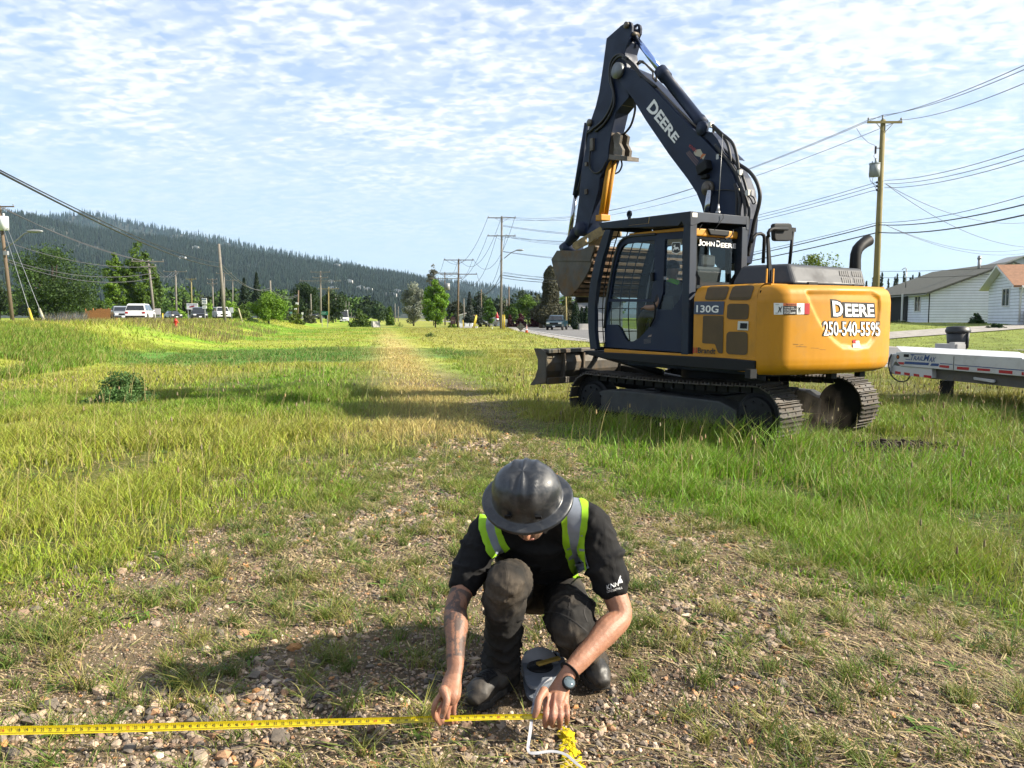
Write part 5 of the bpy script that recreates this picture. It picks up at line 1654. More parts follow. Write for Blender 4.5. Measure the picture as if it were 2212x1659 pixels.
# ---- shirt ------------------------------------------------------------
sh = MB()
limb(sh, [pelv + Vector((0, 0, .04)), belly, chest, neckb + Vector((0, .02, -.02))], [(.165, .12), (.175, .13), (.20, .125), (.10, .08)], 24, 6, up=(0, -1, 0))
limb(sh, [lerp(Sr, Sl, .5) + Vector((0, .02, .03)), lerp(Sr, Sl, .2) + Vector((0, .02, .015)), Sr], [.085, .080, .072])
limb(sh, [lerp(Sr, Sl, .5) + Vector((0, .02, .03)), lerp(Sr, Sl, .8) + Vector((0, .02, .02)), Sl], [.085, .082, .076])
limb(sh, [chest + Vector((.08, .0, .0)), lerp(chest, Sl, .6), Sl], [.09, .09, .075]); limb(sh, [chest + Vector((-.08, .0, .0)), lerp(chest, Sr, .6), Sr], [.09, .085, .07])
def sleeve(S, E, e, r0, r1):
    A = S; B = lerp(S, E, e)
    limb(sh, [A, lerp(A, B, .5), B], [r0, (r0 + r1) / 2 + .004, r1 + .002])
    return B
sleeve(Sr, Er, .68, .070, .066); Bl = sleeve(Sl, El, .70, .075, .068)
shirt = remeshed(sh, 'polo_shirt', SHIRT, MAN, .007, 4, .016, 9)
mb = MB(); mb.tube([neckb + Vector((.065 * cos(a), .05 * sin(a) - .01, .035 - .02 * sin(a))) for a in np.linspace(0, 2 * pi, 22, endpoint=False)], .012, 8, closed=True, flat=1.6); mb.build('collar', SHIRT, MAN, world=True)
# ---- trousers ---------------------------------------------------------
tr = MB()
limb(tr, [pelv + Vector((0, .05, .03)), pelv + Vector((0, .0, -.03))], [(.165, .13), (.17, .13)], 20, 4, up=(0, -1, 0))
limb(tr, [hipr, lerp(hipr, Kr, .5), Kr + Vector((0, .01, -.004))], [.098, .090, .070])
limb(tr, [Kr + Vector((0, .012, 0)), lerp(Kr, Ar, .3) + Vector((.0, .02, 0)), lerp(Kr, Ar, .75), lerp(Kr, Ar, 1.0)], [.071, .074, .062, .064])
limb(tr, [hipl, lerp(hipl, Kl, .5), Kl + Vector((0, .015, 0))], [.100, .095, .076])
limb(tr, [Kl + Vector((0, .015, -.002)), lerp(Kl, Al, .35), lerp(Kl, Al, .8), Al], [.076, .078, .064, .062])
trou = remeshed(tr, 'trousers', TROU, MAN, .007, 4, .012, 8)
def folds(o, A, B, t0, t1, amp, freq, seed):
    """cloth folds running round a limb between two joints"""
    me = o.data; n = len(me.vertices); co = np.empty(n * 3); me.vertices.foreach_get('co', co); co = co.reshape(-1, 3); no = np.empty(n * 3); me.vertices.foreach_get('normal', no); no = no.reshape(-1, 3)
    wc_ = co + np.array(MAN.location); d = np.array(B - A); L = np.linalg.norm(d); t = (wc_ - np.array(A)) @ d / L ** 2
    dist = np.linalg.norm(wc_ - (np.array(A) + np.clip(t, 0, 1)[:, None] * d), axis=1)
    a = np.arctan2(wc_[:, 0] - np.array(A)[0] - t * d[0], wc_[:, 1] - np.array(A)[1] - t * d[1])
    env = np.exp(-((t - (t0 + t1) / 2) / ((t1 - t0) / 2)) ** 2) * (dist < .14)
    ph = t * L * freq + .9 * np.sin(a + seed) + 2.2 * fbm(a * 1.2 + 9, t * 5, 1, seed, 2)
    w = (1 - np.abs(np.sin(ph))) ** 1.6
    co += no * (w * env * amp * (.4 + 1.2 * fbm(a * 1.5 + 5, t * 7, 1, seed + 4, 2)))[:, None]
    me.vertices.foreach_set('co', co.ravel()); me.update()
folds(trou, Kr, Ar, .45, 1.15, .020, 58, 1); folds(trou, Kr, Ar, -.15, .3, .007, 50, 2); folds(trou, hipr, Kr, .5, 1.0, .016, 44, 3)
folds(trou, Kl, Al, -.1, .5, .012, 52, 4); folds(trou, hipl, Kl, .55, 1.1, .014, 40, 5); folds(trou, Kl, Al, .6, 1.1, .020, 60, 6)
# seams on the thigh pocket and the knee
bvt = bvh_of([trou])
def ribbon_on(pts, wd, bv, m, nm, off, par=MAN, push=0.0, both=None):
    """a band laid on a surface along a picture path"""
    rows = []
    n = len(pts)
    for i in range(n):
        a = Vector(pts[max(0, i - 1)]); b = Vector(pts[min(n - 1, i + 1)])
        t = (b - a).normalized(); s_ = Vector((-t.y, t.x))
        wi = wd[i] if isinstance(wd, (list, tuple)) else wd
        row = []
        for k in range(5):
            q = Vector(pts[i]) + s_ * wi * (k / 4 - .5)
            d = ray(q.x, q.y).normalized(); h = bv.ray_cast(CAMP, d)
            if h[0] is None: row.append(None); continue
            nn = h[1] if h[1].dot(d) < 0 else -h[1]
            row.append(h[0] + nn * off)
        if any(r is None for r in row):
            ok = [r for r in row if r is not None]
            if not ok: continue
            last = ok[0]
            row2 = []
            for r in row:
                row2.append(r if r is not None else last); last = row2[-1]
            row = row2
        rows.append(row)
    if len(rows) < 2: return None
    mb = MB(); mb.grid(rows); return mb.build(nm, m, par, world=True)
def dens(pts, n=5):
    out = []
    for i in range(len(pts) - 1):
        p0 = Vector(pts[max(0, i - 1)]); p1 = Vector(pts[i]); p2 = Vector(pts[i + 1]); p3 = Vector(pts[min(len(pts) - 1, i + 2)])
        for k in range(n):
            t = k / n
            out.append(tuple(0.5 * ((2 * p1) + (p2 - p0) * t + (2 * p0 - 5 * p1 + 4 * p2 - p3) * t * t + (3 * p1 - p0 - 3 * p2 + p3) * t ** 3)))
    out.append(tuple(pts[-1])); return out
SEAM = mat('seam', (.035, .032, .03), .9, var=.1)
for L_ in ([(640, 850), (700, 852), (770, 880), (860, 950)], [(860, 800), (845, 850), (862, 900)], [(770, 800), (765, 880)]):
    ribbon_on(dens([kA(*p) for p in L_]), 2.2, bvt, SEAM, 'pocket_seam', .0015)
folds(shirt, Sl, El, .0, .8, .014, 34, 7); folds(shirt, Sr, Er, .0, .8, .014, 34, 8); folds(shirt, chest, belly, .0, 1.0, .012, 30, 9)
# ---- vest straps ------------------------------------------------------
LIME = mat('vest_lime', (.42, .80, .015), .7, var=.06, vscale=20)
SILV = mat('vest_silver', (.33, .37, .44), .45, var=.08, vscale=25, bump=.0006, bscale=500)
bvsh = bvh_of([shirt])
Lp = [(345, 350), (335, 400), (345, 460), (375, 515), (400, 548)]
Lc = [(365, 345), (372, 400), (392, 460), (420, 510), (432, 530)]
def A_(pts, dx=0, dy=0): return dens([kA(x + dx, y + dy) for x, y in pts])
ribbon_on(A_([(322, 350), (318, 410), (330, 470), (352, 530), (372, 560)]), 14, bvsh, LIME, 'vest_trim', .007)
ribbon_on(A_([(356, 350), (352, 410), (368, 470), (392, 520), (412, 545)]), 30, bvsh, SILV, 'vest_strap', .006)
ribbon_on(A_([(395, 395), (402, 440), (420, 490), (446, 524)]), 13, bvsh, LIME, 'vest_trim', .007)
ribbon_on(A_([(762, 180), (815, 225), (845, 290), (850, 370), (838, 450), (834, 520), (842, 590), (850, 640)]), 15, bvsh, LIME, 'vest_trim', .008)
ribbon_on(A_([(770, 230), (800, 290), (806, 360), (798, 440), (800, 520), (815, 590), (832, 640)]), 42, bvsh, SILV, 'vest_strap', .007)
ribbon_on(A_([(742, 350), (746, 420), (756, 500), (772, 580), (795, 640), (822, 668)]), 14, bvsh, LIME, 'vest_trim', .008)
ribbon_on(A_([(782, 652), (820, 668), (858, 672)]), 9, bvsh, LIME, 'vest_trim', .009)
decal('sleeve_lettering', norm_text('KNN', .0, .15), [kA(960, 712), kA(1022, 690), kA(1026, 712), kA(965, 734)], bvsh, WHT, MAN, .003)
decal('sleeve_lettering', norm_text('CONTRACTING &', .0), [kA(963, 738), kA(1040, 716), kA(1042, 728), kA(966, 748)], bvsh, WHT, MAN, .003)
poly_decal('sleeve_lettering', [kA(*p) for p in [(1016, 702), (1030, 660), (1034, 664), (1022, 700)]], bvsh, WHT, MAN, .003)
poly_decal('sleeve_lettering', [kA(*p) for p in [(1024, 700), (1032, 672), (1044, 696)]], bvsh, WHT, MAN, .003)
# ---- boots ------------------------------------------------------------
BOOT = mat('boot_leather', (.022, .020, .018), .5, var=.25, vscale=20, dirt=(.15, .12, .09), dirtamt=.45, dscale=14, bump=.002, bscale=45)
SOLE = mat('boot_sole', (.018, .017, .016), .8, var=.2, dirt=(.17, .14, .11), dirtamt=.6, dscale=20)
def boot(toe, heel, ankle, gz, lift, nm):
    b = empty(nm); b.parent = MAN
    mb = MB()
    toe = Vector(toe); heel = Vector(heel); f = (toe - heel); L = f.length; f.normalize(); up = Vector((0, 0, 1)); sd_ = f.cross(up).normalized(); upn = sd_.cross(f).normalized()
    q = lambda t, s_, u: heel + f * (L * t) + sd_ * s_ + upn * u
    limb(mb, [q(.06, 0, .05), q(.3, 0, .055), q(.6, 0, .055), q(.82, 0, .045), q(.97, 0, .035)], [(.037, .045), (.038, .05), (.047, .048), (.052, .045), (.038, .030)], 18, 5, up=tuple(upn))
    limb(mb, [q(.17, 0, .05), lerp(q(.2, 0, .06), Vector(ankle), .55), Vector(ankle)], [.047, .046, .052])
    o = remeshed(mb, 'boot_upper', BOOT, b, .006, 3, .004, 20)
    mb = MB()
    prof = [(0, .030), (.05, .036), (.2, .037), (.42, .036), (.6, .046), (.8, .052), (.92, .045), (1.0, .026)]
    loop = [q(t, s_, 0) for t, s_ in prof] + [q(t, -s_, 0) for t, s_ in reversed(prof)]
    mb.prism(loop, upn * .028)
    for k in range(7):
        mb.box(q(.6 + .06 * k, 0, .003), (.016, .100 - .008 * max(0, k - 3), .012), Matrix((f, sd_, upn)).transposed())
    mb.build('sole', SOLE, b, world=True, bev=.006)
    bvo = bvh_of([o])
    mb = MB()
    for k in range(5):
        for s_ in (1, -1):
            a = q(.34 + .07 * k, .026 * s_, .14 - .012 * k); c_ = q(.38 + .07 * k, -.026 * s_, .137 - .012 * k)
            pts = []
            for i in range(6):
                p = lerp(a, c_, i / 5); h = bvo.ray_cast(p + Vector((0, -.02, .12)), Vector((0, .1, -1)).normalized())
                if h[0]: pts.append(h[0] + h[1] * .003)
            if len(pts) > 2: mb.tube(pts, .0028, 6)
    if mb.v: mb.build('laces', BLK, b, world=True)
    return b
g1 = ghf(0, 2.8) 
boot(onz(1020, 1530, .142) , onz(1082, 1492, .142), Ar, .13, 0, 'boot')
boot(onz(1300, 1492, .14), onz(1262, 1470, .14) + Vector((-.03, .16, .05)), Al, .13, 0, 'boot')
# ---- watch ------------------------------------------------------------
wt = empty('watch'); wt.parent = MAN
ax = (Wl - El).normalized(); wc = lerp(El, Wl, .985)
mb = MB(); u1 = ax.cross(Vector((0, 0, 1))).normalized(); u2 = ax.cross(u1)
mb.tube([wc + u1 * (.034 * cos(a)) + u2 * (.030 * sin(a)) for a in np.linspace(0, 2 * pi, 28, endpoint=False)], .009, 8, closed=True, flat=.35, up=tuple(ax)); mb.build('watch_strap', BLK, wt, world=True)
wf_ = P(*kH(1500, 448), 2.53); wn = (CAMP - wf_).normalized() * .6 + Vector((.35, -.2, .6)); wn.normalize()
mb = MB(); mb.lathe([(.0, -.010), (.021, -.010), (.0235, -.004), (.0235, .003), (.020, .005)], 28, wf_, wn); mb.build('watch_case', BLK, wt, world=True)
mb = MB(); mb.lathe([(.0, .0052), (.0195, .0052), (.0190, .0062), (0, .0062)], 28, wf_, wn); mb.build('watch_face', mat('watch_face', (.12, .16, .18), .08, var=.1, coat=1.0), wt, world=True)

# ================================================================== tape measure blade, reel tape
def tape_mat():
    m = mat('tape_yellow', (.86, .66, .0), .4, var=.03, coat=.3)
    return m
TY = tape_mat()
tp = empty('tape_measure_blade', P(560, 1565, 2.44), 0, 'yellow steel tape measure blade stretched across the gravel at the bottom', 'tape measure')
tpts = [(-420, 1590, 2.37), (-200, 1586, 2.385), (0, 1578, 2.40), (130, 1576, 2.405), (300, 1572, 2.41), (500, 1566, 2.42), (700, 1560, 2.428), (850, 1556, 2.434), (955, 1552, 2.44), (1060, 1549, 2.447), (1150, 1548, 2.452), (1172, 1547, 2.455)]
tw = [(0, .026), (500, .024), (800, .020), (955, .0175), (1172, .0165)]
rows = []; cen = []
for x, y, D in dens(tpts, 6) if False else tpts:
    pass
TT = []
for i in range(len(tpts) - 1):
    for k in range(6):
        TT.append([tpts[i][j] + (tpts[i + 1][j] - tpts[i][j]) * k / 6 for j in range(3)])
TT.append(list(tpts[-1]))
for x, y, D in TT:
    p = P(x, y, D); wd = float(np.interp(x, [a for a, b in tw], [b for a, b in tw]))
    tilt = Vector((0, .42, .9)).normalized()
    row = [p + tilt * (wd * (k / 4 - .5)) + Vector((0, 1, -.4)).normalized() * (.003 * (1 - (k / 2 - 1) ** 2)) for k in range(5)]
    rows.append(row)
mb = MB(); mb.grid(rows); mb.grid([[q + Vector((0, .0012, 0)) for q in r] for r in rows], flip=True)
tb = mb.build('blade', TY, tp, world=True)
bvtp = bvh_of([tb])
TXT = mat('tape_print', (.03, .02, .01), .5, var=0)
def xpos(inch):      # picture x of an inch mark: 24 -> 136, 72 -> 937, 84 -> 1135
    return float(np.interp(inch, [10, 17, 24, 36, 43, 72, 84], [-110, 17, 136, 337, 455, 937, 1137]))
def ytap(x): return float(np.interp(x, [p[0] for p in tpts], [p[1] for p in tpts]))
mt = MB()
for inch in range(12, 85):
    x = xpos(inch); y = ytap(x); hw = float(np.interp(x, [0, 500, 955, 1172], [8, 7.5, 5.2, 5.0]))
    def tick(dx, l0, l1, w_=.45, m_=TXT):
        pts = [(x + dx - w_ / 2, y - hw * l0), (x + dx + w_ / 2, y - hw * l0), (x + dx + w_ / 2, y - hw * l1), (x + dx - w_ / 2, y - hw * l1)]
        vs_ = []
        for px_, py_ in pts:
            d = ray(px_, py_).normalized(); h = bvtp.ray_cast(CAMP, d)
            if h[0] is None: return
            vs_.append(h[0] + (h[1] if h[1].dot(d) < 0 else -h[1]) * .0006)
        mt._add(vs_, [(0, 1, 2, 3)])
    sp_ = (xpos(inch + 1) - x)
    tick(0, .9, .1); tick(sp_ / 2, .9, .45); tick(sp_ / 4, .9, .65, .5); tick(sp_ * .75, .9, .65, .5)
    for k in range(10): tick(sp_ * k / 10, -.55, -.9, .5)
    if x > -30 and x < 1130 and not (930 < x < 968):
        num = str(inch) if inch % 12 else str(inch // 12) + 'F'
        s_ = sp_ * .42
        decal('tape_numeral', norm_text(num, .01), [(x + sp_ * .18, y - hw * .55), (x + sp_ * .18 + s_, y - hw * .55), (x + sp_ * .18 + s_, y + hw * .35), (x + sp_ * .18, y + hw * .35)], bvtp, REDS if inch in (80, 16, 32, 48, 64) else TXT, tp, .0007)
mt.build('scale_marks', TXT, tp, world=True)
# ---- the open reel with its white tape --------------------------------
RG = mat('reel_grey', (.22, .25, .30), .45, var=.08, vscale=12, dirt=(.24, .22, .19), dirtamt=.35, dscale=14)
reel = empty('tape_reel', onz(1180, 1460, .15), 0, 'grey open tape reel with black grip and yellow crank on the gravel', 'tape reel')
zt = .215
def RP(x, y, z=zt): return onz(*kH(x, y), z)
shape = [(1040, 160), (1060, 125), (1110, 110), (1300, 118), (1400, 140), (1475, 225), (1400, 330), (1330, 430), (1250, 475), (1120, 488), (1070, 440), (1040, 340), (1030, 250)]
handle_hole = [(1130, 205), (1125, 165), (1160, 135), (1380, 140), (1392, 190), (1180, 200)]
mb = MB(); plate(mb, [RP(*p) for p in rpoly(shape, 30)], [[RP(*p) for p in rpoly(handle_hole, 14)]], (0, 0, -.012))
mb.build('side_plate', RG, reel, world=True, bev=.003)
mb = MB(); plate(mb, [RP(*p) - Vector((0, 0, .045)) for p in rpoly(shape, 30)], [[RP(*p) - Vector((0, 0, .045)) for p in rpoly(handle_hole, 14)]], (0, 0, -.012)); mb.build('side_plate', RG, reel, world=True, bev=.003)
mb = MB(); mb.tube([RP(1150, 165, zt - .02), RP(1270, 160, zt - .015), RP(1395, 172, zt - .02)], .016, 12)
for k in range(11):
    p = lerp(RP(1165, 165, zt - .018), RP(1390, 170, zt - .018), k / 10); d_ = (RP(1395, 172) - RP(1150, 165)).normalized(); mb.cyl(p - d_ * .003, p + d_ * .003, .019, 12)
mb.build('grip', BLK, reel, world=True)
mb = MB(); c = RP(1205, 290); mb.lathe([(0, .0), (.050, .0), (.050, .006), (.040, .010), (.02, .012), (.02, .022), (0, .022)], 28, c); mb.build('hub', BLK, reel, world=True)
mb = MB(); mb.beam(RP(1180, 260, zt + .028), RP(1405, 195, zt + .028), .022, .010); mb.build('crank', mat('crank_yellow', (.50, .33, .06), .5, var=.08, dirt=(.25, .2, .1), dirtamt=.4), reel, world=True, bev=.002)
mb = MB(); mb.prism([RP(930, 250, .17), RP(1032, 258, .17), RP(1032, 330, .17), RP(930, 318, .17)], (0, 0, .012)); mb.build('ground_spike', RG, reel, world=True, bev=.002)
mb = MB(); mb.cyl(RP(1205, 290, zt - .014), RP(1205, 290, zt - .042), .075, 32); mb.build('tape_roll', mat('tape_white', (.54, .54, .56), .5, var=.05), reel, world=True)
WT = mat('tape_white', (.74, .74, .76))
wp = [((1330, 400), .235), ((1270, 420), .232), ((1210, 475), .225), ((1165, 560), .215), ((1140, 680), .215), ((1125, 790), .215), ((1110, 920), .20), ((1090, 1060), .172), ((1085, 1125), .158), ((1110, 1160), .156), ((1190, 1160), .157), ((1290, 1145), .158), ((1380, 1150), .158), ((1470, 1180), .157), ((1540, 1235), .156), ((1600, 1290), .155), ((1650, 1340), .153), ((1690, 1400), .152)]
rows = []
pts3 = []
for i in range(len(wp) - 1):
    for k in range(5):
        t = k / 5
        q = [wp[max(0, i - 1)], wp[i], wp[i + 1], wp[min(len(wp) - 1, i + 2)]]
        V4 = [RP(a[0][0], a[0][1], a[1]) for a in q]
        p0, p1, p2, p3 = V4
        pts3.append(0.5 * ((2 * p1) + (p2 - p0) * t + (2 * p0 - 5 * p1 + 4 * p2 - p3) * t * t + (3 * p1 - p0 - 3 * p2 + p3) * t ** 3))
for i, p in enumerate(pts3):
    tg = (pts3[min(i + 1, len(pts3) - 1)] - pts3[max(0, i - 1)]).normalized()
    f = i / len(pts3)
    nrm = Vector((.25, -.5, .85)).normalized() if f < .6 else Vector((0, -.35, .95)).normalized()
    sd_ = tg.cross(nrm).normalized(); wd = .0100
    rows.append([p + sd_ * wd * (k / 2 - .5) for k in range(3)])
mb = MB(); mb.grid(rows); mb.grid([[q - Vector((0, 0, .001)) for q in r] for r in rows], flip=True); wtape = mb.build('white_tape', WT, reel, world=True)
bvw = bvh_of([wtape]); BLUE = mat('tape_blue', (.06, .12, .4), .5, var=0)
for x in range(1170, 1400, 14):
    y = float(np.interp(x, [1110, 1190, 1290, 1380, 1470], [1160, 1160, 1145, 1150, 1180])); poly_decal('tape_mark', [kH(x, y - 22), kH(x + 4, y - 22), kH(x + 4, y + 2), kH(x, y + 2)], bvw, BLUE, reel, .001)
poly_decal('tape_mark', [kH(*p) for p in [(1092, 918), (1125, 922), (1118, 1000), (1082, 996)]], bvw, mat('tape_grey', (.3, .34, .4), .5, var=.0), reel, .001)
for (x, y, s_) in ((1128, 560 + 90, '9'), (1118, 850, '11'), (1095, 1080, '14')):
    decal('tape_mark', norm_text(s_, .0), [kH(x, y), kH(x + 14, y), kH(x + 12, y + 40), kH(x - 3, y + 40)], bvw, BLUE, reel, .001)

# ================================================================== the machine operator
op = empty('person', (0, 0, 0), 0, 'operator in a dark cap and lime vest seated inside the excavator cab', 'person')
oc = Ly(k1(1485, 590), (YC + YD) / 2 + .15)
oy = oc.y; oz = oc.z
MO = EW
def OL(x, y_, z): return EW @ Vector((oc.x + x, oy + y_, oz + z))
mb = MB()
RO = EW.to_3x3()
mb.ell(OL(0, 0, 0), (.10, .078, .125), 16, 12, RO); limb(mb, [OL(-.01, 0, -.08), OL(-.02, 0, -.19)], [.055, .06])
limb(mb, [OL(-.02, 0, -.22), OL(-.04, 0, -.40), OL(-.02, 0, -.62)], [(.11, .19), (.12, .20), (.13, .18)], 20, 5)
for s_ in (-1, 1):
    limb(mb, [OL(-.02, s_ * .18, -.23), OL(.03, s_ * .23, -.48), OL(.27, s_ * .22, -.50)], [.06, .048, .036]); limb(mb, [OL(0, s_ * .1, -.64), OL(.42, s_ * .11, -.60), OL(.52, s_ * .11, -.98)], [.085, .07, .05])
    for k in range(5):
        limb(mb, [OL(.28, s_ * .22 + (k - 2) * .014, -.50), OL(.33, s_ * .22 + (k - 2) * .016, -.51), OL(.345, s_ * .22 + (k - 2) * .016, -.54)], [.009, .008, .007], 8, 3)
mb.ell(OL(.10, 0, -.02), (.02, .013, .022), 8, 6, RO)
OPM = mat('operator_skin', (.30, .17, .11), .6, var=.1)
opb = remeshed(mb, 'body', OPM, op, .012, 3)
mb = MB(); mb.ell(OL(-.005, 0, .035), (.112, .092, .11), 18, 10, RO, fn=lambda d, p: Vector((p.x, p.y, max(p.z, -.01)))); mb.ell(OL(.12, 0, .03), (.07, .07, .012), 14, 6, RO); mb.build('cap', mat('cap_dark', (.012, .013, .015), .8), op)
mb = MB(); limb(mb, [OL(-.03, 0, -.20), OL(-.045, 0, -.38), OL(-.03, 0, -.62)], [(.10, .18), (.135, .21), (.142, .19)], 20, 5)
for s_ in (-1, 1): limb(mb, [OL(-.02, s_ * .16, -.22), OL(.02, s_ * .22, -.42)], [.075, .06])
opj = remeshed(mb, 'jacket', mat('operator_jacket', (.015, .017, .022), .85, bump=.003, bscale=20), op, .015, 3)
bvj = bvh_of([opj])
poly_decal('vest_shoulder', [k1(*p) for p in [(1405, 722), (1425, 700), (1470, 678), (1500, 682), (1565, 708), (1562, 735), (1540, 752), (1490, 735), (1440, 724)]], bvj, mat('vest_green', (.22, .65, .03), .7), op, .01)
# ================================================================== trees
LEAF = mat('leaves', rough=.6, attr=True, var=0, trans=.30, spec=.25)
BARK = mat('bark', (.07, .055, .04), .95, var=.3, vscale=6, bump=.01, bscale=20)
def leaves_mesh(pts, nrm, size, col, r, name, parent, cvar=.35, label=None):
    n = len(pts)
    rv = r.normal(size=(n, 3)); d = nrm + rv * .9; d /= np.linalg.norm(d, axis=1)[:, None] + 1e-9
    a = np.cross(d, r.normal(size=(n, 3))); a /= np.linalg.norm(a, axis=1)[:, None] + 1e-9
    b = np.cross(d, a)
    s = (size * r.uniform(.6, 1.4, n))[:, None]
    V = np.stack([pts - a * s * .5, pts + b * s * .32, pts + a * s * .6, pts - b * s * .32], 1)
    V[:, 2] += (d * s * .2).reshape(-1, 3)
    V = V.reshape(-1, 3)
    F = np.arange(n * 4).reshape(n, 4)
    c = np.repeat(col, 4, 0)
    return np_mesh(name, V, F, LEAF, col=c, parent=parent)
def make_tree(name, label, tx, ty_top, tw, D, kind='round', col=(.06, .12, .02), seed=0, n=5000, leaf=None, tyb=None, group=None, cat='tree', lowest=.16, dens_=1.0, zoff=0):
    r = np.random.default_rng(seed + 100)
    x = (tx - CX) / 1655.0 * D * 1.0
    p0 = P(tx, 686, D); x = p0.x
    gz = ghf(x, D) + zoff
    H = CAMZ + (686.0 - ty_top) * D / FPX - gz
    W = tw * D / FPX
    root = empty(name, (x, D, gz - .05), 0, label, cat, group)
    px = D / FPX * 2.16
    leaf = leaf or max(.15, px * 2.0)
    cz0, cz1 = H * lowest, H
    pts = []; nr = []; cc = []
    if kind in ('round', 'bush', 'tall', 'wide'):
        K = {'round': 46, 'bush': 26, 'tall': 60, 'wide': 40}[kind]
        cl = []
        tries = 0
        while len(cl) < K and tries < 5000:
            tries += 1
            u = r.uniform(-1, 1, 3)
            if (u ** 2).sum() > 1: continue
            if (u ** 2).sum() < .12: continue
            zz = u[2]
            wsc = 1.0
            if kind == 'tall': wsc = 1 - .35 * max(0, zz) ** 2
            zq = cz0 + (cz1 - cz0) * (.08 + .84 * (zz + 1) / 2)
            if kind == 'bush': zq = H * (.04 + .82 * abs(zz) * max(.15, 1 - .95 * (u[0] ** 2 + u[1] ** 2)))
            cl.append((u[0] * W * .42 * wsc, u[1] * W * .42 * wsc, zq))
        cl.append((0, 0, cz1 - W * .12))
        m = int(n / len(cl))
        for (a, b, c_) in cl:
            rad = min(W * r.uniform(.12, .20) * (1.0 if kind != 'tall' else .8), H * .3)
            q = r.normal(size=(m, 3)); q /= np.linalg.norm(q, axis=1)[:, None]
            rr = rad * r.uniform(.45, 1.12, m)[:, None]
            pp = np.array([a, b, c_]) + q * rr * np.array([1, 1, .8])
            pts.append(pp); nr.append(q)
            shade = r.uniform(1 - .22, 1 + .25)
            cc.append(np.tile(np.array(col) * shade, (m, 1)) * r.uniform(.7, 1.35, (m, 1)))
    elif kind in ('conifer', 'cedar', 'pine'):
        t = r.random(n) ** (1.35 if kind == 'conifer' else 1.0)
        z = cz0 + (cz1 - cz0) * t
        if kind == 'conifer': prof = (1 - t) ** .9
        elif kind == 'cedar': prof = np.clip(1.05 - t ** 3, 0, 1) * (.55 + .45 * np.minimum(1, t * 6))
        else: prof = (1 - t) ** .7 * (.75 + .25 * np.sin(t * 9)) * np.minimum(1, .45 + t * 3)
        layer = np.abs(np.sin(t * H * (1.9 if kind == 'conifer' else .9)))
        ang = r.uniform(0, 2 * pi, n)
        wob = .78 + .35 * vnoise(ang * 1.6 + 3, z * (.9 if kind != 'cedar' else 2), 1, seed)
        rad = W * .5 * prof * (.55 + .5 * r.random(n) ** .5) * wob * (.62 + .38 * layer if kind != 'cedar' else 1)
        pp = np.stack([np.cos(ang) * rad, np.sin(ang) * rad, z - (rad * .22 if kind == 'conifer' else 0)], -1)
        pts.append(pp); nr.append(np.stack([np.cos(ang), np.sin(ang), .5 + 0 * ang], -1))
        cc.append(np.array(col) * r.uniform(.6, 1.4, (n, 1)))
    pts = np.concatenate(pts); nr = np.concatenate(nr); cc = np.concatenate(cc)
    k = pts[:, 2] > .05
    leaves_mesh(pts[k], nr[k], leaf, cc[k], r, 'crown', root)
    mb = MB(); tr_ = max(.05, W * .03) if kind != 'bush' else .04
    mb.tube([(0, 0, 0), (.03 * H * r.uniform(-1, 1) * .3, 0, H * .35), (0, 0, H * .75)], [tr_, tr_ * .7, tr_ * .3], 8)
    nb = 7 if kind in ('round', 'tall', 'wide', 'bush') else 0
    for i in range(nb):
        a = r.uniform(0, 2 * pi); z0 = H * r.uniform(.12, .4); L = min(W * r.uniform(.15, .3), H * .3)
        mb.tube([(0, 0, z0), (cos(a) * L * .5, sin(a) * L * .5, z0 + L * .6), (cos(a) * L, sin(a) * L, z0 + L * 1.3)], [tr_ * .5, tr_ * .35, tr_ * .12], 6)
    mb.build('trunk', BARK, root)
    return root
c1 = lambda x, y: (.2123 * x, 410.9 + .2123 * y)
cb = lambda x, y: (410.9 + .2123 * x, 498.9 + .2123 * y)
cr3 = lambda x, y: (821.7 + .2123 * x, 410.9 + .2123 * y)
c5 = lambda x, y: (1858.9 + .2123 * x, 528.3 + .2123 * y)
DG = (.06, .115, .022); MG = (.095, .18, .025); BG = (.19, .34, .03); SG = (.30, .33, .25)
TG = 'trees along the far side of the highway'
make_tree('maple_tree', 'broad dark green maple tree behind the leaning pole at far left', 118, 534, 196, 92, 'round', DG, 1, 15000, lowest=.02)
make_tree('maple_tree', 'greyish green tree cut by the left picture edge behind the leaning pole', 0, 602, 46, 96, 'round', (.06, .09, .04), 2, 1800)
make_tree('poplar_tree', 'tallest poplar of the clump, its top above the white SUV', 303, 524, 78, 118, 'tall', (.10, .18, .02), 3, 8000, lowest=.03)
make_tree('poplar_tree', 'lighter green poplar on the left flank of the clump', 252, 545, 56, 116, 'tall', (.15, .26, .03), 4, 6000, lowest=.03)
make_tree('poplar_tree', 'lower dark poplar on the right flank of the clump', 332, 570, 44, 120, 'tall', (.085, .155, .02), 5, 4200, lowest=.03)
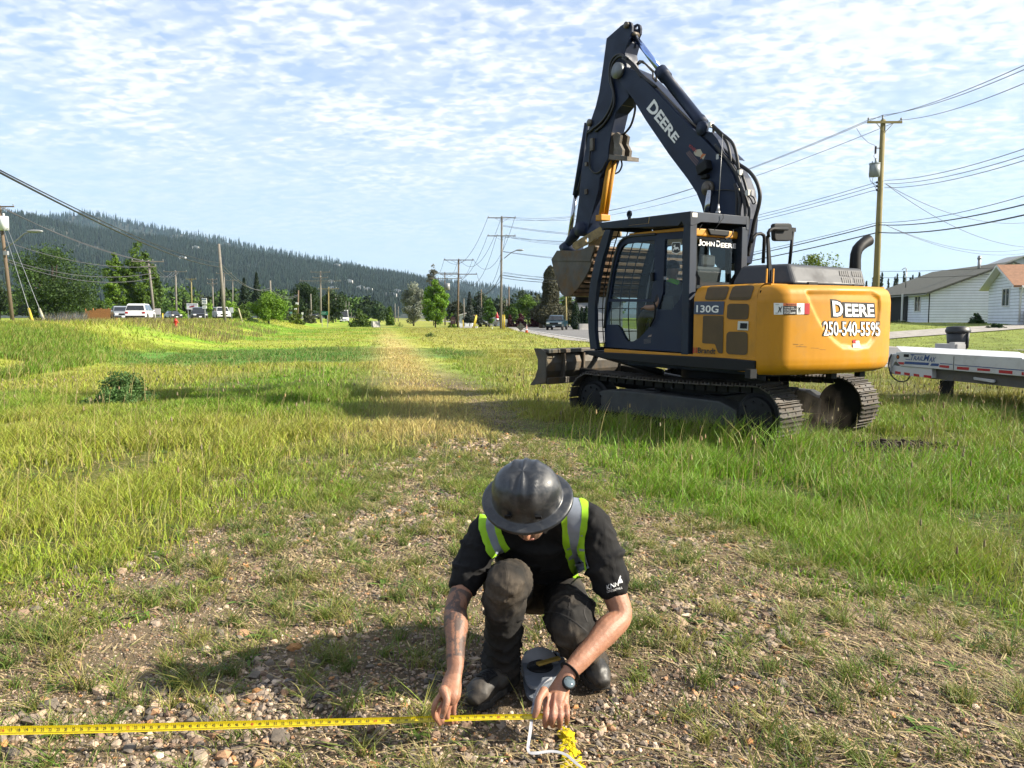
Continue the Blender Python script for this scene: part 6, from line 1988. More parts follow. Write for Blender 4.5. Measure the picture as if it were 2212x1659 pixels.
for i, (x, t, w_, D, c, lb) in enumerate([
    (222, 648, 58, 106, MG, 'low green bush above the orange board fence'),
    (381, 650, 50, 140, BG, 'bright green bush beside the dark sedan'),
    (452, 652, 44, 130, BG, 'bright green bush behind the highway number sign'),
    (498, 648, 74, 120, BG, 'wide bright bush around the foot of the tall bare pole'),
    (527, 656, 46, 118, (.10, .17, .02), 'rounded bush to the right of the small white road sign'),
    (607, 662, 40, 120, (.05, .08, .02), 'dull green bush behind the shrub tree'),
    (640, 658, 34, 110, (.12, .18, .02), 'yellow green bush at the foot of the pole with two white signs'),
    (668, 668, 34, 130, (.07, .085, .03), 'brownish bush to the right of the pole with two white signs'),
    (778, 668, 52, 125, (.08, .14, .02), 'low bush at the left of the white concrete block'),
    (842, 662, 22, 150, (.10, .18, .02), 'small bush in front of the misty poplars')]):
    make_tree('bush', lb, x, t, w_, D, 'bush', c, 20 + i, 1500, cat='bush', group='bushes along the highway')
make_tree('spruce_tree', 'dark spruce with a forked top right of the tall bare pole', 529, 602, 36, 150, 'conifer', (.022, .045, .018), 31, 2600)
make_tree('spruce_tree', 'dark spruce just above the shrub tree', 556, 591, 30, 155, 'conifer', (.022, .045, .018), 32, 2600)
make_tree('spruce_tree', 'small dark spruce behind the tall bare pole', 481, 619, 26, 165, 'conifer', (.025, .045, .020), 33, 1800)
make_tree('leafy_tree', 'dark round tree behind the pole with two white signs', 662, 612, 74, 165, 'round', (.035, .07, .018), 34, 4000, lowest=.02)
make_tree('leafy_tree', 'dark round tree behind the green highway sign', 719, 627, 58, 175, 'round', (.045, .08, .022), 35, 3200, lowest=.02)
make_tree('leafy_tree', 'misty green tree left of the silver tree, far down the valley', 818, 652, 40, 230, 'round', (.06, .11, .035), 36, 2200, lowest=.02)
make_tree('leafy_tree', 'misty small poplar at the end of the field', 838, 664, 24, 240, 'tall', (.07, .13, .03), 37, 1400, lowest=.02)
make_tree('leafy_tree', 'faint round tree where the highway meets the hills', 792, 660, 24, 260, 'round', (.05, .09, .03), 38, 1200, lowest=.02)
# the shrub tree in the field
SH_ = make_tree('shrub_tree', 'bright green many stemmed shrub tree standing alone in the left field', 580, 633, 84, 88, 'wide', (.17, .31, .025), 40, 8000, leaf=.2, lowest=.04)
make_tree('shrub', 'low dark leaning shrub left of the bright shrub tree', 537, 684, 50, 85, 'bush', (.045, .09, .018), 41, 1800, leaf=.17, cat='shrub')
make_tree('olive_tree', 'silver grey tree behind the bright green young tree', 893, 612, 62, 140, 'wide', SG, 42, 8000, leaf=.3, lowest=.0)
make_tree('olive_tree', 'pale silver treetop rising behind the bright green young tree', 936, 572, 34, 146, 'tall', (.22, .22, .16), 43, 2600, leaf=.26, lowest=.3)
make_tree('young_tree', 'bright green young tree right of the silver tree', 940, 602, 62, 118, 'tall', (.18, .34, .025), 44, 9000, leaf=.26, lowest=.0)
make_tree('bush', 'small bright sapling at the right foot of the young tree', 976, 676, 20, 116, 'bush', BG, 45, 600, leaf=.2, cat='bush')
make_tree('blue_spruce', 'taller grey blue spruce left of the pair', 1014, 632, 26, 125, 'conifer', (.055, .075, .060), 46, 2600)
make_tree('blue_spruce', 'grey blue spruce right of the pair', 1034, 635, 24, 122, 'conifer', (.060, .080, .066), 47, 2400)
make_tree('leafy_tree', 'light green tree beside the grey blue spruces', 1056, 646, 30, 118, 'round', (.10, .20, .03), 48, 2200, lowest=.1)
for i, (x, t, w_, D, c, lb) in enumerate([
    (1035, 632, 60, 190, (.04, .07, .025), 'dark treetop behind the grey blue spruces'),
    (985, 650, 50, 180, (.045, .06, .03), 'dull brown green tree behind the roadside signs'),
    (1105, 656, 30, 135, (.08, .16, .02), 'small green tree right of the tall street pole'),
    (1140, 636, 62, 140, (.11, .20, .025), 'large light green tree above the purple bushes'),
    (1128, 628, 60, 210, (.045, .075, .025), 'dark tree behind the large light green tree'),
    (1165, 652, 40, 132, (.07, .12, .02), 'green tree left of the big brown conifer'),
    (1228, 640, 34, 120, (.13, .14, .035), 'olive tree right of the big brown conifer')]):
    make_tree('leafy_tree', lb, x, t, w_, D, 'round', c, 50 + i, 2400, lowest=.04)
for i, (x, t, w_, lb) in enumerate([(1101, 680, 22, 'leftmost purple bush beside the road'), (1124, 677, 30, 'middle purple bush beside the road'), (1156, 670, 34, 'largest purple bush, under the big conifer')]):
    make_tree('purple_bush', lb, x, t, w_, 122, 'bush', (.075, .018, .026), 60 + i, 1400, cat='bush', group='purple bushes')
make_tree('big_conifer', 'large brown green conifer left of the raised bucket', 1188, 576, 118, 112, 'pine', (.080, .080, .042), 64, 14000, lowest=.04, leaf=.3)
for i, (x, t, w_, lb) in enumerate([(1243, 651, 20, 'tallest columnar cedar left of the excavator'), (1256, 664, 12, 'middle columnar cedar left of the excavator'), (1266, 662, 13, 'columnar cedar closest to the excavator')]):
    make_tree('cedar', lb, x, t, w_, 98, 'cedar', (.022, .055, .014), 66 + i, 1600, lowest=.0, group='columnar cedars', leaf=.2)
make_tree('leafy_tree', 'bright yellow green treetop above the excavator hood', 1757, 545, 112, 62, 'round', (.17, .24, .02), 70, 4000, lowest=.3)
for i in range(11):
    x = 1868 + i * 11 + (i % 3) * 3
    make_tree('roadside_conifer', ['slim dark conifer', 'ragged dark conifer', 'short dark conifer'][i % 3] + ', number %d from the left on the skyline above the dark roof' % (i + 1), x, 608 - (i % 4) * 5 - i * .8, 15, 210, 'conifer', (.035, .055, .022), 80 + i, 500, group='conifers on the right skyline')
make_tree('bush', 'round shrub at the corner between the two white houses', 2108, 676, 34, 57, 'bush', (.045, .10, .02), 95, 1800, cat='bush', leaf=.12)
make_tree('bush', 'low shrub below the carport lattice', 1942, 690, 54, 62, 'bush', (.03, .07, .02), 96, 1500, cat='bush', leaf=.12)
make_tree('bush', 'low shrub in front of the smaller white house', 2150, 697, 50, 50, 'bush', (.03, .07, .02), 97, 1500, cat='bush', leaf=.12)
make_tree('weed_clump', 'leafy weed clump in the left field at the edge of the shadow', 256, 794, 165, 13.2, 'bush', (.10, .20, .05), 98, 7000, cat='weed', leaf=.04)
for i, (x, t, w_, D, lb) in enumerate([(862, 692, 26, 125, 'small green weed clump right of the concrete block'), (930, 714, 36, 62, 'green weed clump on the dry grass below the young tree')]):
    make_tree('weed_clump', lb, x, t, w_, D, 'bush', (.08, .16, .02), 110 + i, 700, cat='weed', leaf=.06)

# ================================================================== poles and wires
WOOD = mat('pole_wood', (.20, .145, .095), .9, var=.25, vscale=3, bump=.01, bscale=14, dirt=(.09, .07, .055), dirtamt=.6)
WOODG = mat('pole_wood_grey', (.23, .21, .18), .9, var=.2, vscale=3, bump=.01, bscale=14)
WOODY = mat('pole_wood_green', (.30, .25, .10), .85, var=.15, vscale=2, bump=.006, bscale=14)
CER = mat('insulator', (.35, .36, .37), .3, var=.1)
GALV = mat('galvanised', (.42, .43, .43), .45, metal=.5, var=.12)
WIRE = mat('wire_black', (.02, .02, .02), .6, var=0)
WIREG = mat('wire_grey', (.10, .10, .11), .5, var=0)
YPL = mat('yellow_plastic', (.75, .55, .03), .5, var=.05)
YPW = mat('pale_plastic', (.62, .58, .38), .5, var=.05)
def pole(tb, tt, yt, D, r, m, label, arms=(), name='utility_pole', group=None, rz=0):
    """tb, tt picture x of foot and top; yt picture y of the top; arms (y, half width, insulators)"""
    a = P(tb, 686, D); gz = ghf(a.x, D); top = P(tt, yt, D)
    root = empty(name, (a.x, D, gz), 0, label, 'pole', group)
    o = Vector((a.x, D, gz)); L = top - o
    mb = MB(); mb.tube([Vector((0, 0, -.3)), L * .5, L], [r, r * .88, r * .72], 12); mb.build('shaft', m, root)
    out = {}
    for (ya, hw, ni, *rest) in arms:
        t = (P(tt, ya, D).z - gz) / L.z
        c = L * t
        dx = Vector((cos(rz), sin(rz), 0))
        mb = MB(); mb.beam(c - dx * hw + Vector((0, -r, 0)), c + dx * hw + Vector((0, -r, 0)), .1, .12)
        for s_ in (-1, 1): mb.beam(c + dx * hw * .5 * s_ + Vector((0, -r - .03, -.05)), c + Vector((0, -r - .03, -.6 * min(1, hw))), .03, .03)
        ar = mb.build('crossarm', m, root)
        ends = []
        for k in range(ni):
            q = c + dx * hw * (-.95 + 1.9 * k / max(1, ni - 1)) + Vector((0, -r, .06))
            mi_ = MB(); mi_.lathe([(.02, 0), (.02, .06), (.06, .07), (.05, .11), (.06, .13), (.045, .18), (.02, .2)], 10, q); i_ = mi_.build('insulator', CER, ar)
            ends.append(o + q + Vector((0, 0, .18)))
        out[ya] = ends
    return root, o, L, out
def wire(a, b, sag, label, r=.02, m=WIREG, n=18, group=None, name='power_line'):
    a, b = Vector(a), Vector(b)
    pts = []
    for i in range(n + 1):
        t = i / n; p = a.lerp(b, t); p.z -= sag * 4 * t * (1 - t); pts.append(p)
    mb = MB(); mb.tube(pts, r, 5)
    o = mb.build(name, m)
    tag(o, label, 'cable', group)
    return o
# leaning pole at far left
p1, o1, L1, e1 = pole(27, -2, 444, 78, .19, WOOD, 'leaning wooden pole with transformer and street lamp at far left', [(447, 1.6, 3)])
def onp(o, D, x, y): return P(x, y, D) - o
mb = MB(); q = onp(o1, 77.6, *c1(40, 330)); mb.cyl(q - Vector((0, 0, .75)), q + Vector((0, 0, .6)), .42, 18); mb.cyl(q + Vector((0, 0, .6)), q + Vector((0, 0, .9)), .08); mb.build('transformer', mat('transformer_white', (.62, .64, .64), .5, var=.08), p1)
mb = MB(); mb.tube([onp(o1, 77.8, *c1(*q_)) for q_ in [(62, 590), (180, 500), (250, 440), (320, 420)]], .07, 8); mb.build('lamp_arm', GALV, p1)
mb = MB(); q = onp(o1, 77.8, *c1(355, 418)); mb.ell(q, (.85, .3, .16), 14, 8); mb.build('lamp_head', GALV, p1)
mb = MB(); q = onp(o1, 77.7, *c1(62, 640)); mb.box(q, (.4, .3, .4)); mb.build('junction_box', CER, p1)
for (a, b, mm, lb) in ((c1(30, 370), c1(335, 1340), YPL, 'guy wire ending in the bright yellow guard'), (c1(70, 370), c1(455, 1335), YPW, 'guy wire ending in the pale yellow guard')):
    t_ = P(*a, 77.8); f = P(*b, 62); f.z = ghf(f.x, f.y)
    gw = empty('guy_wire', f, 0, lb + ' at far left', 'guy wire')
    mb = MB(); mb.tube([Vector((0, 0, 0)), t_ - f], .025, 6); mb.build('strand', GALV, gw)
    mb = MB(); d = (t_ - f); mb.tube([Vector((0, 0, 0)), d * (2.6 / d.length)], .10, 8); mb.build('guard', mm, gw)
pole(334, 320, 562, 98, .17, WOODG, 'wooden pole with two crossarms in front of the poplars', [(565, 1.9, 4), (576, .9, 2)], rz=.2)
pole(381, 379, 585, 132, .17, WOODG, 'grey pole with wide crossarm right of the poplars', [(587, 2.0, 3)])
pole(414.5, 413, 602, 150, .14, WOODY, 'plain thin pole above the billboard', [(603, 1.0, 2)])
pole(460.7, 458.6, 602, 142, .16, WOODG, 'pole with two short arms left of the tall bare pole', [(604, .9, 2), (613, .9, 2)])
p3, o3, L3, e3 = pole(485.5, 472.5, 527, 74, .165, WOODG, 'tall bare wooden pole leaning slightly left, nearest on the left')
pole(485, 484, 590, 150, .17, WOODG, 'pole with crossarm partly hidden by the tall bare pole', [(591, 1.5, 3)])
pole(502.5, 502.5, 604, 200, .16, WOODG, 'pole with crossarm right of the tall bare pole', [(606, 1.6, 4)])
p4, o4, L4, e4 = pole(586, 583.5, 606, 108, .15, WOODG, 'bare pole standing behind the shrub tree')
p5, o5, L5, e5 = pole(642, 644.5, 627, 125, .15, WOOD, 'brown pole carrying two small white signs')
p6, o6, L6, e6 = pole(672, 671, 635, 150, .15, WOODG, 'bare pole right of the pole with two white signs')
pole(692.5, 692, 586, 150, .2, WOODG, 'tall pole with three crossarms beside the green highway sign', [(588, 1.9, 3), (600, 1.5, 3), (607, 4.0, 2)])
pole(709, 709.5, 620, 160, .16, WOODY, 'yellowish pole right of the green highway sign', [(624, 2.2, 2)])
for i, (x, t) in enumerate([(725, 641), (738.5, 645), (747, 651), (753.5, 652), (758.5, 656), (763, 659), (767, 661)]):
    pole(x - .4, x, t, 190 + i * 28, .15, WOODG, ['nearest', 'second', 'third', 'fourth', 'fifth', 'sixth', 'farthest'][i] + ' of the small poles receding down the highway', group='poles receding down the highway')
pole(853, 853, 656, 260, .16, WOODG, 'faint pole left of the silver tree'); pole(860, 860, 662, 290, .16, WOODG, 'faint shorter pole touching the silver tree')
for yw, rr in ((577, .035), (568, .022)):
    a = P(475.8, yw, 74); b = P(-40, 352 if yw == 577 else 347, 22)
    wire(b, a, .55, 'thick black cable rising from the tall bare pole to the upper left' if rr > .03 else 'thinner black cable above the thick one at the upper left', rr, WIRE, 26, 'black cables at left')
    wire(a, P(583.5, 622 + (577 - yw) * .5, 108), 1.0, 'cable from the tall bare pole to the next pole, ' + ('lower' if rr > .03 else 'upper') + ' one', .03, WIREG)
    wire(P(583.5, 622 + (577 - yw) * .5, 108), P(643.5, 636 + (577 - yw) * .3, 125), .8, 'cable from the bare pole to the brown sign pole, ' + ('lower' if rr > .03 else 'upper') + ' strand', .03)
for k, (ya, yb) in enumerate([(446, 565), (446, 566), (520, 576), (560, 590), (566, 600)]):
    xa = 0 + k * 5
    wire(P(xa - 3, ya, 78), P(318 + k * 4, yb, 98), .6 + .15 * k, ['top', 'second', 'third', 'fourth', 'lowest'][k] + ' grey wire from the leaning pole to the poplar pole', .035, WIREG, 18, 'wires across the maple tree')
for k in range(3): wire(P(312 + k * 8, 565, 98), P(372 + k * 7, 587, 132), 1.4, ['left', 'middle', 'right'][k] + ' wire from the poplar pole to the grey pole behind', .03)
# centre street pole and its neighbours
p7, o7, L7, e7 = pole(1081.5, 1083.5, 467, 105, .17, WOODG, 'tall grey pole with two crossarms and a street lamp beside the road', [(471, 1.9, 3), (510, 1.9, 4)])
mb = MB(); mb.tube([onp(o7, 104.8, *cr3(*q_)) for q_ in [(1255, 695), (1330, 635), (1375, 615), (1400, 612)]], .06, 8); mb.build('lamp_arm', GALV, p7)
mb = MB(); mb.ell(onp(o7, 104.8, *cr3(1418, 610)), (.55, .22, .13), 12, 8); mb.build('lamp_head', GALV, p7)
for (x, t, m_) in ((1085.5, 678, YPL), (1089, 680, YPL)):
    a = P(x, 686, 103); a.z = ghf(a.x, a.y); mb = MB(); mb.cyl((0, 0, 0), (0, 0, 1.9), .09, 10); o = mb.build('pole_guard', m_); o.location = a; tag(o, 'yellow guard tube at the foot of the tall grey street pole, ' + ('left' if x < 1087 else 'right') + ' one', 'guard')
p8, o8, L8, e8 = pole(988, 990.5, 560, 120, .17, WOOD, 'dark pole with two wide crossarms right of the young tree', [(562, 2.3, 3), (592.5, 2.9, 3)])
p9, o9, L9, e9 = pole(961, 960.5, 588, 150, .15, WOODG, 'pole with transformer just right of the young tree', [(590, 2.4, 3), (602, 3.3, 3)])
mb = MB(); q = onp(o9, 149.7, *cr3(682, 978)); mb.cyl(q - Vector((0, 0, .7)), q + Vector((0, 0, .6)), .45, 14); mb.build('transformer', CER, p9)
pole(1002, 1001.5, 645, 130, .12, WOODG, 'short pole left of the grey blue spruces'); p10, o10, L10, e10 = pole(1039, 1039, 625, 128, .13, WOOD, 'thin bare pole right of the grey blue spruces')
pole(1099, 1099, 619, 135, .14, WOOD, 'bare pole behind the purple bushes'); pole(1094, 1094, 645, 160, .12, WOODG, 'short pole behind the purple bushes')
pole(1223, 1222, 640, 104, .14, WOODY, 'yellowish pole under the raised bucket')
# right hand pole
p11, o11, L11, e11 = pole(1888.5, 1907, 259, 45, .19, WOODY, 'yellowish wooden pole with crossarm and transformer behind the excavator', [(266, .98, 2)])
c4b = lambda x, y: (1702.2 + .3008 * x, 88 + .3008 * y)
mb = MB(); a = onp(o11, 45, *c4b(677, 570)); mb.cyl(a, a + Vector((0, 0, .25)), .05); mb.build('insulator', CER, p11)
mb = MB(); q = onp(o11, 44.8, *c4b(619, 930)); mb.cyl(q - Vector((0, 0, .36)), q + Vector((0, 0, .34)), .29, 20); mb.cyl(q + Vector((0, 0, .34)), q + Vector((0, 0, .38)), .31, 20); mb.cyl(q + Vector((.05, 0, .36)), q + Vector((.05, 0, .66)), .06); mb.cyl(q + Vector((-.14, 0, .36)), q + Vector((-.14, 0, .5)), .03)
mb.build('transformer', mat('transformer_grey', (.33, .37, .37), .45, var=.08), p11)
mb = MB(); mb.beam(onp(o11, 44.8, *c4b(630, 772)), onp(o11, 45, *c4b(665, 772)), .05, .05); mb.box(onp(o11, 44.8, *c4b(626, 785)), (.08, .08, .42)); mb.build('cutout_fuse', BLK, p11)
mb = MB()
for y in (1018, 1045, 1072):
    mb.lathe([(.03, -.06), (.07, -.05), (.07, .05), (.03, .06)], 8, onp(o11, 44.7, *c4b(637, y)))
mb.build_split('insulator', BLK, p11)
def tubeimg(pts, D, r, nm, par, m):
    mb = MB(); mb.tube([onp(par.location, D, *p) for p in pts], r, 6); return mb.build(nm, m, par)
tubeimg([c4b(*p) for p in [(490, 630), (520, 680), (570, 730), (625, 755)]], 44.8, .012, 'jumper_wire', p11, WIREG)
tubeimg([c4b(*p) for p in [(625, 810), (612, 830), (625, 850)]], 44.8, .012, 'jumper_wire', p11, WIREG)
tubeimg([c4b(*p) for p in [(590, 900), (578, 960), (590, 1010), (636, 1045)]], 44.7, .012, 'jumper_wire', p11, WIREG)
tubeimg([c4b(*p) for p in [(610, 975), (600, 1010), (636, 1075)]], 44.7, .012, 'jumper_wire', p11, WIREG)
top = [c4b(598, 560), c4b(677, 535), c4b(806, 570)]
cen7 = [P(1064, 471, 105), P(1083.5, 467, 105), P(1103, 471, 105)]
rt = [(2240, 128), (2240, 138), (2240, 168)]
for k in range(3):
    nm = ['left', 'middle', 'right'][k]
    wire(P(*top[k], 45), cen7[k], 2.2, nm + ' top wire from the yellowish pole to the grey street pole', .016, WIREG, 24, 'top wires to the street pole')
    wire(P(*top[k], 45), P(*rt[k], 24), .25, nm + ' wire leaving the top of the yellowish pole to the right', .014, WIREG, 24, 'top wires to the right')
lo = [(2240, 312), (2240, 327), (2240, 338)]
for k in range(3):
    y = (1015, 1040, 1068)[k]
    nm = ['upper', 'middle', 'lower'][k]
    wire(P(*c4b(640, y), 45), P(1095, 508 + k * 2, 105), 2.0, nm + ' thin wire from below the transformer to the street pole', .016, WIREG, 24, 'middle wires')
    wire(P(*c4b(690, y - 12), 45), P(*lo[k], 24), .25, nm + ' thin wire from below the transformer to the right', .014, WIREG, 24, 'middle wires to the right')
for k, (yl, yr_, xr, r_) in enumerate([(1305, 415, 2240, .016), (1322, 435, 2240, .030), (1376, 458, 2240, .034)]):
    nm = ['thin upper', 'thick middle', 'thick lower'][k]
    wire(P(*c4b(645, yl), 45), P(1084, 590 + k * 5, 105), 1.6, nm + ' black cable from the yellowish pole to the street pole', r_, WIRE, 24, 'black cables')
    wire(P(*c4b(645, yl), 45), P(xr, yr_, 24), .25, nm + ' black cable from the yellowish pole to the right', r_ * .8, WIRE, 24, 'black cables to the right')
for k, (ye, xe) in enumerate([(478, 2240), (535, 2240)]):
    wire(P(*c4b(700, 1030), 45), P(xe, ye, 58), .9, ['upper', 'lower'][k] + ' drooping service wire from the yellowish pole towards the houses', .016, WIREG, 20)
for k, (ye, xe) in enumerate([(535, 2240), (545, 2240)]):
    wire(P(*c4b(690, 1320), 45), P(xe, ye - 3, 62), .9, ['upper', 'lower'][k] + ' thin service wire crossing the sky above the dark roof', .013, WIREG, 20)
for k, y in enumerate((586, 600)):
    wire(P(1890, y, 66), P(2240, y - 14, 60), .15, ['upper', 'lower'][k] + ' cable just above the dark roof', .018, WIRE, 12)
def fan(A, B, n, sag, lb):
    for k in range(n):
        wire(A[k % len(A)], B[k % len(B)], sag * (1 + .15 * k), '%s wire %s' % (['first', 'second', 'third', 'fourth', 'fifth', 'sixth'][k], lb), .026)
fan(e7[471], e8[562], 3, 3.0, 'from the top arm of the street pole to the dark pole')
fan(e7[510], e8[592.5], 3, 3.5, 'from the lower arm of the street pole to the dark pole')
fan(e8[562], e9[590], 3, 1.5, 'from the dark pole to the transformer pole')
wire(P(1083, 588, 105), P(1039, 632, 128), 1.2, 'dark cable from the street pole down to the thin bare pole', .04, WIRE); wire(P(1083, 605, 105), P(990, 640, 120), 1.2, 'dark cable from the street pole to the foot of the dark pole', .03, WIRE)
for k, (ya, xb, yb) in enumerate([(487, 1300, 500), (489, 1300, 504), (512, 1300, 498), (543, 1300, 552), (544, 1300, 558), (588, 1300, 594), (594, 1300, 600)]):
    wire(P(1086, ya, 105), P(xb + 330, yb + 10 * (k > 4), 92), 1.0, ['topmost', 'second', 'third', 'fourth', 'fifth', 'sixth', 'lowest'][k] + ' wire running right from the street pole behind the bucket', .022, WIREG if k < 5 else WIRE, 16, 'wires running right from the street pole')

# ================================================================== vehicles
TYRE = mat('tyre', (.018, .018, .018), .85, var=.1); RIM = mat('rim', (.35, .35, .36), .35, metal=.7, var=.05)
WIN = mat('car_glass', (.015, .018, .02), .08, var=.1, coat=1.0)
HLAMP = mat('headlamp', (.8, .8, .75), .15, var=0, coat=1.0); TLAMP = mat('tail_lamp', (.45, .01, .01), .2, var=0, coat=1.0)
PLATE = mat('number_plate', (.7, .72, .75), .5, var=0)
def wheel(root, x, y, r, side):
    mb = MB(); mb.lathe([(r * .62, -.10), (r * .93, -.11), (r, -.06), (r, .06), (r * .93, .11), (r * .62, .10)], 22, (x, y, r), (0, 1, 0)); wq = mb.build('wheel', TYRE, root)
    mb = MB(); mb.lathe([(0, .07), (r * .2, .08), (r * .55, .05), (r * .64, .09), (r * .64, -.05), (0, -.05)], 16, (x, y, r), (0, side, 0)); mb.build('rim', RIM, wq)
def car(name, label, cat, loc, rz, kind, colr, L=4.6, W=1.85, H=1.68, group=None):
    r = empty(name, loc, rz, label, cat, group)
    paint = mat('paint_%d_%d_%d' % tuple(int(c * 1000) for c in colr), colr, .3, var=.04, coat=.8)
    h = L / 2; rw = .36 if kind != 'sedan' else .32
    g0 = .22
    if kind == 'suv':
        low = [(-h, g0 + .15), (-h, .75), (-h + .05, 1.0), (h - 1.35, 1.02), (h - .35, .95), (h - .05, .80), (h, .5), (h - .05, g0 + .1)]
        cab_ = [(-h + .05, 1.0), (-h + .35, H - .12), (-h + .75, H), (h - 2.35, H), (h - 1.95, H - .08), (h - 1.2, 1.02)]
    elif kind == 'sedan':
        low = [(-h, g0 + .15), (-h, .8), (-h + .25, .92), (h - 1.4, .9), (h - .2, .78), (h, .5), (h - .05, g0 + .05)]
        cab_ = [(-h + .6, .9), (-h + 1.3, H), (h - 2.4, H), (h - 1.4, .9)]
    elif kind == 'pickup':
        low = [(-h, .5), (-h, 1.12), (h - 1.5, 1.12), (h - .2, 1.02), (h, .9), (h, .5), (h - .15, .38), (-h + .1, .42)]
        cab_ = [(-.35, 1.12), (-.2, H - .05), (.1, H), (h - 2.2, H), (h - 1.95, H - .06), (h - 1.35, 1.12)]
    else:
        low = [(-h, .4), (-h, 1.2), (h - .9, 1.2), (h - .1, 1.05), (h, .6), (h, .4)]
        cab_ = [(-h, 1.2), (-h + .05, H), (h - 1.4, H), (h - .75, 1.2)]
    # body with wheel arches cut as dark discs
    mb = MB(); mb.prism([(x, W / 2, z) for x, z in low], (0, -W, 0)); b = mb.build('body', paint, r, bev=.07); b.modifiers[0].segments = 3
    # cabin tapers in
    n = len(cab_); ti = .16
    zlo, zhi = min(z for x, z in cab_), max(z for x, z in cab_)
    ins = lambda z: ti * (z - zlo) / (zhi - zlo) + .03
    mb = MB(); mb._add([(x, W / 2 - ins(z), z) for x, z in cab_] + [(x, -W / 2 + ins(z), z) for x, z in cab_],
                       [tuple(reversed(range(n))), tuple(range(n, 2 * n))] + [(i, (i + 1) % n, n + (i + 1) % n, n + i) for i in range(n)])
    cb_ = mb.build('cabin', paint, r, bev=.05); cb_.modifiers[0].segments = 2
    # windows as slightly proud panels
    for s_ in (-1, 1):
        mid_ = sum(x for x, z in cab_) / n
        zw0, zw1 = zlo + .06, zhi - .12
        xs0 = [x for x, z in cab_ if z == zlo] or [cab_[0][0], cab_[-1][0]]
        xl0, xl1 = cab_[0][0], cab_[-1][0]
        xu0 = min(x for x, z in cab_ if z > zhi - .15); xu1 = max(x for x, z in cab_ if z > zhi - .15)
        xm = (xl0 + xl1 + xu0 + xu1) / 4
        for (a0, a1, b0, b1) in ((xl0 + .18, xm - .05, xu0 + .12, xm - .05), (xm + .05, xl1 - .22, xm + .05, xu1 - .10)):
            y0 = s_ * (W / 2 - ins(zw0) + .012); y1 = s_ * (W / 2 - ins(zw1) + .012)
            mb = MB(); mb.face([(a0, y0, zw0), (a1, y0, zw0), (b1, y1, zw1), (b0, y1, zw1)]); mb.build('side_window', WIN, r)
    def endwin(xa, za, xb, zb, nm):
        d = Vector((xb - xa, 0, zb - za)); nn = Vector((d.z, 0, -d.x)).normalized() * .012
        if (nn.x > 0) != (xa > 0): nn = -nn
        p = Vector((xa, 0, za)) + d * .1 + nn; q = Vector((xa, 0, za)) + d * .9 + nn
        y0, y1 = W / 2 - ins(p.z) - .06, W / 2 - ins(q.z) - .08
        mb = MB(); mb.face([(p.x, y0, p.z), (p.x, -y0, p.z), (q.x, -y1, q.z), (q.x, y1, q.z)]); mb.build(nm, WIN, r)
    endwin(cab_[-1][0], cab_[-1][1], cab_[-2][0], cab_[-2][1], 'windscreen'); endwin(cab_[0][0], cab_[0][1], cab_[1][0], cab_[1][1], 'rear_window')
    for x in (h - .9, -h + .9):
        for s_ in (-1, 1):
            mb = MB(); mb.cyl((x, s_ * (W / 2 - .10), rw), (x, s_ * (W / 2 + .008), rw), rw * 1.16, 22); mb.build('wheel_arch', BLK, r)
            wheel(r, x, s_ * (W / 2 - .07), rw, s_)
    zl = .78 if kind in ('suv', 'sedan') else .86
    for s_ in (-1, 1):
        mb = MB(); mb.box((h - .04, s_ * (W / 2 - .27), zl - .05), (.14, .36, .15)); mb.build('headlight', HLAMP, r, bev=.02)
        mb = MB(); mb.box((-h + .03, s_ * (W / 2 - .18), zl + .06), (.12, .28, .20)); mb.build('tail_light', TLAMP, r, bev=.02)
        mb = MB(); mb.box((h - 1.45, s_ * (W / 2 + .10), zlo + .08), (.12, .18, .14)); mb.build('wing_mirror', paint, r, bev=.02)
    mb = MB(); mb.box((h + .0, 0, zl - .08), (.04, W * .52, .2)); mb.build('radiator_grille', BLK, r, bev=.01)
    mb = MB(); mb.box((h + .0, 0, .42), (.08, W * .94, .2)); mb.build('front_bumper', BLK if kind != 'sedan' else paint, r, bev=.03)
    mb = MB(); mb.box((-h - .0, 0, .45), (.08, W * .94, .18)); mb.build('rear_bumper', BLK if kind != 'sedan' else paint, r, bev=.03)
    mb = MB(); mb.box((h + .045, 0, .45), (.01, .32, .16)); mb.build('number_plate', PLATE, r)
    mb = MB(); mb.box((-h - .045 if kind != 'suv' else -h - .01, 0, .8), (.01, .32, .16)); mb.build('number_plate', PLATE, r)
    if kind == 'pickup':
        mb = MB(); mb.box2((-h + .1, W / 2 - .12, 1.10), (-.45, -W / 2 + .12, 1.135)); mb.build('truck_bed', BLK, r)
    return r
def cpos(tx, D, lift=.04):
    p = P(tx, 686, D); return (p.x, D, ghf(p.x, D) + lift)
ROADDIR = atan2(1, -.172)
car('suv_car', 'white SUV seen from behind on the highway at left', 'car', cpos(304, 80), radians(103.5), 'suv', (.74, .74, .74), 4.75, 1.95, 1.75)
car('suv_car', 'silver grey SUV facing the camera left of the white SUV', 'car', cpos(262, 88), radians(-58), 'suv', (.30, .33, .36), 4.5, 1.85, 1.65)
car('sedan_car', 'dark sedan between the bushes left of the billboard', 'car', cpos(374, 128), ROADDIR + pi + .5, 'sedan', (.03, .035, .04), 4.5, 1.8, 1.42)
car('suv_car', 'black SUV facing the camera under the billboard', 'car', cpos(430, 108), radians(-64), 'suv', (.025, .03, .035), 4.7, 1.95, 1.8)
car('van', 'white van beside the foot of the tall bare pole', 'van', cpos(478, 116), radians(-60), 'van', (.70, .70, .70), 4.7, 1.9, 1.9)
car('pickup_truck', 'small dark pickup far down the highway, left of the green sign', 'pickup truck', cpos(679, 175), ROADDIR + pi, 'pickup', (.05, .05, .055), 5.2, 1.95, 1.8)
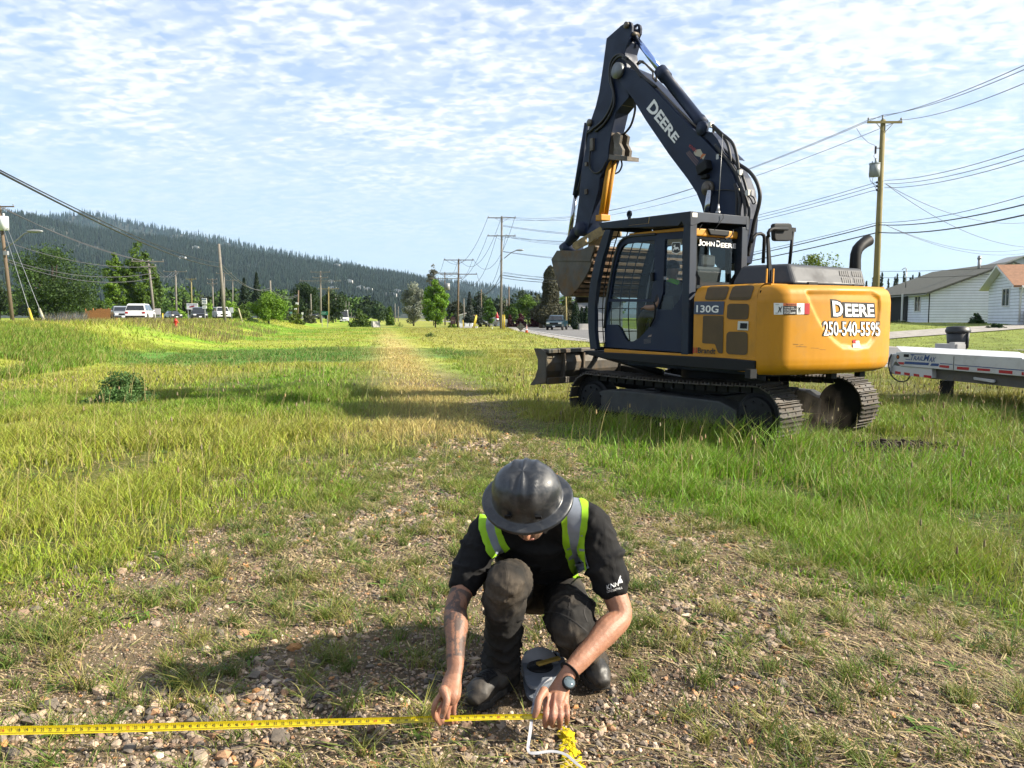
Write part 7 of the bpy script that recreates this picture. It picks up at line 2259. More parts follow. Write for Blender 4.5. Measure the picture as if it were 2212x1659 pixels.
car('truck', 'white truck far down the highway by the receding poles', 'truck', cpos(744, 210), ROADDIR + pi, 'van', (.72, .72, .72), 6, 2.3, 3.4)
car('sedan_car', 'dark sedan parked left of the tall grey street pole', 'car', cpos(1053, 128), pi + 1.2, 'sedan', (.03, .035, .04), 4.5, 1.8, 1.42)
car('pickup_truck', 'dark teal pickup driving towards the camera on the road', 'pickup truck', cpos(1203, 94), radians(-102), 'pickup', (.010, .045, .070), 5.2, 1.95, 1.78)

# ================================================================== signs and small roadside things
def sgn(name, label, cat, tx, D, yt, yb, tw, colr, post=True, extra=None, pc=GALV, rz=0, double=False):
    p = P(tx, 686, D); g_ = ghf(p.x, D)
    r = empty(name, (p.x, D, g_), rz, label, cat)
    z0 = CAMZ + (686 - yb) * D / FPX - g_; z1 = CAMZ + (686 - yt) * D / FPX - g_; w_ = tw * D / FPX
    mb = MB(); mb.box((0, 0, (z0 + z1) / 2), (w_, .05, z1 - z0)); pl = mb.build('panel', mat('sign_%s' % str(colr), colr, .5, var=.03), r, bev=.004)
    if post:
        xs_ = (-w_ * .4, w_ * .4) if double else (0,)
        for x in xs_:
            mb = MB(); mb.cyl((x, .05, -.1), (x, .05, z1 - .02), .05, 8); mb.build('post', pc, r)
    return r, pl, (w_, z0, z1)
def put_text(r, s, x0, x1, z0, z1, m, off=-.03, **k_):
    v, f = norm_text(s, **k_)
    mb = MB(); mb._add([(x0 + (x1 - x0) * a, off, z0 + (z1 - z0) * b) for a, b in v], f)
    return mb.build('lettering', m, r)
NV = mat('sign_blue', (.03, .08, .25), .5, var=0); GRN = mat('sign_green', (.0, .16, .09), .5, var=.02)
r, pl, (w_, z0, z1) = sgn('billboard', 'white roadside billboard with red and blue print above the black SUV', 'sign', 416, 112, 656, 669, 24, (.78, .78, .78), double=True)
put_text(r, 'SHUTTLE SERVICE', -w_ * .42, w_ * .42, z1 - .32, z1 - .1, NV)
for k in range(3): mb = MB(); mb.box((-w_ * .15 + k * w_ * .12, -.03, (z0 + z1) / 2 - .08 + .05 * k), (w_ * .2, .01, .16)); mb.build('print', REDS, r)
r, pl, (w_, z0, z1) = sgn('highway_sign', 'white highway number sign 97A on a thin post', 'sign', 442.5, 78, 645, 658, 10.5, (.78, .78, .78))
put_text(r, '97A', -w_ * .36, w_ * .36, z0 + .08, z0 + .36, NV, offset=.02); mb = MB(); mb.box((0, -.03, z1 - .1), (w_ * .9, .01, .1)); mb.build('print', NV, r)
mb = MB(); mb.box((0, 0, z0 - .28), (w_ * .9, .04, .3)); mb.build('panel', mat('sign_(0.78, 0.78, 0.78)'), r); put_text(r, 'EAST', -w_ * .34, w_ * .34, z0 - .36, z0 - .2, NV, off=-.025)
sgn('road_sign', 'small white road sign right of the white van', 'sign', 500, 90, 665, 676, 8, (.62, .64, .66))
sgn('red_sign', 'white and red sign board behind the white SUV', 'sign', 338, 100, 667, 680, 18, (.70, .66, .66), double=True)
r, pl, (w_, z0, z1) = sgn('exit_sign', 'green highway direction sign below the pole with three crossarms', 'sign', 701, 120, 673, 681, 15, (0, .17, .10), double=True)
put_text(r, 'Armstrong', -w_ * .42, w_ * .2, z0 + .34, z0 + .46, WHT); put_text(r, 'Enderby', -w_ * .42, w_ * .1, z0 + .12, z0 + .24, WHT)
sgn('road_sign', 'upper small white sign on the brown pole', 'sign', 642, 124, 654, 659, 6, (.75, .75, .75), post=False)
sgn('road_sign', 'lower white sign on the brown pole', 'sign', 638.5, 124, 666, 675, 5, (.75, .75, .75), post=False)
sgn('road_sign', 'small teal and white sign left of the brown pole', 'sign', 628, 118, 674, 678, 5.5, (.2, .4, .4))
sgn('road_sign', 'tiny white sign right of the brown pole', 'sign', 653, 118, 675, 680, 4, (.75, .75, .75))
r, pl, (w_, z0, z1) = sgn('notice_board', 'brown park notice board below the young tree', 'sign', 978, 114, 685, 700, 10, (.06, .02, .025), double=True, pc=WOOD)
put_text(r, 'PARK', -w_ * .3, w_ * .3, z0 + .4, z0 + .62, mat('sign_cream', (.5, .42, .3), .6))
sgn('white_sign', 'small white yard sign right of the tall grey street pole', 'sign', 1093, 112, 690, 697, 5.5, (.75, .76, .75))
# orange board fence
p = P(185, 686, 100); fe = empty('board_fence', (p.x, 100, ghf(p.x, 100)), 0, 'orange board fence behind the silver SUV', 'fence')
w_ = 66 * 100 / FPX; OB = mat('orange_boards', (.55, .25, .09), .7, var=.2, vscale=4)
mb = MB()
nb_ = 26
for k in range(nb_): mb.box((w_ * (k + .5) / nb_, 0, .75), (w_ / nb_ * .92, .03, 1.5 if k > 8 else 1.1))
mb.build('boards', OB, fe)
for k in range(5): mb = MB(); mb.box((w_ * k / 4, .06, .8), (.1, .1, 1.6)); mb.build('fence_post', OB, fe)
# hydrant
HY = mat('hydrant_red', (.60, .03, .02), .45, var=.08)
p = P(379, 686, 50); hy = empty('fire_hydrant', (p.x, 50, ghf(p.x, 50)), 0, 'red fire hydrant in the long grass at left', 'hydrant'); hy.scale = (.75, .75, .75)
mb = MB(); mb.lathe([(.16, 0), (.16, .05), (.12, .07), (.12, .55), (.16, .58), (.16, .62), (.13, .68), (.06, .76), (.03, .80), (0, .81)], 18); mb.build('barrel', HY, hy)
for s_ in (-1, 1): mb = MB(); mb.cyl((s_ * .1, 0, .46), (s_ * .22, 0, .46), .06, 12); mb.build('nozzle', HY, hy)
def marker(tx, D, tb, tt, yt, m_, label, r_=.06, name='marker_post'):
    a = P(tb, 686, D); a.z = ghf(a.x, D); b = P(tt, yt, D)
    mb = MB(); mb.tube([Vector((0, 0, 0)), b - a], r_, 8); mb.lathe([(r_ * 1.15, -.01), (r_ * 1.15, .04), (0, .06)], 8, b - a)
    o = mb.build(name, m_); o.location = a; tag(o, label, 'post')
marker(0, 72, 351, 351, 678, YPL, 'short yellow post right of the white SUV')
marker(0, 108, 1020.5, 1028, 681, YPL, 'yellow leaning post below the grey blue spruces', .09); marker(0, 110, 1024, 1029.5, 683, YPL, 'second yellow leaning post crossing the first one', .07)
marker(0, 110, 1000, 999.5, 692, YPL, 'short yellow post left of the two leaning posts', .06)
marker(0, 80, 523, 515, 667, mat('stake_pale', (.5, .45, .3), .8), 'pale leaning stake left of the shrub tree', .07)
marker(0, 100, 1063, 1062.5, 707, mat('white_stake', (.7, .7, .68), .7), 'small white stake left of the tall grey street pole', .04)
# concrete block, road sign and cone
CN = mat('block_concrete', (.52, .50, .46), .9, var=.12, bump=.005, bscale=20)
def block(tx, D, size, label, rz=0):
    p = P(tx, 686, D); mb = MB(); mb.prism([(-size[0] / 2, -size[1] / 2, 0), (size[0] / 2, -size[1] / 2, 0), (size[0] / 2, -size[1] * .35, size[2] * .35), (size[0] / 2 * .98, -size[1] * .22, size[2]), (-size[0] / 2 * .98, -size[1] * .22, size[2]), (-size[0] / 2, -size[1] * .35, size[2] * .35)], (0, size[1], 0))
    o = mb.build('concrete_block', CN, bev=.03); o.location = (p.x, D, ghf(p.x, D)); o.rotation_euler = (0, 0, rz); tag(o, label, 'concrete block')
block(811.5, 122, (1.2, .9, .95), 'pale concrete block at the end of the straw track', .5)
block(1263, 96, (1.5, .6, .75), 'concrete block at the edge of the road by the cedars', .1)
block(1012, 112, (2.6, .5, .25), 'low concrete kerb block below the grey blue spruces', -.1)
p = P(1124.5, 686, 80); ds = empty('roadwork_sign', (p.x, 80, ghf(p.x, 80) + .0), 0, 'diamond shaped roadwork sign seen from the back beside the cone', 'sign')
s_ = .46; zc = CAMZ + (686 - 707) * 80 / FPX - ds.location.z + .03
mb = MB(); mb.prism([(0, 0, zc + s_), (s_ * .98, 0, zc), (0, 0, zc - s_), (-s_ * .98, 0, zc)], (0, .02, 0)); mb.build('panel', mat('sign_back', (.13, .12, .09), .6, var=.1), ds)
mb = MB(); mb.beam((0, -.02, zc - s_), (0, -.02, zc + s_ * .9), .05, .02); mb.beam((-s_ * .8, -.02, zc - .03), (s_ * .8, -.02, zc + .03), .04, .02); mb.build('cross_brace', GALV, ds)
for a in (-1, 1): mb = MB(); mb.beam((0, 0, .12), (a * .5, 0, .0), .04, .03); mb.build('stand_leg', GALV, ds)
CO = mat('cone_orange', (.80, .12, .02), .5, var=.03)
p = P(1137, 686, 76); co = empty('traffic_cone', (p.x, 76, ghf(p.x, 76) + .03), 0, 'orange traffic cone with white bands beside the road', 'traffic cone')
mb = MB(); mb.lathe([(.15, .03), (.115, .2), (.10, .26)], 18); mb.lathe([(.072, .42), (.052, .52)], 18); mb.lathe([(.040, .60), (.022, .70), (0, .70)], 18); mb.build('cone_body', CO, co)
mb = MB(); mb.lathe([(.101, .26), (.073, .42)], 18); mb.lathe([(.053, .52), (.041, .60)], 18); mb.build('reflective_band', WHT, co)
mb = MB(); mb.box((0, 0, .015), (.38, .38, .03)); mb.build('cone_base', CO, co)
# red closed parasol and small buildings
p = P(1073, 686, 130); um = empty('parasol', (p.x, 130, ghf(p.x, 130)), 0, 'closed red and white parasol above a low white shed', 'parasol')
mb = MB(); mb.cyl((0, 0, 0), (0, 0, 2.3), .04); mb.build('parasol_pole', GALV, um); mb = MB(); mb.lathe([(.30, 1.2), (.22, 1.9), (.08, 2.4), (0, 2.45)], 10); mb.build('canopy', REDS, um); mb = MB(); mb.lathe([(.31, 1.15), (.29, 1.35)], 10); mb.build('canopy_band', WHT, um)
SIDE = bpy.data.materials.new('white_siding'); SIDE.use_nodes = True
def siding(m, col, per=.2, glossy=.5):
    t = m.node_tree; b = t.nodes['Principled BSDF']; b.inputs['Roughness'].default_value = glossy
    tc = nd(t, 'ShaderNodeTexCoord'); sp = nd(t, 'ShaderNodeSeparateXYZ'); t.links.new(tc.outputs['Object'], sp.inputs[0])
    f = math_node(t, 'FRACT', math_node(t, 'DIVIDE', sp.outputs[2], per))
    bp = nd(t, 'ShaderNodeBump'); bp.inputs['Distance'].default_value = .05; bp.inputs['Strength'].default_value = 1
    t.links.new(math_node(t, 'SUBTRACT', 1.0, f), bp.inputs['Height'])
    t.links.new(bp.outputs[0], b.inputs['Normal'])
    line = ramp(t, f, [(.0, .22), (.16, .7), (.24, 1.0)])
    n_ = ramp(t, noise(t, tc.outputs['Object'], 1.2, 5, .6), [(.3, .9), (.7, 1.05)])
    c = mixc(t, 1.0, mixc(t, 1.0, col, line, 'MULTIPLY'), n_, 'MULTIPLY'); t.links.new(c, b.inputs['Base Color'])
siding(SIDE, (.66, .69, .74), .22)
SID2 = bpy.data.materials.new('grey_siding'); SID2.use_nodes = True; siding(SID2, (.20, .21, .23), .2)
CORR = bpy.data.materials.new('corrugated_metal'); CORR.use_nodes = True; siding(CORR, (.42, .43, .44), .12, .4)
ROOFD = mat('dark_shingles', (.105, .11, .09), .95, var=.25, vscale=4, bump=.01, bscale=14)
ROOFO = mat('orange_shingles', (.36, .19, .11), .95, var=.2, vscale=4, bump=.01, bscale=14)
TRIM = mat('white_trim', (.70, .70, .70), .5, var=.04); FOUND = mat('foundation', (.30, .28, .25), .9, var=.15)
SHADE_TRIM = mat('shade_and_trim', (.02, .022, .025), .9, var=.1)
def house(label, loc, rz, W, Dp, zw, zr, wall, roof, oh=.45, cx_=None, name='house'):
    """gable end in the local xz plane at y=0, ridge running along local y; origin at the left corner"""
    h = empty(name, loc, rz, label, 'house')
    cx_ = W / 2 if cx_ is None else cx_
    mb = MB(); mb.prism([(0, 0, .0), (W, 0, .0), (W, 0, zw), (cx_, 0, zr - .12), (0, 0, zw)], (0, Dp, 0)); mb.build('wall', wall, h)
    mb = MB(); mb.box2((-.06, -.06, -1.2), (W + .06, Dp + .06, .02)); mb.build('foundation', FOUND, h)
    sl = (zr - zw) / cx_; sr_ = (zr - zw) / (W - cx_)
    R = []
    for (xe, s_) in ((-oh, sl), (W + oh, sr_)):
        ze = zw - oh * s_
        mb = MB(); pr = [(xe, -oh, ze), (cx_, -oh, zr), (cx_, -oh, zr + .14), (xe, -oh, ze + .14)]
        mb.prism(pr, (0, Dp + 2 * oh, 0)); R.append(mb.build('roof', roof, h))
        mb = MB(); mb.prism([(xe, -oh - .03, ze - .03), (cx_, -oh - .03, zr - .03), (cx_, -oh - .03, zr + .12), (xe, -oh - .03, ze + .12)], (0, .03, 0)); mb.build('fascia', TRIM if roof is ROOFO else ROOFD, h)
        mb = MB(); mb.prism([(xe, -oh, ze - .03), (cx_, -oh, zr - .03), (cx_, -oh, zr - .004), (xe, -oh, ze - .004)], (0, Dp + 2 * oh, 0)); mb.build('soffit', TRIM, h)
    return h, R
def window(h, x0, x1, z0, z1, y=0, side='front', split=True):
    w_ = MB()
    def pt(a, b, c): return (a, y - c, b) if side == 'front' else (y - c, a, b)
    for (a0, a1, b0, b1) in ((x0 - .08, x1 + .08, z0 - .08, z0), (x0 - .08, x1 + .08, z1, z1 + .08), (x0 - .08, x0, z0, z1), (x1, x1 + .08, z0, z1)) + ((((x0 + x1) / 2 - .03, (x0 + x1) / 2 + .03, z0, z1),) if split else ()):
        w_.prism([pt(a0, b0, .05), pt(a1, b0, .05), pt(a1, b1, .05), pt(a0, b1, .05)], (0, .06, 0) if side == 'front' else (.06, 0, 0))
    f = w_.build('window', TRIM, h)
    mb = MB(); mb.face([pt(x0, z0, .012), pt(x1, z0, .012), pt(x1, z1, .012), pt(x0, z1, .012)]); mb.build('pane', WIN, f)
g1z = ghf(34.5, 64)
h1, R1 = house('long white sided house with dark shingle roof and carport at right', (34.5, 64, g1z), -.1, 12.4, 14, 2.5, 4.85, SIDE, ROOFD, name='white_house')
# flat dark sheet on the left wall, painted shade for the carport's inside
mb = MB(); mb.box2((-.02, 4.2, .05), (-.035, 14.0, 2.4)); mb.build('carport_shade', SHADE_TRIM, h1)
mb = MB()
for k in range(26):
    y0 = 9.2 + k * .22
    mb.beam((-.5, y0 - 1.0, .9), (-.5, y0 + .5, 2.4), .03, .035); mb.beam((-.52, y0 + .5, .9), (-.52, y0 - 1.0, 2.4), .03, .035)
mb.build('lattice', TRIM, h1)
for y0 in (4.2, 8.8, 14): mb = MB(); mb.box((-.5, y0, 1.25), (.12, .12, 2.5)); mb.build('carport_post', TRIM, h1)
mb = MB(); mb.box2((-.55, 8.8, 0), (-.62, 14, .85)); mb.build('low_wall', TRIM, h1)
mb = MB(); mb.box2((-.03, -.02, .0), (.05, -.05, 2.5)); mb.build('corner_trim', SHADE_TRIM, h1)
window(h1, 1.6, 2.7, 1.0, 2.2, y=0, side='left')
mb = MB(); mb.cyl((5.2, 3, 4.0), (5.2, 3, 5.7), .12); mb.cyl((5.2, 3, 5.4), (5.2, 3, 5.55), .17); mb.build('chimney', GALV, R1[0])
mb = MB(); mb.cyl((1.6, 9, 3.0), (1.6, 9, 5.0), .05); mb.tube([(1.6, 9, 4.9), (1.5, 9, 5.1), (1.2, 9, 4.9)], .04, 6); mb.build('service_mast', GALV, R1[0])
mb = MB(); mb.cyl((5.0, -.25, .2), (5.0, -.25, 1.2), .05); mb.cyl((5.5, -.35, .5), (5.5, -.1, .5), .22, 14); mb.tube([(5.0, -.25, 1.0), (5.9, -.25, .95), (6.1, -.25, .5), (5.9, -.25, .3)], .04, 6); mb.build_split('gas_meter', mat('meter_grey', (.2, .21, .2), .6), h1)
# smaller house: its gable faces left, ridge runs to the right
g2z = ghf(34, 52)
h2, R2 = house('smaller white house with orange shingle roof at the right edge', (35.6, 57.8, g2z), radians(-105), 6.0, 12, 2.75, 4.1, SIDE, ROOFO, .5, name='small_house')
window(h2, 3.0, 4.3, 1.35, 2.5)
mb = MB(); mb.tube([(6.6, .0, 2.6), (6.3, .1, 2.3), (6.06, .1, 2.1), (6.06, .1, .2)], .05, 8); mb.build('downspout', TRIM, h2)
mb = MB(); mb.box2((6.1, .3, .05), (6.9, 1.0, .95)); mb.build('heat_pump', mat('unit_white', (.5, .52, .53), .5), h2, bev=.03)
fb = empty('metal_building', (62, 102, 0), .0, 'corrugated metal building with red patch behind the dark roof', 'building')
mb = MB(); mb.prism([(0, 0, 0), (16, 0, 0), (16, 0, 7.4), (5, 0, 9.4), (0, 0, 7.6)], (0, 3, 0)); mb.build('wall', CORR, fb)
mb = MB(); mb.prism([(-.3, -.3, 7.5), (5, -.3, 9.45), (16.3, -.3, 7.4), (16.3, -.3, 7.6), (5, -.3, 9.65), (-.3, -.3, 7.7)], (0, 3.6, 0)); mb.build('roof', GALV, fb)
mb = MB(); mb.box2((3.5, -.06, 7.2), (9, -.02, 8.3)); mb.build('red_patch', mat('faded_red', (.4, .08, .09), .7, var=.3, vscale=1.5), fb)
gh_, Rg = house('grey sided house between the cedars and the cab', (9.9, 118, ghf(10, 118)), 0, 7, 9, 4.0, 5.4, SID2, ROOFD, name='grey_house')
window(gh_, .9, 1.7, 1.7, 3.0)
sh1, Rs = house('low white building behind the brown notice board', (-9.0, 132, ghf(-8, 128)), 0, 2.2, 4, 1.9, 2.2, SIDE, ROOFO, .3, name='white_shed'); window(sh1, .5, 1.2, .9, 1.5)
sh2, Rs = house('low white shed under the closed red parasol', (-3.4, 136, ghf(-3, 133)), 0, 2.6, 4, 1.7, 2.0, SIDE, ROOFD, .3, name='white_shed'); window(sh2, .6, 1.4, .9, 1.6)
# houses on the hillside
for i, (x, t) in enumerate([(398, 566), (727, 574), (712, 619), (751, 616), (792, 635), (775, 630), (852, 637), (833, 646), (843, 646), (951, 593), (428, 545), (715, 633)]):
    at_ = atA if i != 9 else atB
    # find the slope point seen at this picture place
    best = min(((abs((CAMZ + (686 - t) * at_(x, tq)[1] / FPX) - at_(x, tq)[2]), tq) for tq in np.linspace(.02, .98, 60)))
    X_, Y_, Z_ = at_(x, best[1])
    hh, _ = house(['topmost', 'upper left', 'lone middle', 'broad', 'leftmost of the lower row', 'second of the lower row', 'long white', 'third of the lower row', 'fourth of the lower row', 'ridge top', 'high left', 'low left'][i] + ' tiny white house on the wooded hillside', (float(X_), float(Y_) - 14, float(Z_) + 4), 0, 15, 9, 6, 8.5, mat('far_white', (.6, .6, .58), .7), ROOFD, .5, name='hillside_house')
    hh['group'] = 'houses on the hillside'
# bin by the road
p = P(2070, 686, 31); bn = empty('rubbish_bin', (p.x, 31, ghf(p.x, 31)), .2, 'dark wheeled rubbish bin standing at the roadside behind the trailer', 'rubbish bin')
BN = mat('bin_grey', (.025, .027, .03), .5, var=.1)
mb = MB(); mb.tube([(0, 0, .02), (0, 0, .5), (0, 0, .93)], [(.33, .31), (.39, .37), (.43, .41)], 20); mb.build('bin_body', BN, bn)
mb = MB(); mb.tube([(0, 0, .90), (0, 0, .96), (0, 0, 1.02), (0, 0, 1.06), (0, 0, 1.14), (0, 0, 1.17)], [.44, .46, .46, .43, .42, .2], 20); mb.build('bin_lid', BN, bn)
mb = MB(); mb.tube([(.1, -.42, .92), (.1, -.40, .3)], .05, 8); mb.build('bin_handle', BN, bn)
for i, (x, lb) in enumerate([(1168, 'left'), (1175, 'right')]):
    p = P(x, 686, 112); mb = MB(); mb.lathe([(.22, 0), (.30, .35), (.28, .65), (.31, .68), (.31, .72), (0, .7)], 14); o = mb.build('planter_barrel', WOOD if i == 0 else CN); o.location = (p.x, 112, ghf(p.x, 112)); tag(o, lb + ' barrel planter under the big conifer', 'planter', 'barrel planters')

# ================================================================== trailer
TD = Vector((.32, -.95, 0)).normalized()
tro = P(*k5(455, 450), 14.5)
TRZ = atan2(TD.y, TD.x)
trl = empty('flatbed_trailer', (tro.x, tro.y, ghf(tro.x, tro.y)), TRZ, 'white flatbed trailer with blue lettering and red reflective strips at right', 'trailer')
TWI = parent_world(trl).inverted()
def Tp(x, y, yl=0.0):
    p = k5(x, y); o = TWI @ CAMP; d = TWI.to_3x3() @ ray(*p)
    return o + d * ((yl - o.y) / d.y)
TW = mat('trailer_white', (.60, .61, .63), .45, var=.05, dirt=(.35, .33, .30), dirtamt=.45, dscale=3, coat=.2)
TGY = mat('trailer_beam', (.16, .155, .15), .6, var=.15, dirt=(.25, .22, .17), dirtamt=.5)
far = Vector((0, 2.1, 0)) if (TWI.to_3x3() @ Vector((.95, .32, 0))).y > 0 else Vector((0, -2.1, 0))
u_ = far.normalized()
EXT = 3.4
def ext(a, b, L_=EXT):
    """line a->b carried on by L metres"""
    d = (b - a).normalized(); return b + d * L_
a, b = Tp(375, 365 + 85), Tp(2212, 548); c, d = Tp(400, 600), Tp(2212, 790)
bx_, dx_ = ext(a, b), ext(Tp(1200, 700), d)
mb = MB(); mb.prism([Tp(375, 450), ext(Tp(455, 452), Tp(2212, 548)), ext(Tp(1200, 700), Tp(2212, 790)), Tp(435, 650), Tp(375, 590)], u_ * .09); rail = mb.build('side_rail', TW, trl, bev=.008)
mb = MB(); p0, p1 = Tp(455, 452), Tp(2130, 540)
q0 = Tp(375, 365, u_.y * .45); q1 = Tp(2130, 450, u_.y * .45)
s0, s1 = Tp(458, 455) + Vector((0, 0, .01)), Tp(2185, 545) + Vector((0, 0, .01))
mb._add([s0, s1, q1, q0, s0 - Vector((0, 0, .02)), s1 - Vector((0, 0, .02)), q1 + u_ * .3 - Vector((0, 0, .1)), q0 + u_ * .3 - Vector((0, 0, .1))], [(0, 1, 2, 3), (4, 7, 6, 5), (0, 4, 5, 1), (3, 2, 6, 7), (1, 5, 6, 2), (0, 3, 7, 4)])
mb.build('sloping_deck', TW, trl)
mb = MB(); zt_r = Tp(1200, 500).z; mb.box2((a.x + .1, u_.y * .3, zt_r - .12), (bx_.x, u_.y * 2.1, zt_r - .04)); mb.build('deck', TGY, trl)
mb = MB(); mb.prism([Tp(285, 475, .0), Tp(375, 475), Tp(400, 600), Tp(360, 590), Tp(300, 690), Tp(280, 770), Tp(285, 640)], u_ * .5); mb.build('front_plate', TW, trl, bev=.01)
mb = MB(); mb.prism([Tp(300, 640, u_.y * .02), Tp(890, 690, u_.y * .02), Tp(890, 825, u_.y * .02), Tp(350, 775, u_.y * .02), Tp(310, 740, u_.y * .02)], u_ * .12); lowr = mb.build('lower_rail', TW, trl, bev=.006)
mb = MB(); mb.prism([Tp(850, 680, u_.y * .12), ext(Tp(1200, 700, u_.y * .12), Tp(2212, 780, u_.y * .12)), ext(Tp(1400, 880, u_.y * .12), Tp(2212, 965, u_.y * .12)), Tp(850, 830, u_.y * .12)], u_ * .14); mb.build('main_beam', TGY, trl)
mb = MB(); lg = Tp(1105, 860, u_.y * .3); mb.box2((lg.x - .1, lg.y - .06, -.02), (lg.x + .1, lg.y + .06, lg.z)); mb.box((lg.x, lg.y, .0), (.3, .3, .03)); mb.build('jack_leg', BLK, trl)
mb = MB(); mb.prism([Tp(1480, 808, .06), Tp(1780, 850, .06), Tp(1782, 888, .06), Tp(1760, 895, .06), Tp(1485, 850, .06)], u_ * .04); mb.build('ratchet_bar', TW, trl, bev=.01)
mb = MB(); mb.box(Tp(1150, 372, u_.y * .9) , (.5, .2, .10)); mb.box(Tp(1250, 372, u_.y * .9), (.12, .25, .16)); mb.build_split('winch', mat('winch_grey', (.4, .4, .4), .5), trl)
mb = MB(); mb.tube([Tp(*p) - u_ * .03 for p in [(330, 480), (295, 540), (285, 620), (300, 720), (345, 810), (420, 868), (500, 878), (560, 850), (590, 800)]], .012, 8); mb.tube([Tp(*p) - u_ * .05 for p in [(345, 480), (310, 560), (300, 660), (330, 780), (400, 850)]], .012, 8)
mb.build_split('air_hose', RUB, trl)
mb = MB(); mb.box2((dx_.x + .0, u_.y * .1, .1), (dx_.x - .2, u_.y * 2.0, .6)); mb.build('rear_bar', TGY, trl)
for k in range(2):
    mb = MB(); mb.lathe([(.2, -.12), (.36, -.12), (.38, -.05), (.38, .05), (.36, .12), (.2, .12)], 20, (dx_.x - .9 - k * .9, u_.y * .3, .38), (0, 1, 0)); mb.build('wheel', TYRE, trl)
bvtr = bvh_of([rail]); bvlr = bvh_of([lowr])
TBL = mat('trailer_blue', (.02, .08, .30), .45, var=.03)
tdq = lambda *pts: [k5(*p) for p in pts]
decal('trailer_lettering', norm_text('T', .02, .2), tdq((590, 485), (640, 487), (632, 568), (582, 566)), bvtr, TBL, trl, .003)
decal('trailer_lettering', norm_text('RAIL', .02, .2), tdq((632, 508), (775, 514), (768, 576), (624, 570)), bvtr, TBL, trl, .003)
decal('trailer_lettering', norm_text('M', .02, .2), tdq((780, 488), (862, 496), (852, 584), (768, 578)), bvtr, TBL, trl, .003)
decal('trailer_lettering', norm_text('AX', .02, .2), tdq((856, 520), (950, 524), (938, 598), (846, 590)), bvtr, TBL, trl, .003)
for q_ in ([(500, 585), (855, 605), (840, 642), (495, 622)], [(885, 612), (995, 618), (985, 655), (868, 648)], [(512, 550), (582, 553), (582, 562), (512, 560)], [(582, 480), (785, 488), (785, 496), (582, 488)], [(1010, 610), (1190, 624), (1190, 634), (1006, 620)], [(1215, 630), (2212, 708), (2212, 720), (1215, 640)]):
    poly_decal('blue_stripe', tdq(*q_), bvtr, TBL, trl, .003)
for q_ in ([(400, 593), (493, 597), (488, 632), (425, 628)], [(1000, 636), (1140, 646), (1138, 684), (996, 670)], [(1252, 660), (1425, 672), (1422, 712), (1250, 700)], [(1542, 682), (1728, 696), (1725, 728), (1540, 718)], [(1852, 708), (2050, 722), (2046, 768), (1850, 752)], [(2180, 738), (2212, 740), (2212, 788), (2178, 782)]):
    poly_decal('reflective_strip', tdq(*q_), bvtr, REDS, trl, .003)
for x0 in (362, 492, 628, 772):
    y0 = 724 + (x0 - 362) * .135; poly_decal('reflective_strip', tdq((x0, y0), (x0 + 82 + (x0 > 700) * 30, y0 + 12), (x0 + 82 + (x0 > 700) * 30, y0 + 48), (x0, y0 + 36)), bvlr, REDS, trl, .003)
poly_decal('marker_lamp', [k5(403 + 22 * cos(a), 522 + 32 * sin(a)) for a in np.linspace(0, 2 * pi, 16, endpoint=False)], bvtr, BLK, trl, .003)
poly_decal('marker_lamp', [k5(403 + 12 * cos(a), 522 + 20 * sin(a)) for a in np.linspace(0, 2 * pi, 16, endpoint=False)], bvtr, ORG, trl, .006)
poly_decal('vent', tdq((487, 480), (562, 483), (560, 525), (485, 522)), bvtr, BLK, trl, .003)
poly_decal('panel_gap', tdq((1204, 512), (1213, 513), (1203, 710), (1194, 709)), bvtr, BLK, trl, .003)
# ================================================================== grass, straw and gravel
GR = mat('grass_blades', rough=.55, attr=True, var=0, trans=.32, spec=.3)
STR = mat('straw_blades', rough=.7, attr=True, var=0, trans=.15, spec=.25)
STN = mat('gravel_stone', rough=.9, attr=True, var=.25, vscale=60, spec=.3, bump=.002, bscale=140)
def sample(n, y0, y1, r, margin=1.5):
    """places spread evenly over the part of the field in view and a little beside it"""
    y = np.sqrt(r.uniform(y0 ** 2, y1 ** 2, n)); hw = .68 * y + margin
    return r.uniform(-1, 1, n) * hw, y
def clear_of(x, y):
    """False where something stands"""
    u = x + 0.172 * y
    k = np.ones(len(x), bool)
    ne = np.interp(y, RY, near_e) - 1.1; fe = np.interp(y, RY, far_e) + .9
    k &= ~((x > ne) & (x < fe))
    k &= ~((u < -23.3))
    a = x - 3.0; b = y - 10.9; th = radians(131)
    s = a * cos(th) + b * sin(th); t = -a * sin(th) + b * cos(th)
    k &= ~((s > -1.6) & (s < 1.75) & (np.abs(np.abs(t) - 1.03) < .27))
    k &= ~((((x - .0) / .22) ** 2 + ((y - 2.82) / .2) ** 2 < 1) | (((x - .14) / .18) ** 2 + ((y - 2.78) / .16) ** 2 < 1) | (((x - .29) / .17) ** 2 + ((y - 2.95) / .2) ** 2 < 1))
    k &= ~((((x - 4.45) / .62) ** 2 + ((y - 9.15) / .30) ** 2) < 1 - .5 * vnoise(x, y, .15, 5))
    return k
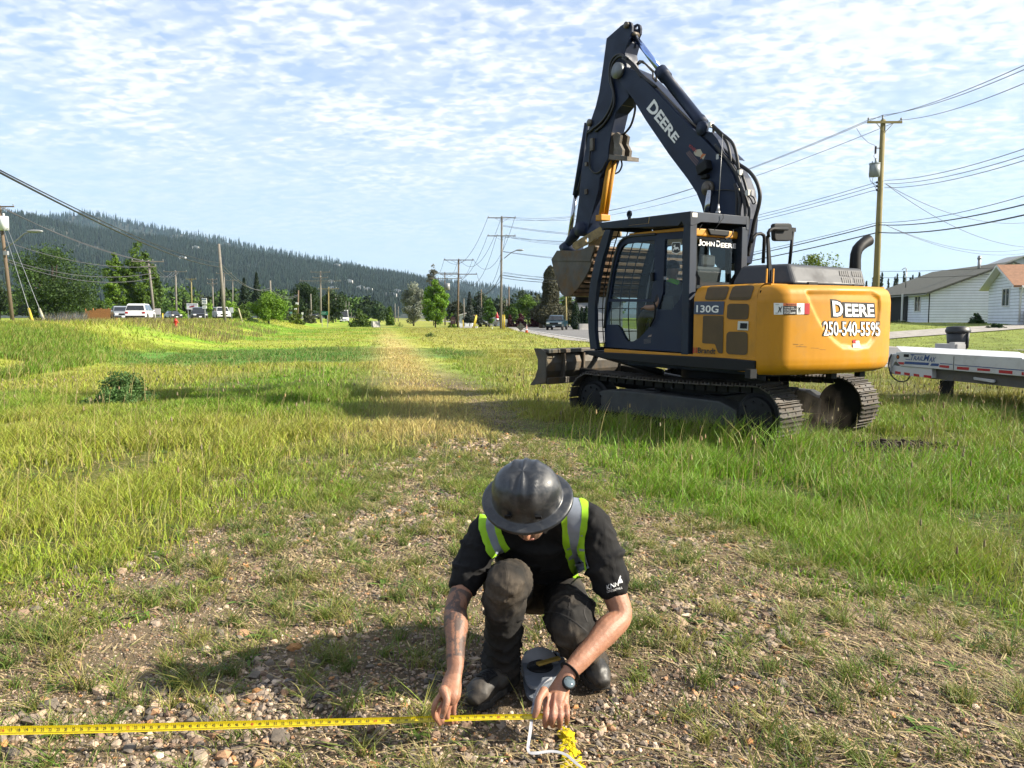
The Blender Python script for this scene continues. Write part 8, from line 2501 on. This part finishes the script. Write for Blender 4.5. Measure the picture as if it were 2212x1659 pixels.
def blades(name, x, y, h, wd, lean, col, r, segs=2, m=GR, label=None, cat='grass', flat=False, z0=None):
    n = len(x)
    z = gh(x, y) if z0 is None else z0
    az = r.uniform(0, 2 * pi, n); la = r.uniform(0, 2 * pi, n)
    # wind pushes the tips a little to one side
    lx = np.cos(la) * lean + (0.12 * h if not flat else 0); ly = np.sin(la) * lean
    wx, wy = np.cos(az) * wd * .5, np.sin(az) * wd * .5
    V = []
    for k in range(segs):
        t = k / segs
        w_ = (1 - t * .45)
        px = x + lx * t * t; py = y + ly * t * t; pz = z + h * (t - .18 * t * t * np.minimum(1, lean / np.maximum(h, 1e-3)))
        V.append(np.stack([px - wx * w_, py - wy * w_, pz], -1)); V.append(np.stack([px + wx * w_, py + wy * w_, pz], -1))
    V.append(np.stack([x + lx, y + ly, z + h * .92], -1))
    nv = 2 * segs + 1
    V = np.stack(V, 1).reshape(-1, 3)
    b = np.arange(n)[:, None] * nv
    F = []
    for k in range(segs - 1):
        F.append(np.concatenate([b + 2 * k, b + 2 * k + 1, b + 2 * k + 3], 1)); F.append(np.concatenate([b + 2 * k, b + 2 * k + 3, b + 2 * k + 2], 1))
    F.append(np.concatenate([b + 2 * segs - 2, b + 2 * segs - 1, b + 2 * segs], 1))
    F = np.concatenate(F)
    c = np.repeat(col, nv, 0)
    return np_mesh(name, V, F, m, col=c), label
def fin(t, cat='grass'):
    tag(t[0], t[1], cat, kind='stuff'); return t[0]
r = np.random.default_rng(5)
# hummocks: height and thickness of the sward
def sward(x, y):
    u = x + .172 * y
    b = bare(x, y)
    patch = fbm(x, y, .55, 15, 3); big = fbm(x, y, 2.6, 16, 3)
    h = .06 + .12 * sstep(.35, .7, big) + .09 * patch
    h = h * (1 + .25 * sstep(2.6, 4.5, u) * (1 - sstep(10, 16, y)))
    h = h * (1 - .66 * b) * (1 - .42 * (1 - sstep(5, 9, y)))
    a_ = x - 3.0; b_ = y - 10.9; s_ = a_ * cos(radians(131)) + b_ * sin(radians(131)); t_ = -a_ * sin(radians(131)) + b_ * cos(radians(131))
    h = h + .16 * (np.abs(s_) < 2.1) * sstep(1.25, 1.35, t_) * (1 - sstep(1.6, 2.4, t_))
    h = h * (1 - .6 * np.exp(-((u - 1.62) / .65) ** 2) * (y > 5))
    hole = sstep(.36, .56, fbm(x, y, 1.0, 71, 3)) * .8 + .2
    d = np.clip(1 - b * 1.04, 0, 1) ** 1.3 * (.10 + .62 * sstep(.40, .62, patch)) * np.where(y < 9, hole, np.where((u > 2) & (y < 16), .3 + .7 * hole, 1))
    d = np.maximum(d, .55 * b * sstep(8, 10, y) * (1 - .85 * np.exp(-((u - 1.62) / .3) ** 2)))
    d = d + b * .24 * sstep(.48, .62, patch) * sstep(.38, .58, fbm(x, y, 1.9, 19, 3))
    emb = sstep(-10, -14, u) * sstep(10, 20, y)
    h = h + emb * .22
    return h, d, b
def vary(c, r, k=.28):
    n = len(c)
    o = c * r.uniform(1 - k, 1 + k, (n, 1))
    dry = (r.random(n) < .32)[:, None]
    o = np.where(dry, o * .35 + np.array([.46, .37, .15]) * .65, o)
    o = o * (1 + r.normal(0, .06, (n, 3)))
    return np.clip(o, .005, .9)
for (N0, y0, y1, wd0, sg, lab) in ((560000, 1.7, 6.5, .0058, 3, 'tufty green and yellow grass around the gravel in the foreground'),
                                   (600000, 6.5, 15, .0095, 2, 'long mixed green grass around the excavator and across the shaded field'),
                                   (420000, 15, 36, .018, 2, 'bright green and yellow grass of the middle field'),
                                   (260000, 36, 110, .05, 1, 'sunlit yellow green grass of the far field and verges')):
    x, y = sample(N0, y0, y1, r, 1.2 if y1 < 20 else 3)
    h, d, b = sward(x, y)
    k = (r.random(N0) < d) & clear_of(x, y)
    x, y, h, b = x[k], y[k], h[k], b[k]; n = len(x)
    c = vary(fieldcol(x, y) * 1.18, r)
    h = h * r.uniform(.35, 1.25, n)
    u = x + .172 * y
    lawn = (x > np.interp(y, RY, far_e))
    h = np.where(lawn, .05 + .03 * r.random(n), h)
    trk = np.exp(-((u - 1.75) / .35) ** 2) * sstep(6, 9, y) * (1 - sstep(30, 60, y))
    h = h * (1 - .7 * trk)
    if y0 >= 15: h = h * .8
    h = np.where(b > .5, h * 1.1 + .03 * (y > 8), h)
    fin(blades('grass', x, y, h, wd0 * r.uniform(.6, 1.4, n), h * r.uniform(.2, 1.0, n), c, r, sg, GR, lab))
# tall seed stalks
x, y = sample(5200, 2.6, 22, r)
h, d, b = sward(x, y); u = x + .172 * y
k = (r.random(len(x)) < np.clip(.15 + .6 * sstep(2.4, 4, u) + .25 * (1 - b), 0, 1)) & (b < .75) & clear_of(x, y); x, y = x[k], y[k]; n = len(x)
hh = r.uniform(.28, .62, n); st = vary(np.tile([.34, .30, .13], (n, 1)), r)
a_, lab_ = blades('seed_stalks', x, y, hh, np.full(n, .0035) * (1 + y * .10), hh * r.uniform(.05, .35, n), st, r, 3, STR, 'pale seed stalks standing above the grass')
fin((a_, lab_))
# seed heads: little spindles on stalks of their own
x, y = sample(700, 3.5, 16, r); h, d, b = sward(x, y); u = x + .172 * y
k = (b < .5) & clear_of(x, y) & (r.random(len(x)) < .35 + .5 * sstep(2, 3.5, u)); x, y = x[k], y[k]; n = len(x)
z = gh(x, y); H_ = r.uniform(.22, .50, n); rr = .004 + .0008 * y
V = []; 
for (dz, q) in ((0, .15), (.012, 1), (.035, .8), (.055, .05)):
    for a in range(4):
        V.append(np.stack([x + np.cos(a * pi / 2) * rr * q, y + np.sin(a * pi / 2) * rr * q, z + H_ + dz], -1))
V = np.stack(V, 1).reshape(-1, 3); bb = np.arange(n)[:, None] * 16; F = []
for l in range(3):
    for a in range(4):
        F.append(np.concatenate([bb + l * 4 + a, bb + l * 4 + (a + 1) % 4, bb + l * 4 + 4 + (a + 1) % 4, bb + l * 4 + 4 + a], 1))
tag(np_mesh('seed_heads', V, np.concatenate(F), STR, col=np.repeat(vary(np.tile([.30, .25, .14], (n, 1)), r, .2), 16, 0)), 'small pale seed heads and faded flowers in the grass', 'seed heads', kind='stuff')
x2, y2 = x, y; hh = H_ * 1.06; fin(blades('seed_stems', x, y, hh, np.full(n, .003) * (1 + y * .06), hh * .03, vary(np.tile([.22, .24, .08], (n, 1)), r), r, 2, STR, 'thin stems carrying the small seed heads'))
# straw and mown cuttings lying on the open ground
N0 = 330000
x, y = sample(N0, 1.8, 15, r)
b = bare(x, y); p_ = fbm(x, y, .8, 25, 3); u = x + .172 * y
mown = sstep(.8, 1.8, u) * (1 - sstep(7, 10, y)) + (1 - sstep(-2.0, -.9, u)) * (1 - sstep(3.2, 4.4, y))
k = (r.random(N0) < np.clip(b * (.12 + .8 * sstep(.46, .62, p_) + .6 * mown), 0, 1) + .12) & clear_of(x, y)
x, y, b = x[k], y[k], b[k]; n = len(x)
L = .012 + r.gamma(1.7, .028, n).clip(0, .15); az = r.uniform(0, pi, n) * .6 + fbm(x, y, .7, 31, 2) * 3.0; tilt = r.normal(0, .12, n); wd = r.uniform(.0008, .0024, n) * (1 + y * .10)
z = gh(x, y) + .006 + r.random(n) * .022
dx, dy, dz = np.cos(az) * L / 2, np.sin(az) * L / 2, tilt * L / 2
wx, wy = -np.sin(az) * wd, np.cos(az) * wd
bend = r.normal(0, .12, n) * L
V = np.stack([np.stack([x - dx - wx, y - dy - wy, z - dz], -1), np.stack([x - dx + wx, y - dy + wy, z - dz], -1), np.stack([x + wx - bend * np.sin(az), y + wy + bend * np.cos(az), z + np.abs(bend) * .4], -1),
              np.stack([x + dx + wx * .3, y + dy + wy * .3, z + dz], -1), np.stack([x + dx - wx * .3, y + dy - wy * .3, z + dz], -1), np.stack([x - wx - bend * np.sin(az), y - wy + bend * np.cos(az), z + np.abs(bend) * .4], -1)], 1).reshape(-1, 3)
bb = np.arange(n)[:, None] * 6
F = np.concatenate([np.concatenate([bb, bb + 5, bb + 2, bb + 1], 1), np.concatenate([bb + 5, bb + 4, bb + 3, bb + 2], 1)])
cs = np.array([.60, .47, .25]) * r.uniform(.45, 1.25, (n, 1)); g_ = (r.random(n) < .22)[:, None]; cs = np.where(g_, np.array([.22, .27, .06]) * r.uniform(.6, 1.3, (n, 1)), cs)
tag(np_mesh('straw', V, F, STR, col=np.repeat(cs, 6, 0)), 'dry straw and mown cuttings strewn over the bare ground', 'straw', kind='stuff')
# stones: angular chips
bm = bmesh.new(); bmesh.ops.create_icosphere(bm, subdivisions=1, radius=1.0)
base_v = np.array([v.co[:] for v in bm.verts]); base_f = np.array([[v.index for v in f.verts] for f in bm.faces]); bm.free()
variants = []
for q in range(14):
    v = base_v.copy()
    for _ in range(5):                                   # chop with planes for flat facets
        nn = r.normal(size=3); nn /= np.linalg.norm(nn); d0 = r.uniform(.45, .85)
        s = v @ nn; v = v - np.where(s > d0, s - d0, 0)[:, None] * nn
    variants.append(v * r.uniform(.85, 1.1, (len(v), 1)))
variants = np.array(variants)
def stones(name, x, y, s, r, label, tint=None, sink=.35):
    n = len(x); vi = r.integers(0, len(variants), n)
    v = variants[vi] * np.stack([s * r.uniform(.7, 1.4, n), s * r.uniform(.6, 1.1, n), s * r.uniform(.35, .8, n)], -1)[:, None, :]
    a = r.uniform(0, 2 * pi, n); b = r.normal(0, .35, n)
    ca, sa, cb_, sb_ = np.cos(a)[:, None], np.sin(a)[:, None], np.cos(b)[:, None], np.sin(b)[:, None]
    X, Y, Z = v[..., 0], v[..., 1], v[..., 2]
    X, Z = X * cb_ + Z * sb_, -X * sb_ + Z * cb_
    X, Y = X * ca - Y * sa, X * sa + Y * ca
    V = np.stack([X + x[:, None], Y + y[:, None], Z + (gh(x, y) + s * sink * .5)[:, None]], -1).reshape(-1, 3)
    F = (np.arange(n)[:, None, None] * len(base_v) + base_f[None]).reshape(-1, 3)
    pal = np.array([1.6, 1.46, 1.3]) * np.array([[.21, .18, .155], [.29, .25, .21], [.13, .12, .11], [.38, .30, .23], [.30, .19, .12], [.19, .14, .11], [.50, .43, .36], [.36, .20, .09], [.09, .085, .085]])
    c = pal[r.choice(len(pal), n, p=[.2, .17, .16, .12, .08, .13, .05, .03, .06])] * r.uniform(.7, 1.2, (n, 1)) if tint is None else np.tile(tint, (n, 1)) * r.uniform(.85, 1.15, (n, 1))
    o = np_mesh(name, V, F, STN, col=np.repeat(c, len(base_v), 0)); tag(o, label, 'gravel', kind='stuff'); return o
N0 = 210000
x, y = sample(N0, 1.75, 9.5, r, .8)
b = bare(x, y); p_ = fbm(x, y, .9, 41, 3); u = x + .172 * y
rock = (1 - .75 * sstep(1.5, 2.3, u)) * (1 - .8 * (1 - sstep(-1.2, -.5, u))) * sstep(-3.2, -1.2, u)
rock = np.maximum(rock, (1 - sstep(2.4, 2.9, y)) * .9)
k = (r.random(N0) < np.clip(b * rock * (.15 + 1.1 * sstep(.36, .56, p_)), 0, 1)) & (((x + .06) / .10) ** 2 + ((y - 2.78) / .13) ** 2 > 1) & (((x - .28) / .10) ** 2 + ((y - 2.9) / .15) ** 2 > 1) & (((x - .11) / .11) ** 2 + ((y - 2.84) / .09) ** 2 > 1)
x, y = x[k], y[k]; n = len(x)
s = np.exp(r.normal(-4.68, .50, n)).clip(.004, .030) * (.8 + .5 * sstep(.45, .6, fbm(x, y, .6, 44, 2)))
stones('gravel', x, y, s, r, 'angular grey and brown gravel stones of the track')
N0 = 330000
x, y = sample(N0, 1.8, 7.0, r, .6); b = bare(x, y); u = x + .172 * y
k = (r.random(N0) < np.clip(b * (.35 + .65 * fbm(x, y, .5, 45, 3)), 0, 1)); x, y = x[k], y[k]
stones('gravel_chips', x, y, np.exp(r.normal(-5.6, .38, len(x))).clip(.0018, .009) * (1 + y * .05), r, 'fine stone chips and grit packed between the larger stones')
# yellow marking paint sprayed over the stones below the hand
m_ = []
for (px_, py_, n_) in ((1455, 900, 16), (1480, 960, 22), (1495, 1020, 26), (1460, 1080, 16), (1530, 1110, 16), (1490, 1150, 20), (1560, 1220, 34), (1520, 1250, 30), (1590, 1280, 20)):
    for _ in range(n_ * 4):
        q = onz(*kH(px_ + r.normal(0, 26), py_ + r.normal(0, 20)), .15); m_.append((q.x, q.y))
m_ = np.array(m_)
stp = stones('paint_mark', m_[:, 0], m_[:, 1], np.exp(r.normal(-4.75, .35, len(m_))), r, 'yellow spray paint mark on the stones below the hand', tint=[.80, .62, .01], sink=1.1); stp['category'] = 'paint mark'
# plantain and dandelion rosettes with broad leaves
def rosettes(name, cx_, cy_, n_leaf, Lr, wr, colr, r, label):
    V = []; F = []; C_ = []; b0 = 0
    for x, y in zip(cx_, cy_):
        nl = r.integers(*n_leaf); z = ghf(x, y); k = r.uniform(.7, 1.3)
        for q in range(nl):
            a = r.uniform(0, 2 * pi); L = r.uniform(*Lr) * k; w_ = L * r.uniform(*wr); up = r.uniform(.15, .8)
            d = np.array([cos(a), sin(a), 0]); s_ = np.array([-sin(a), cos(a), 0]); col = np.array(colr) * r.uniform(.6, 1.4)
            for t, ww in ((0, .15), (.35, .75), (.65, 1), (.88, .6), (1.0, .05)):
                c = np.array([x, y, z + .005]) + d * L * t + np.array([0, 0, L * up * (t - .75 * t * t)])
                V += [c - s_ * w_ * ww * .5, c + np.array([0, 0, -w_ * .12 * ww]), c + s_ * w_ * ww * .5]; C_ += [col] * 3
            for i in range(4):
                for j in range(2): F.append((b0 + i * 3 + j, b0 + i * 3 + j + 1, b0 + i * 3 + j + 4, b0 + i * 3 + j + 3))
            b0 += 15
    o = np_mesh(name, np.array(V), np.array(F), GR, col=np.array(C_), smooth=True); tag(o, label, 'weeds', kind='stuff'); return o
x, y = sample(3600, 1.9, 11, r); u = x + .172 * y; b = bare(x, y)
k = (r.random(len(x)) < .20 + .35 * (b < .9)) & clear_of(x, y) & ~((np.abs(x - .2) < .25) & (y < 2.7)); rosettes('broadleaf_weeds', x[k], y[k], (6, 13), (.03, .08), (.16, .30), (.15, .26, .045), r, 'low rosettes of plantain and dandelion leaves among the gravel')
# grass tufts in the open ground
x0, y0 = sample(5600, 1.9, 9, r); b = bare(x0, y0); k = (b > .5) & clear_of(x0, y0) & (r.random(len(x0)) < .75); x0, y0 = x0[k], y0[k]
m = r.integers(18, 70, len(x0)); X = np.repeat(x0, m); Y = np.repeat(y0, m); n = len(X); rad = np.abs(r.normal(0, .035, n)); a = r.uniform(0, 2 * pi, n)
h = np.repeat(r.uniform(.04, .13, len(x0)), m) * r.uniform(.4, 1.2, n)
cc = np.repeat(np.array([[.20, .29, .045], [.30, .33, .07], [.14, .23, .04]])[r.integers(0, 3, len(x0))], m, 0)
X += np.cos(a) * rad; Y += np.sin(a) * rad
k = clear_of(X, Y) & ~((np.abs(X - .22) < .26) & (Y < 2.62)) & ~((Y > 2.36) & (Y < 2.5) & (X < .15) & (r.random(n) < .7))
fin(blades('grass_tufts', X[k], Y[k], h[k], r.uniform(.002, .005, k.sum()), h[k] * r.uniform(.5, 1.5, k.sum()), vary(cc[k], r), r, 3, GR, 'small grass tufts sprouting through the gravel'))
# white umbels and yellow weeds in the middle field
x, y = sample(2600, 14, 45, r); u = x + .172 * y; k = (r.random(len(x)) < .04 + .45 * np.exp(-((u - .6) / 1.6) ** 2)) & clear_of(x, y); x, y = x[k], y[k]; n = len(x)
z = gh(x, y) + r.uniform(.2, .45, n); s = r.uniform(.015, .04, n)
V = np.stack([np.stack([x + s * np.cos(q), y + s * np.sin(q), z], -1) for q in np.arange(6) * pi / 3], 1).reshape(-1, 3)
tag(np_mesh('wild_flowers', V, np.arange(n * 6).reshape(n, 6), STR, col=np.repeat(np.where((r.random(n) < .7)[:, None], [[.7, .68, .6]], [[.75, .6, .05]]), 6, 0)), 'tiny white and yellow flower heads along the straw track', 'wild flowers', kind='stuff')
# long brownish seeding grass on the left bank and a bluish weed patch
for (tx0, tx1, D0, D1, n, hm, cc, lab) in ((-60, 760, 44, 72, 16000, .45, (.22, .19, .075), 'tall brownish seeding grass along the left bank'), (96, 190, 52, 66, 3600, .8, (.15, .17, .20), 'bluish grey flowering weeds in front of the maple'), (-80, 300, 18, 34, 42000, .26, (.19, .33, .03), 'long lush grass on the left bank')):
    D = r.uniform(D0, D1, n); tx = r.uniform(tx0, tx1, n); x = (tx - CX) / FPX * D; u = x + .172 * D
    k = (u < -9) & clear_of(x, D) & ((tx1 > 310) | (tx1 < 200) | (r.random(len(u)) < 1 - (tx - 60) / 230)); x, D = x[k], D[k]; n = len(x)
    pp = fbm(x, D, 3, 51, 3); k = pp > .42; x, D = x[k], D[k]; n = len(x); h = hm * r.uniform(.5, 1.25, n)
    fin(blades('tall_grass', x, D, h, r.uniform(.012, .035, n), h * r.uniform(.1, .5, n), vary(np.tile(cc, (n, 1)), r), r, 2, GR, lab))
# churned soil clods behind the tracks
n = 900; a = r.normal(0, 1, (n, 2)); x = 4.45 + a[:, 0] * .36; y = 9.15 + a[:, 1] * .18
st_ = stones('soil_clods', x, y, np.exp(r.normal(-3.9, .45, n)), r, 'churned dark soil clods behind the tracks', tint=[.045, .032, .022], sink=.8); st_['category'] = 'soil'
# dust thrown up behind the near track
dm = bpy.data.materials.new('dust'); dm.use_nodes = True
t = dm.node_tree
for q in list(t.nodes): t.nodes.remove(q)
o_ = nd(t, 'ShaderNodeOutputMaterial'); v_ = nd(t, 'ShaderNodeVolumePrincipled'); tc = nd(t, 'ShaderNodeTexCoord')
v_.inputs['Color'].default_value = (.42, .36, .28, 1); v_.inputs['Anisotropy'].default_value = .3
gr_ = nd(t, 'ShaderNodeTexGradient'); gr_.gradient_type = 'SPHERICAL'; t.links.new(tc.outputs['Object'], gr_.inputs[0])
dn = math_node(t, 'MULTIPLY', ramp(t, noise(t, tc.outputs['Object'], 3.5, 4, .6), [(.45, 0), (.75, 1)]), gr_.outputs[1])
t.links.new(math_node(t, 'MULTIPLY', dn, 2.2), v_.inputs['Density']); t.links.new(v_.outputs[0], o_.inputs['Volume'])
mb = MB(); mb.ell((0, 0, 0), (1, 1, 1), 16, 10); dc = mb.build('dust_cloud', dm); dc.location = (3.42, 8.62, .38); dc.scale = (.42, .34, .5)
tag(dc, 'thin brown dust rising behind the near excavator track', 'dust', kind='stuff')
# ------------------------------------------------------------------ haze
hm = bpy.data.materials.new('haze'); hm.use_nodes = True
t = hm.node_tree
for q in list(t.nodes): t.nodes.remove(q)
o_ = nd(t, 'ShaderNodeOutputMaterial'); v_ = nd(t, 'ShaderNodeVolumePrincipled')
v_.inputs['Color'].default_value = (.55, .76, 1.0, 1); v_.inputs['Density'].default_value = HAZE_D; v_.inputs['Anisotropy'].default_value = .2
t.links.new(v_.outputs[0], o_.inputs['Volume'])
mb = MB(); mb.box2((-9000, -60, -30), (9000, 9500, 700)); hz = mb.build('haze', hm); hz['kind'] = 'stuff'; tag(hz, 'thin bluish summer haze lying over the valley', 'haze')
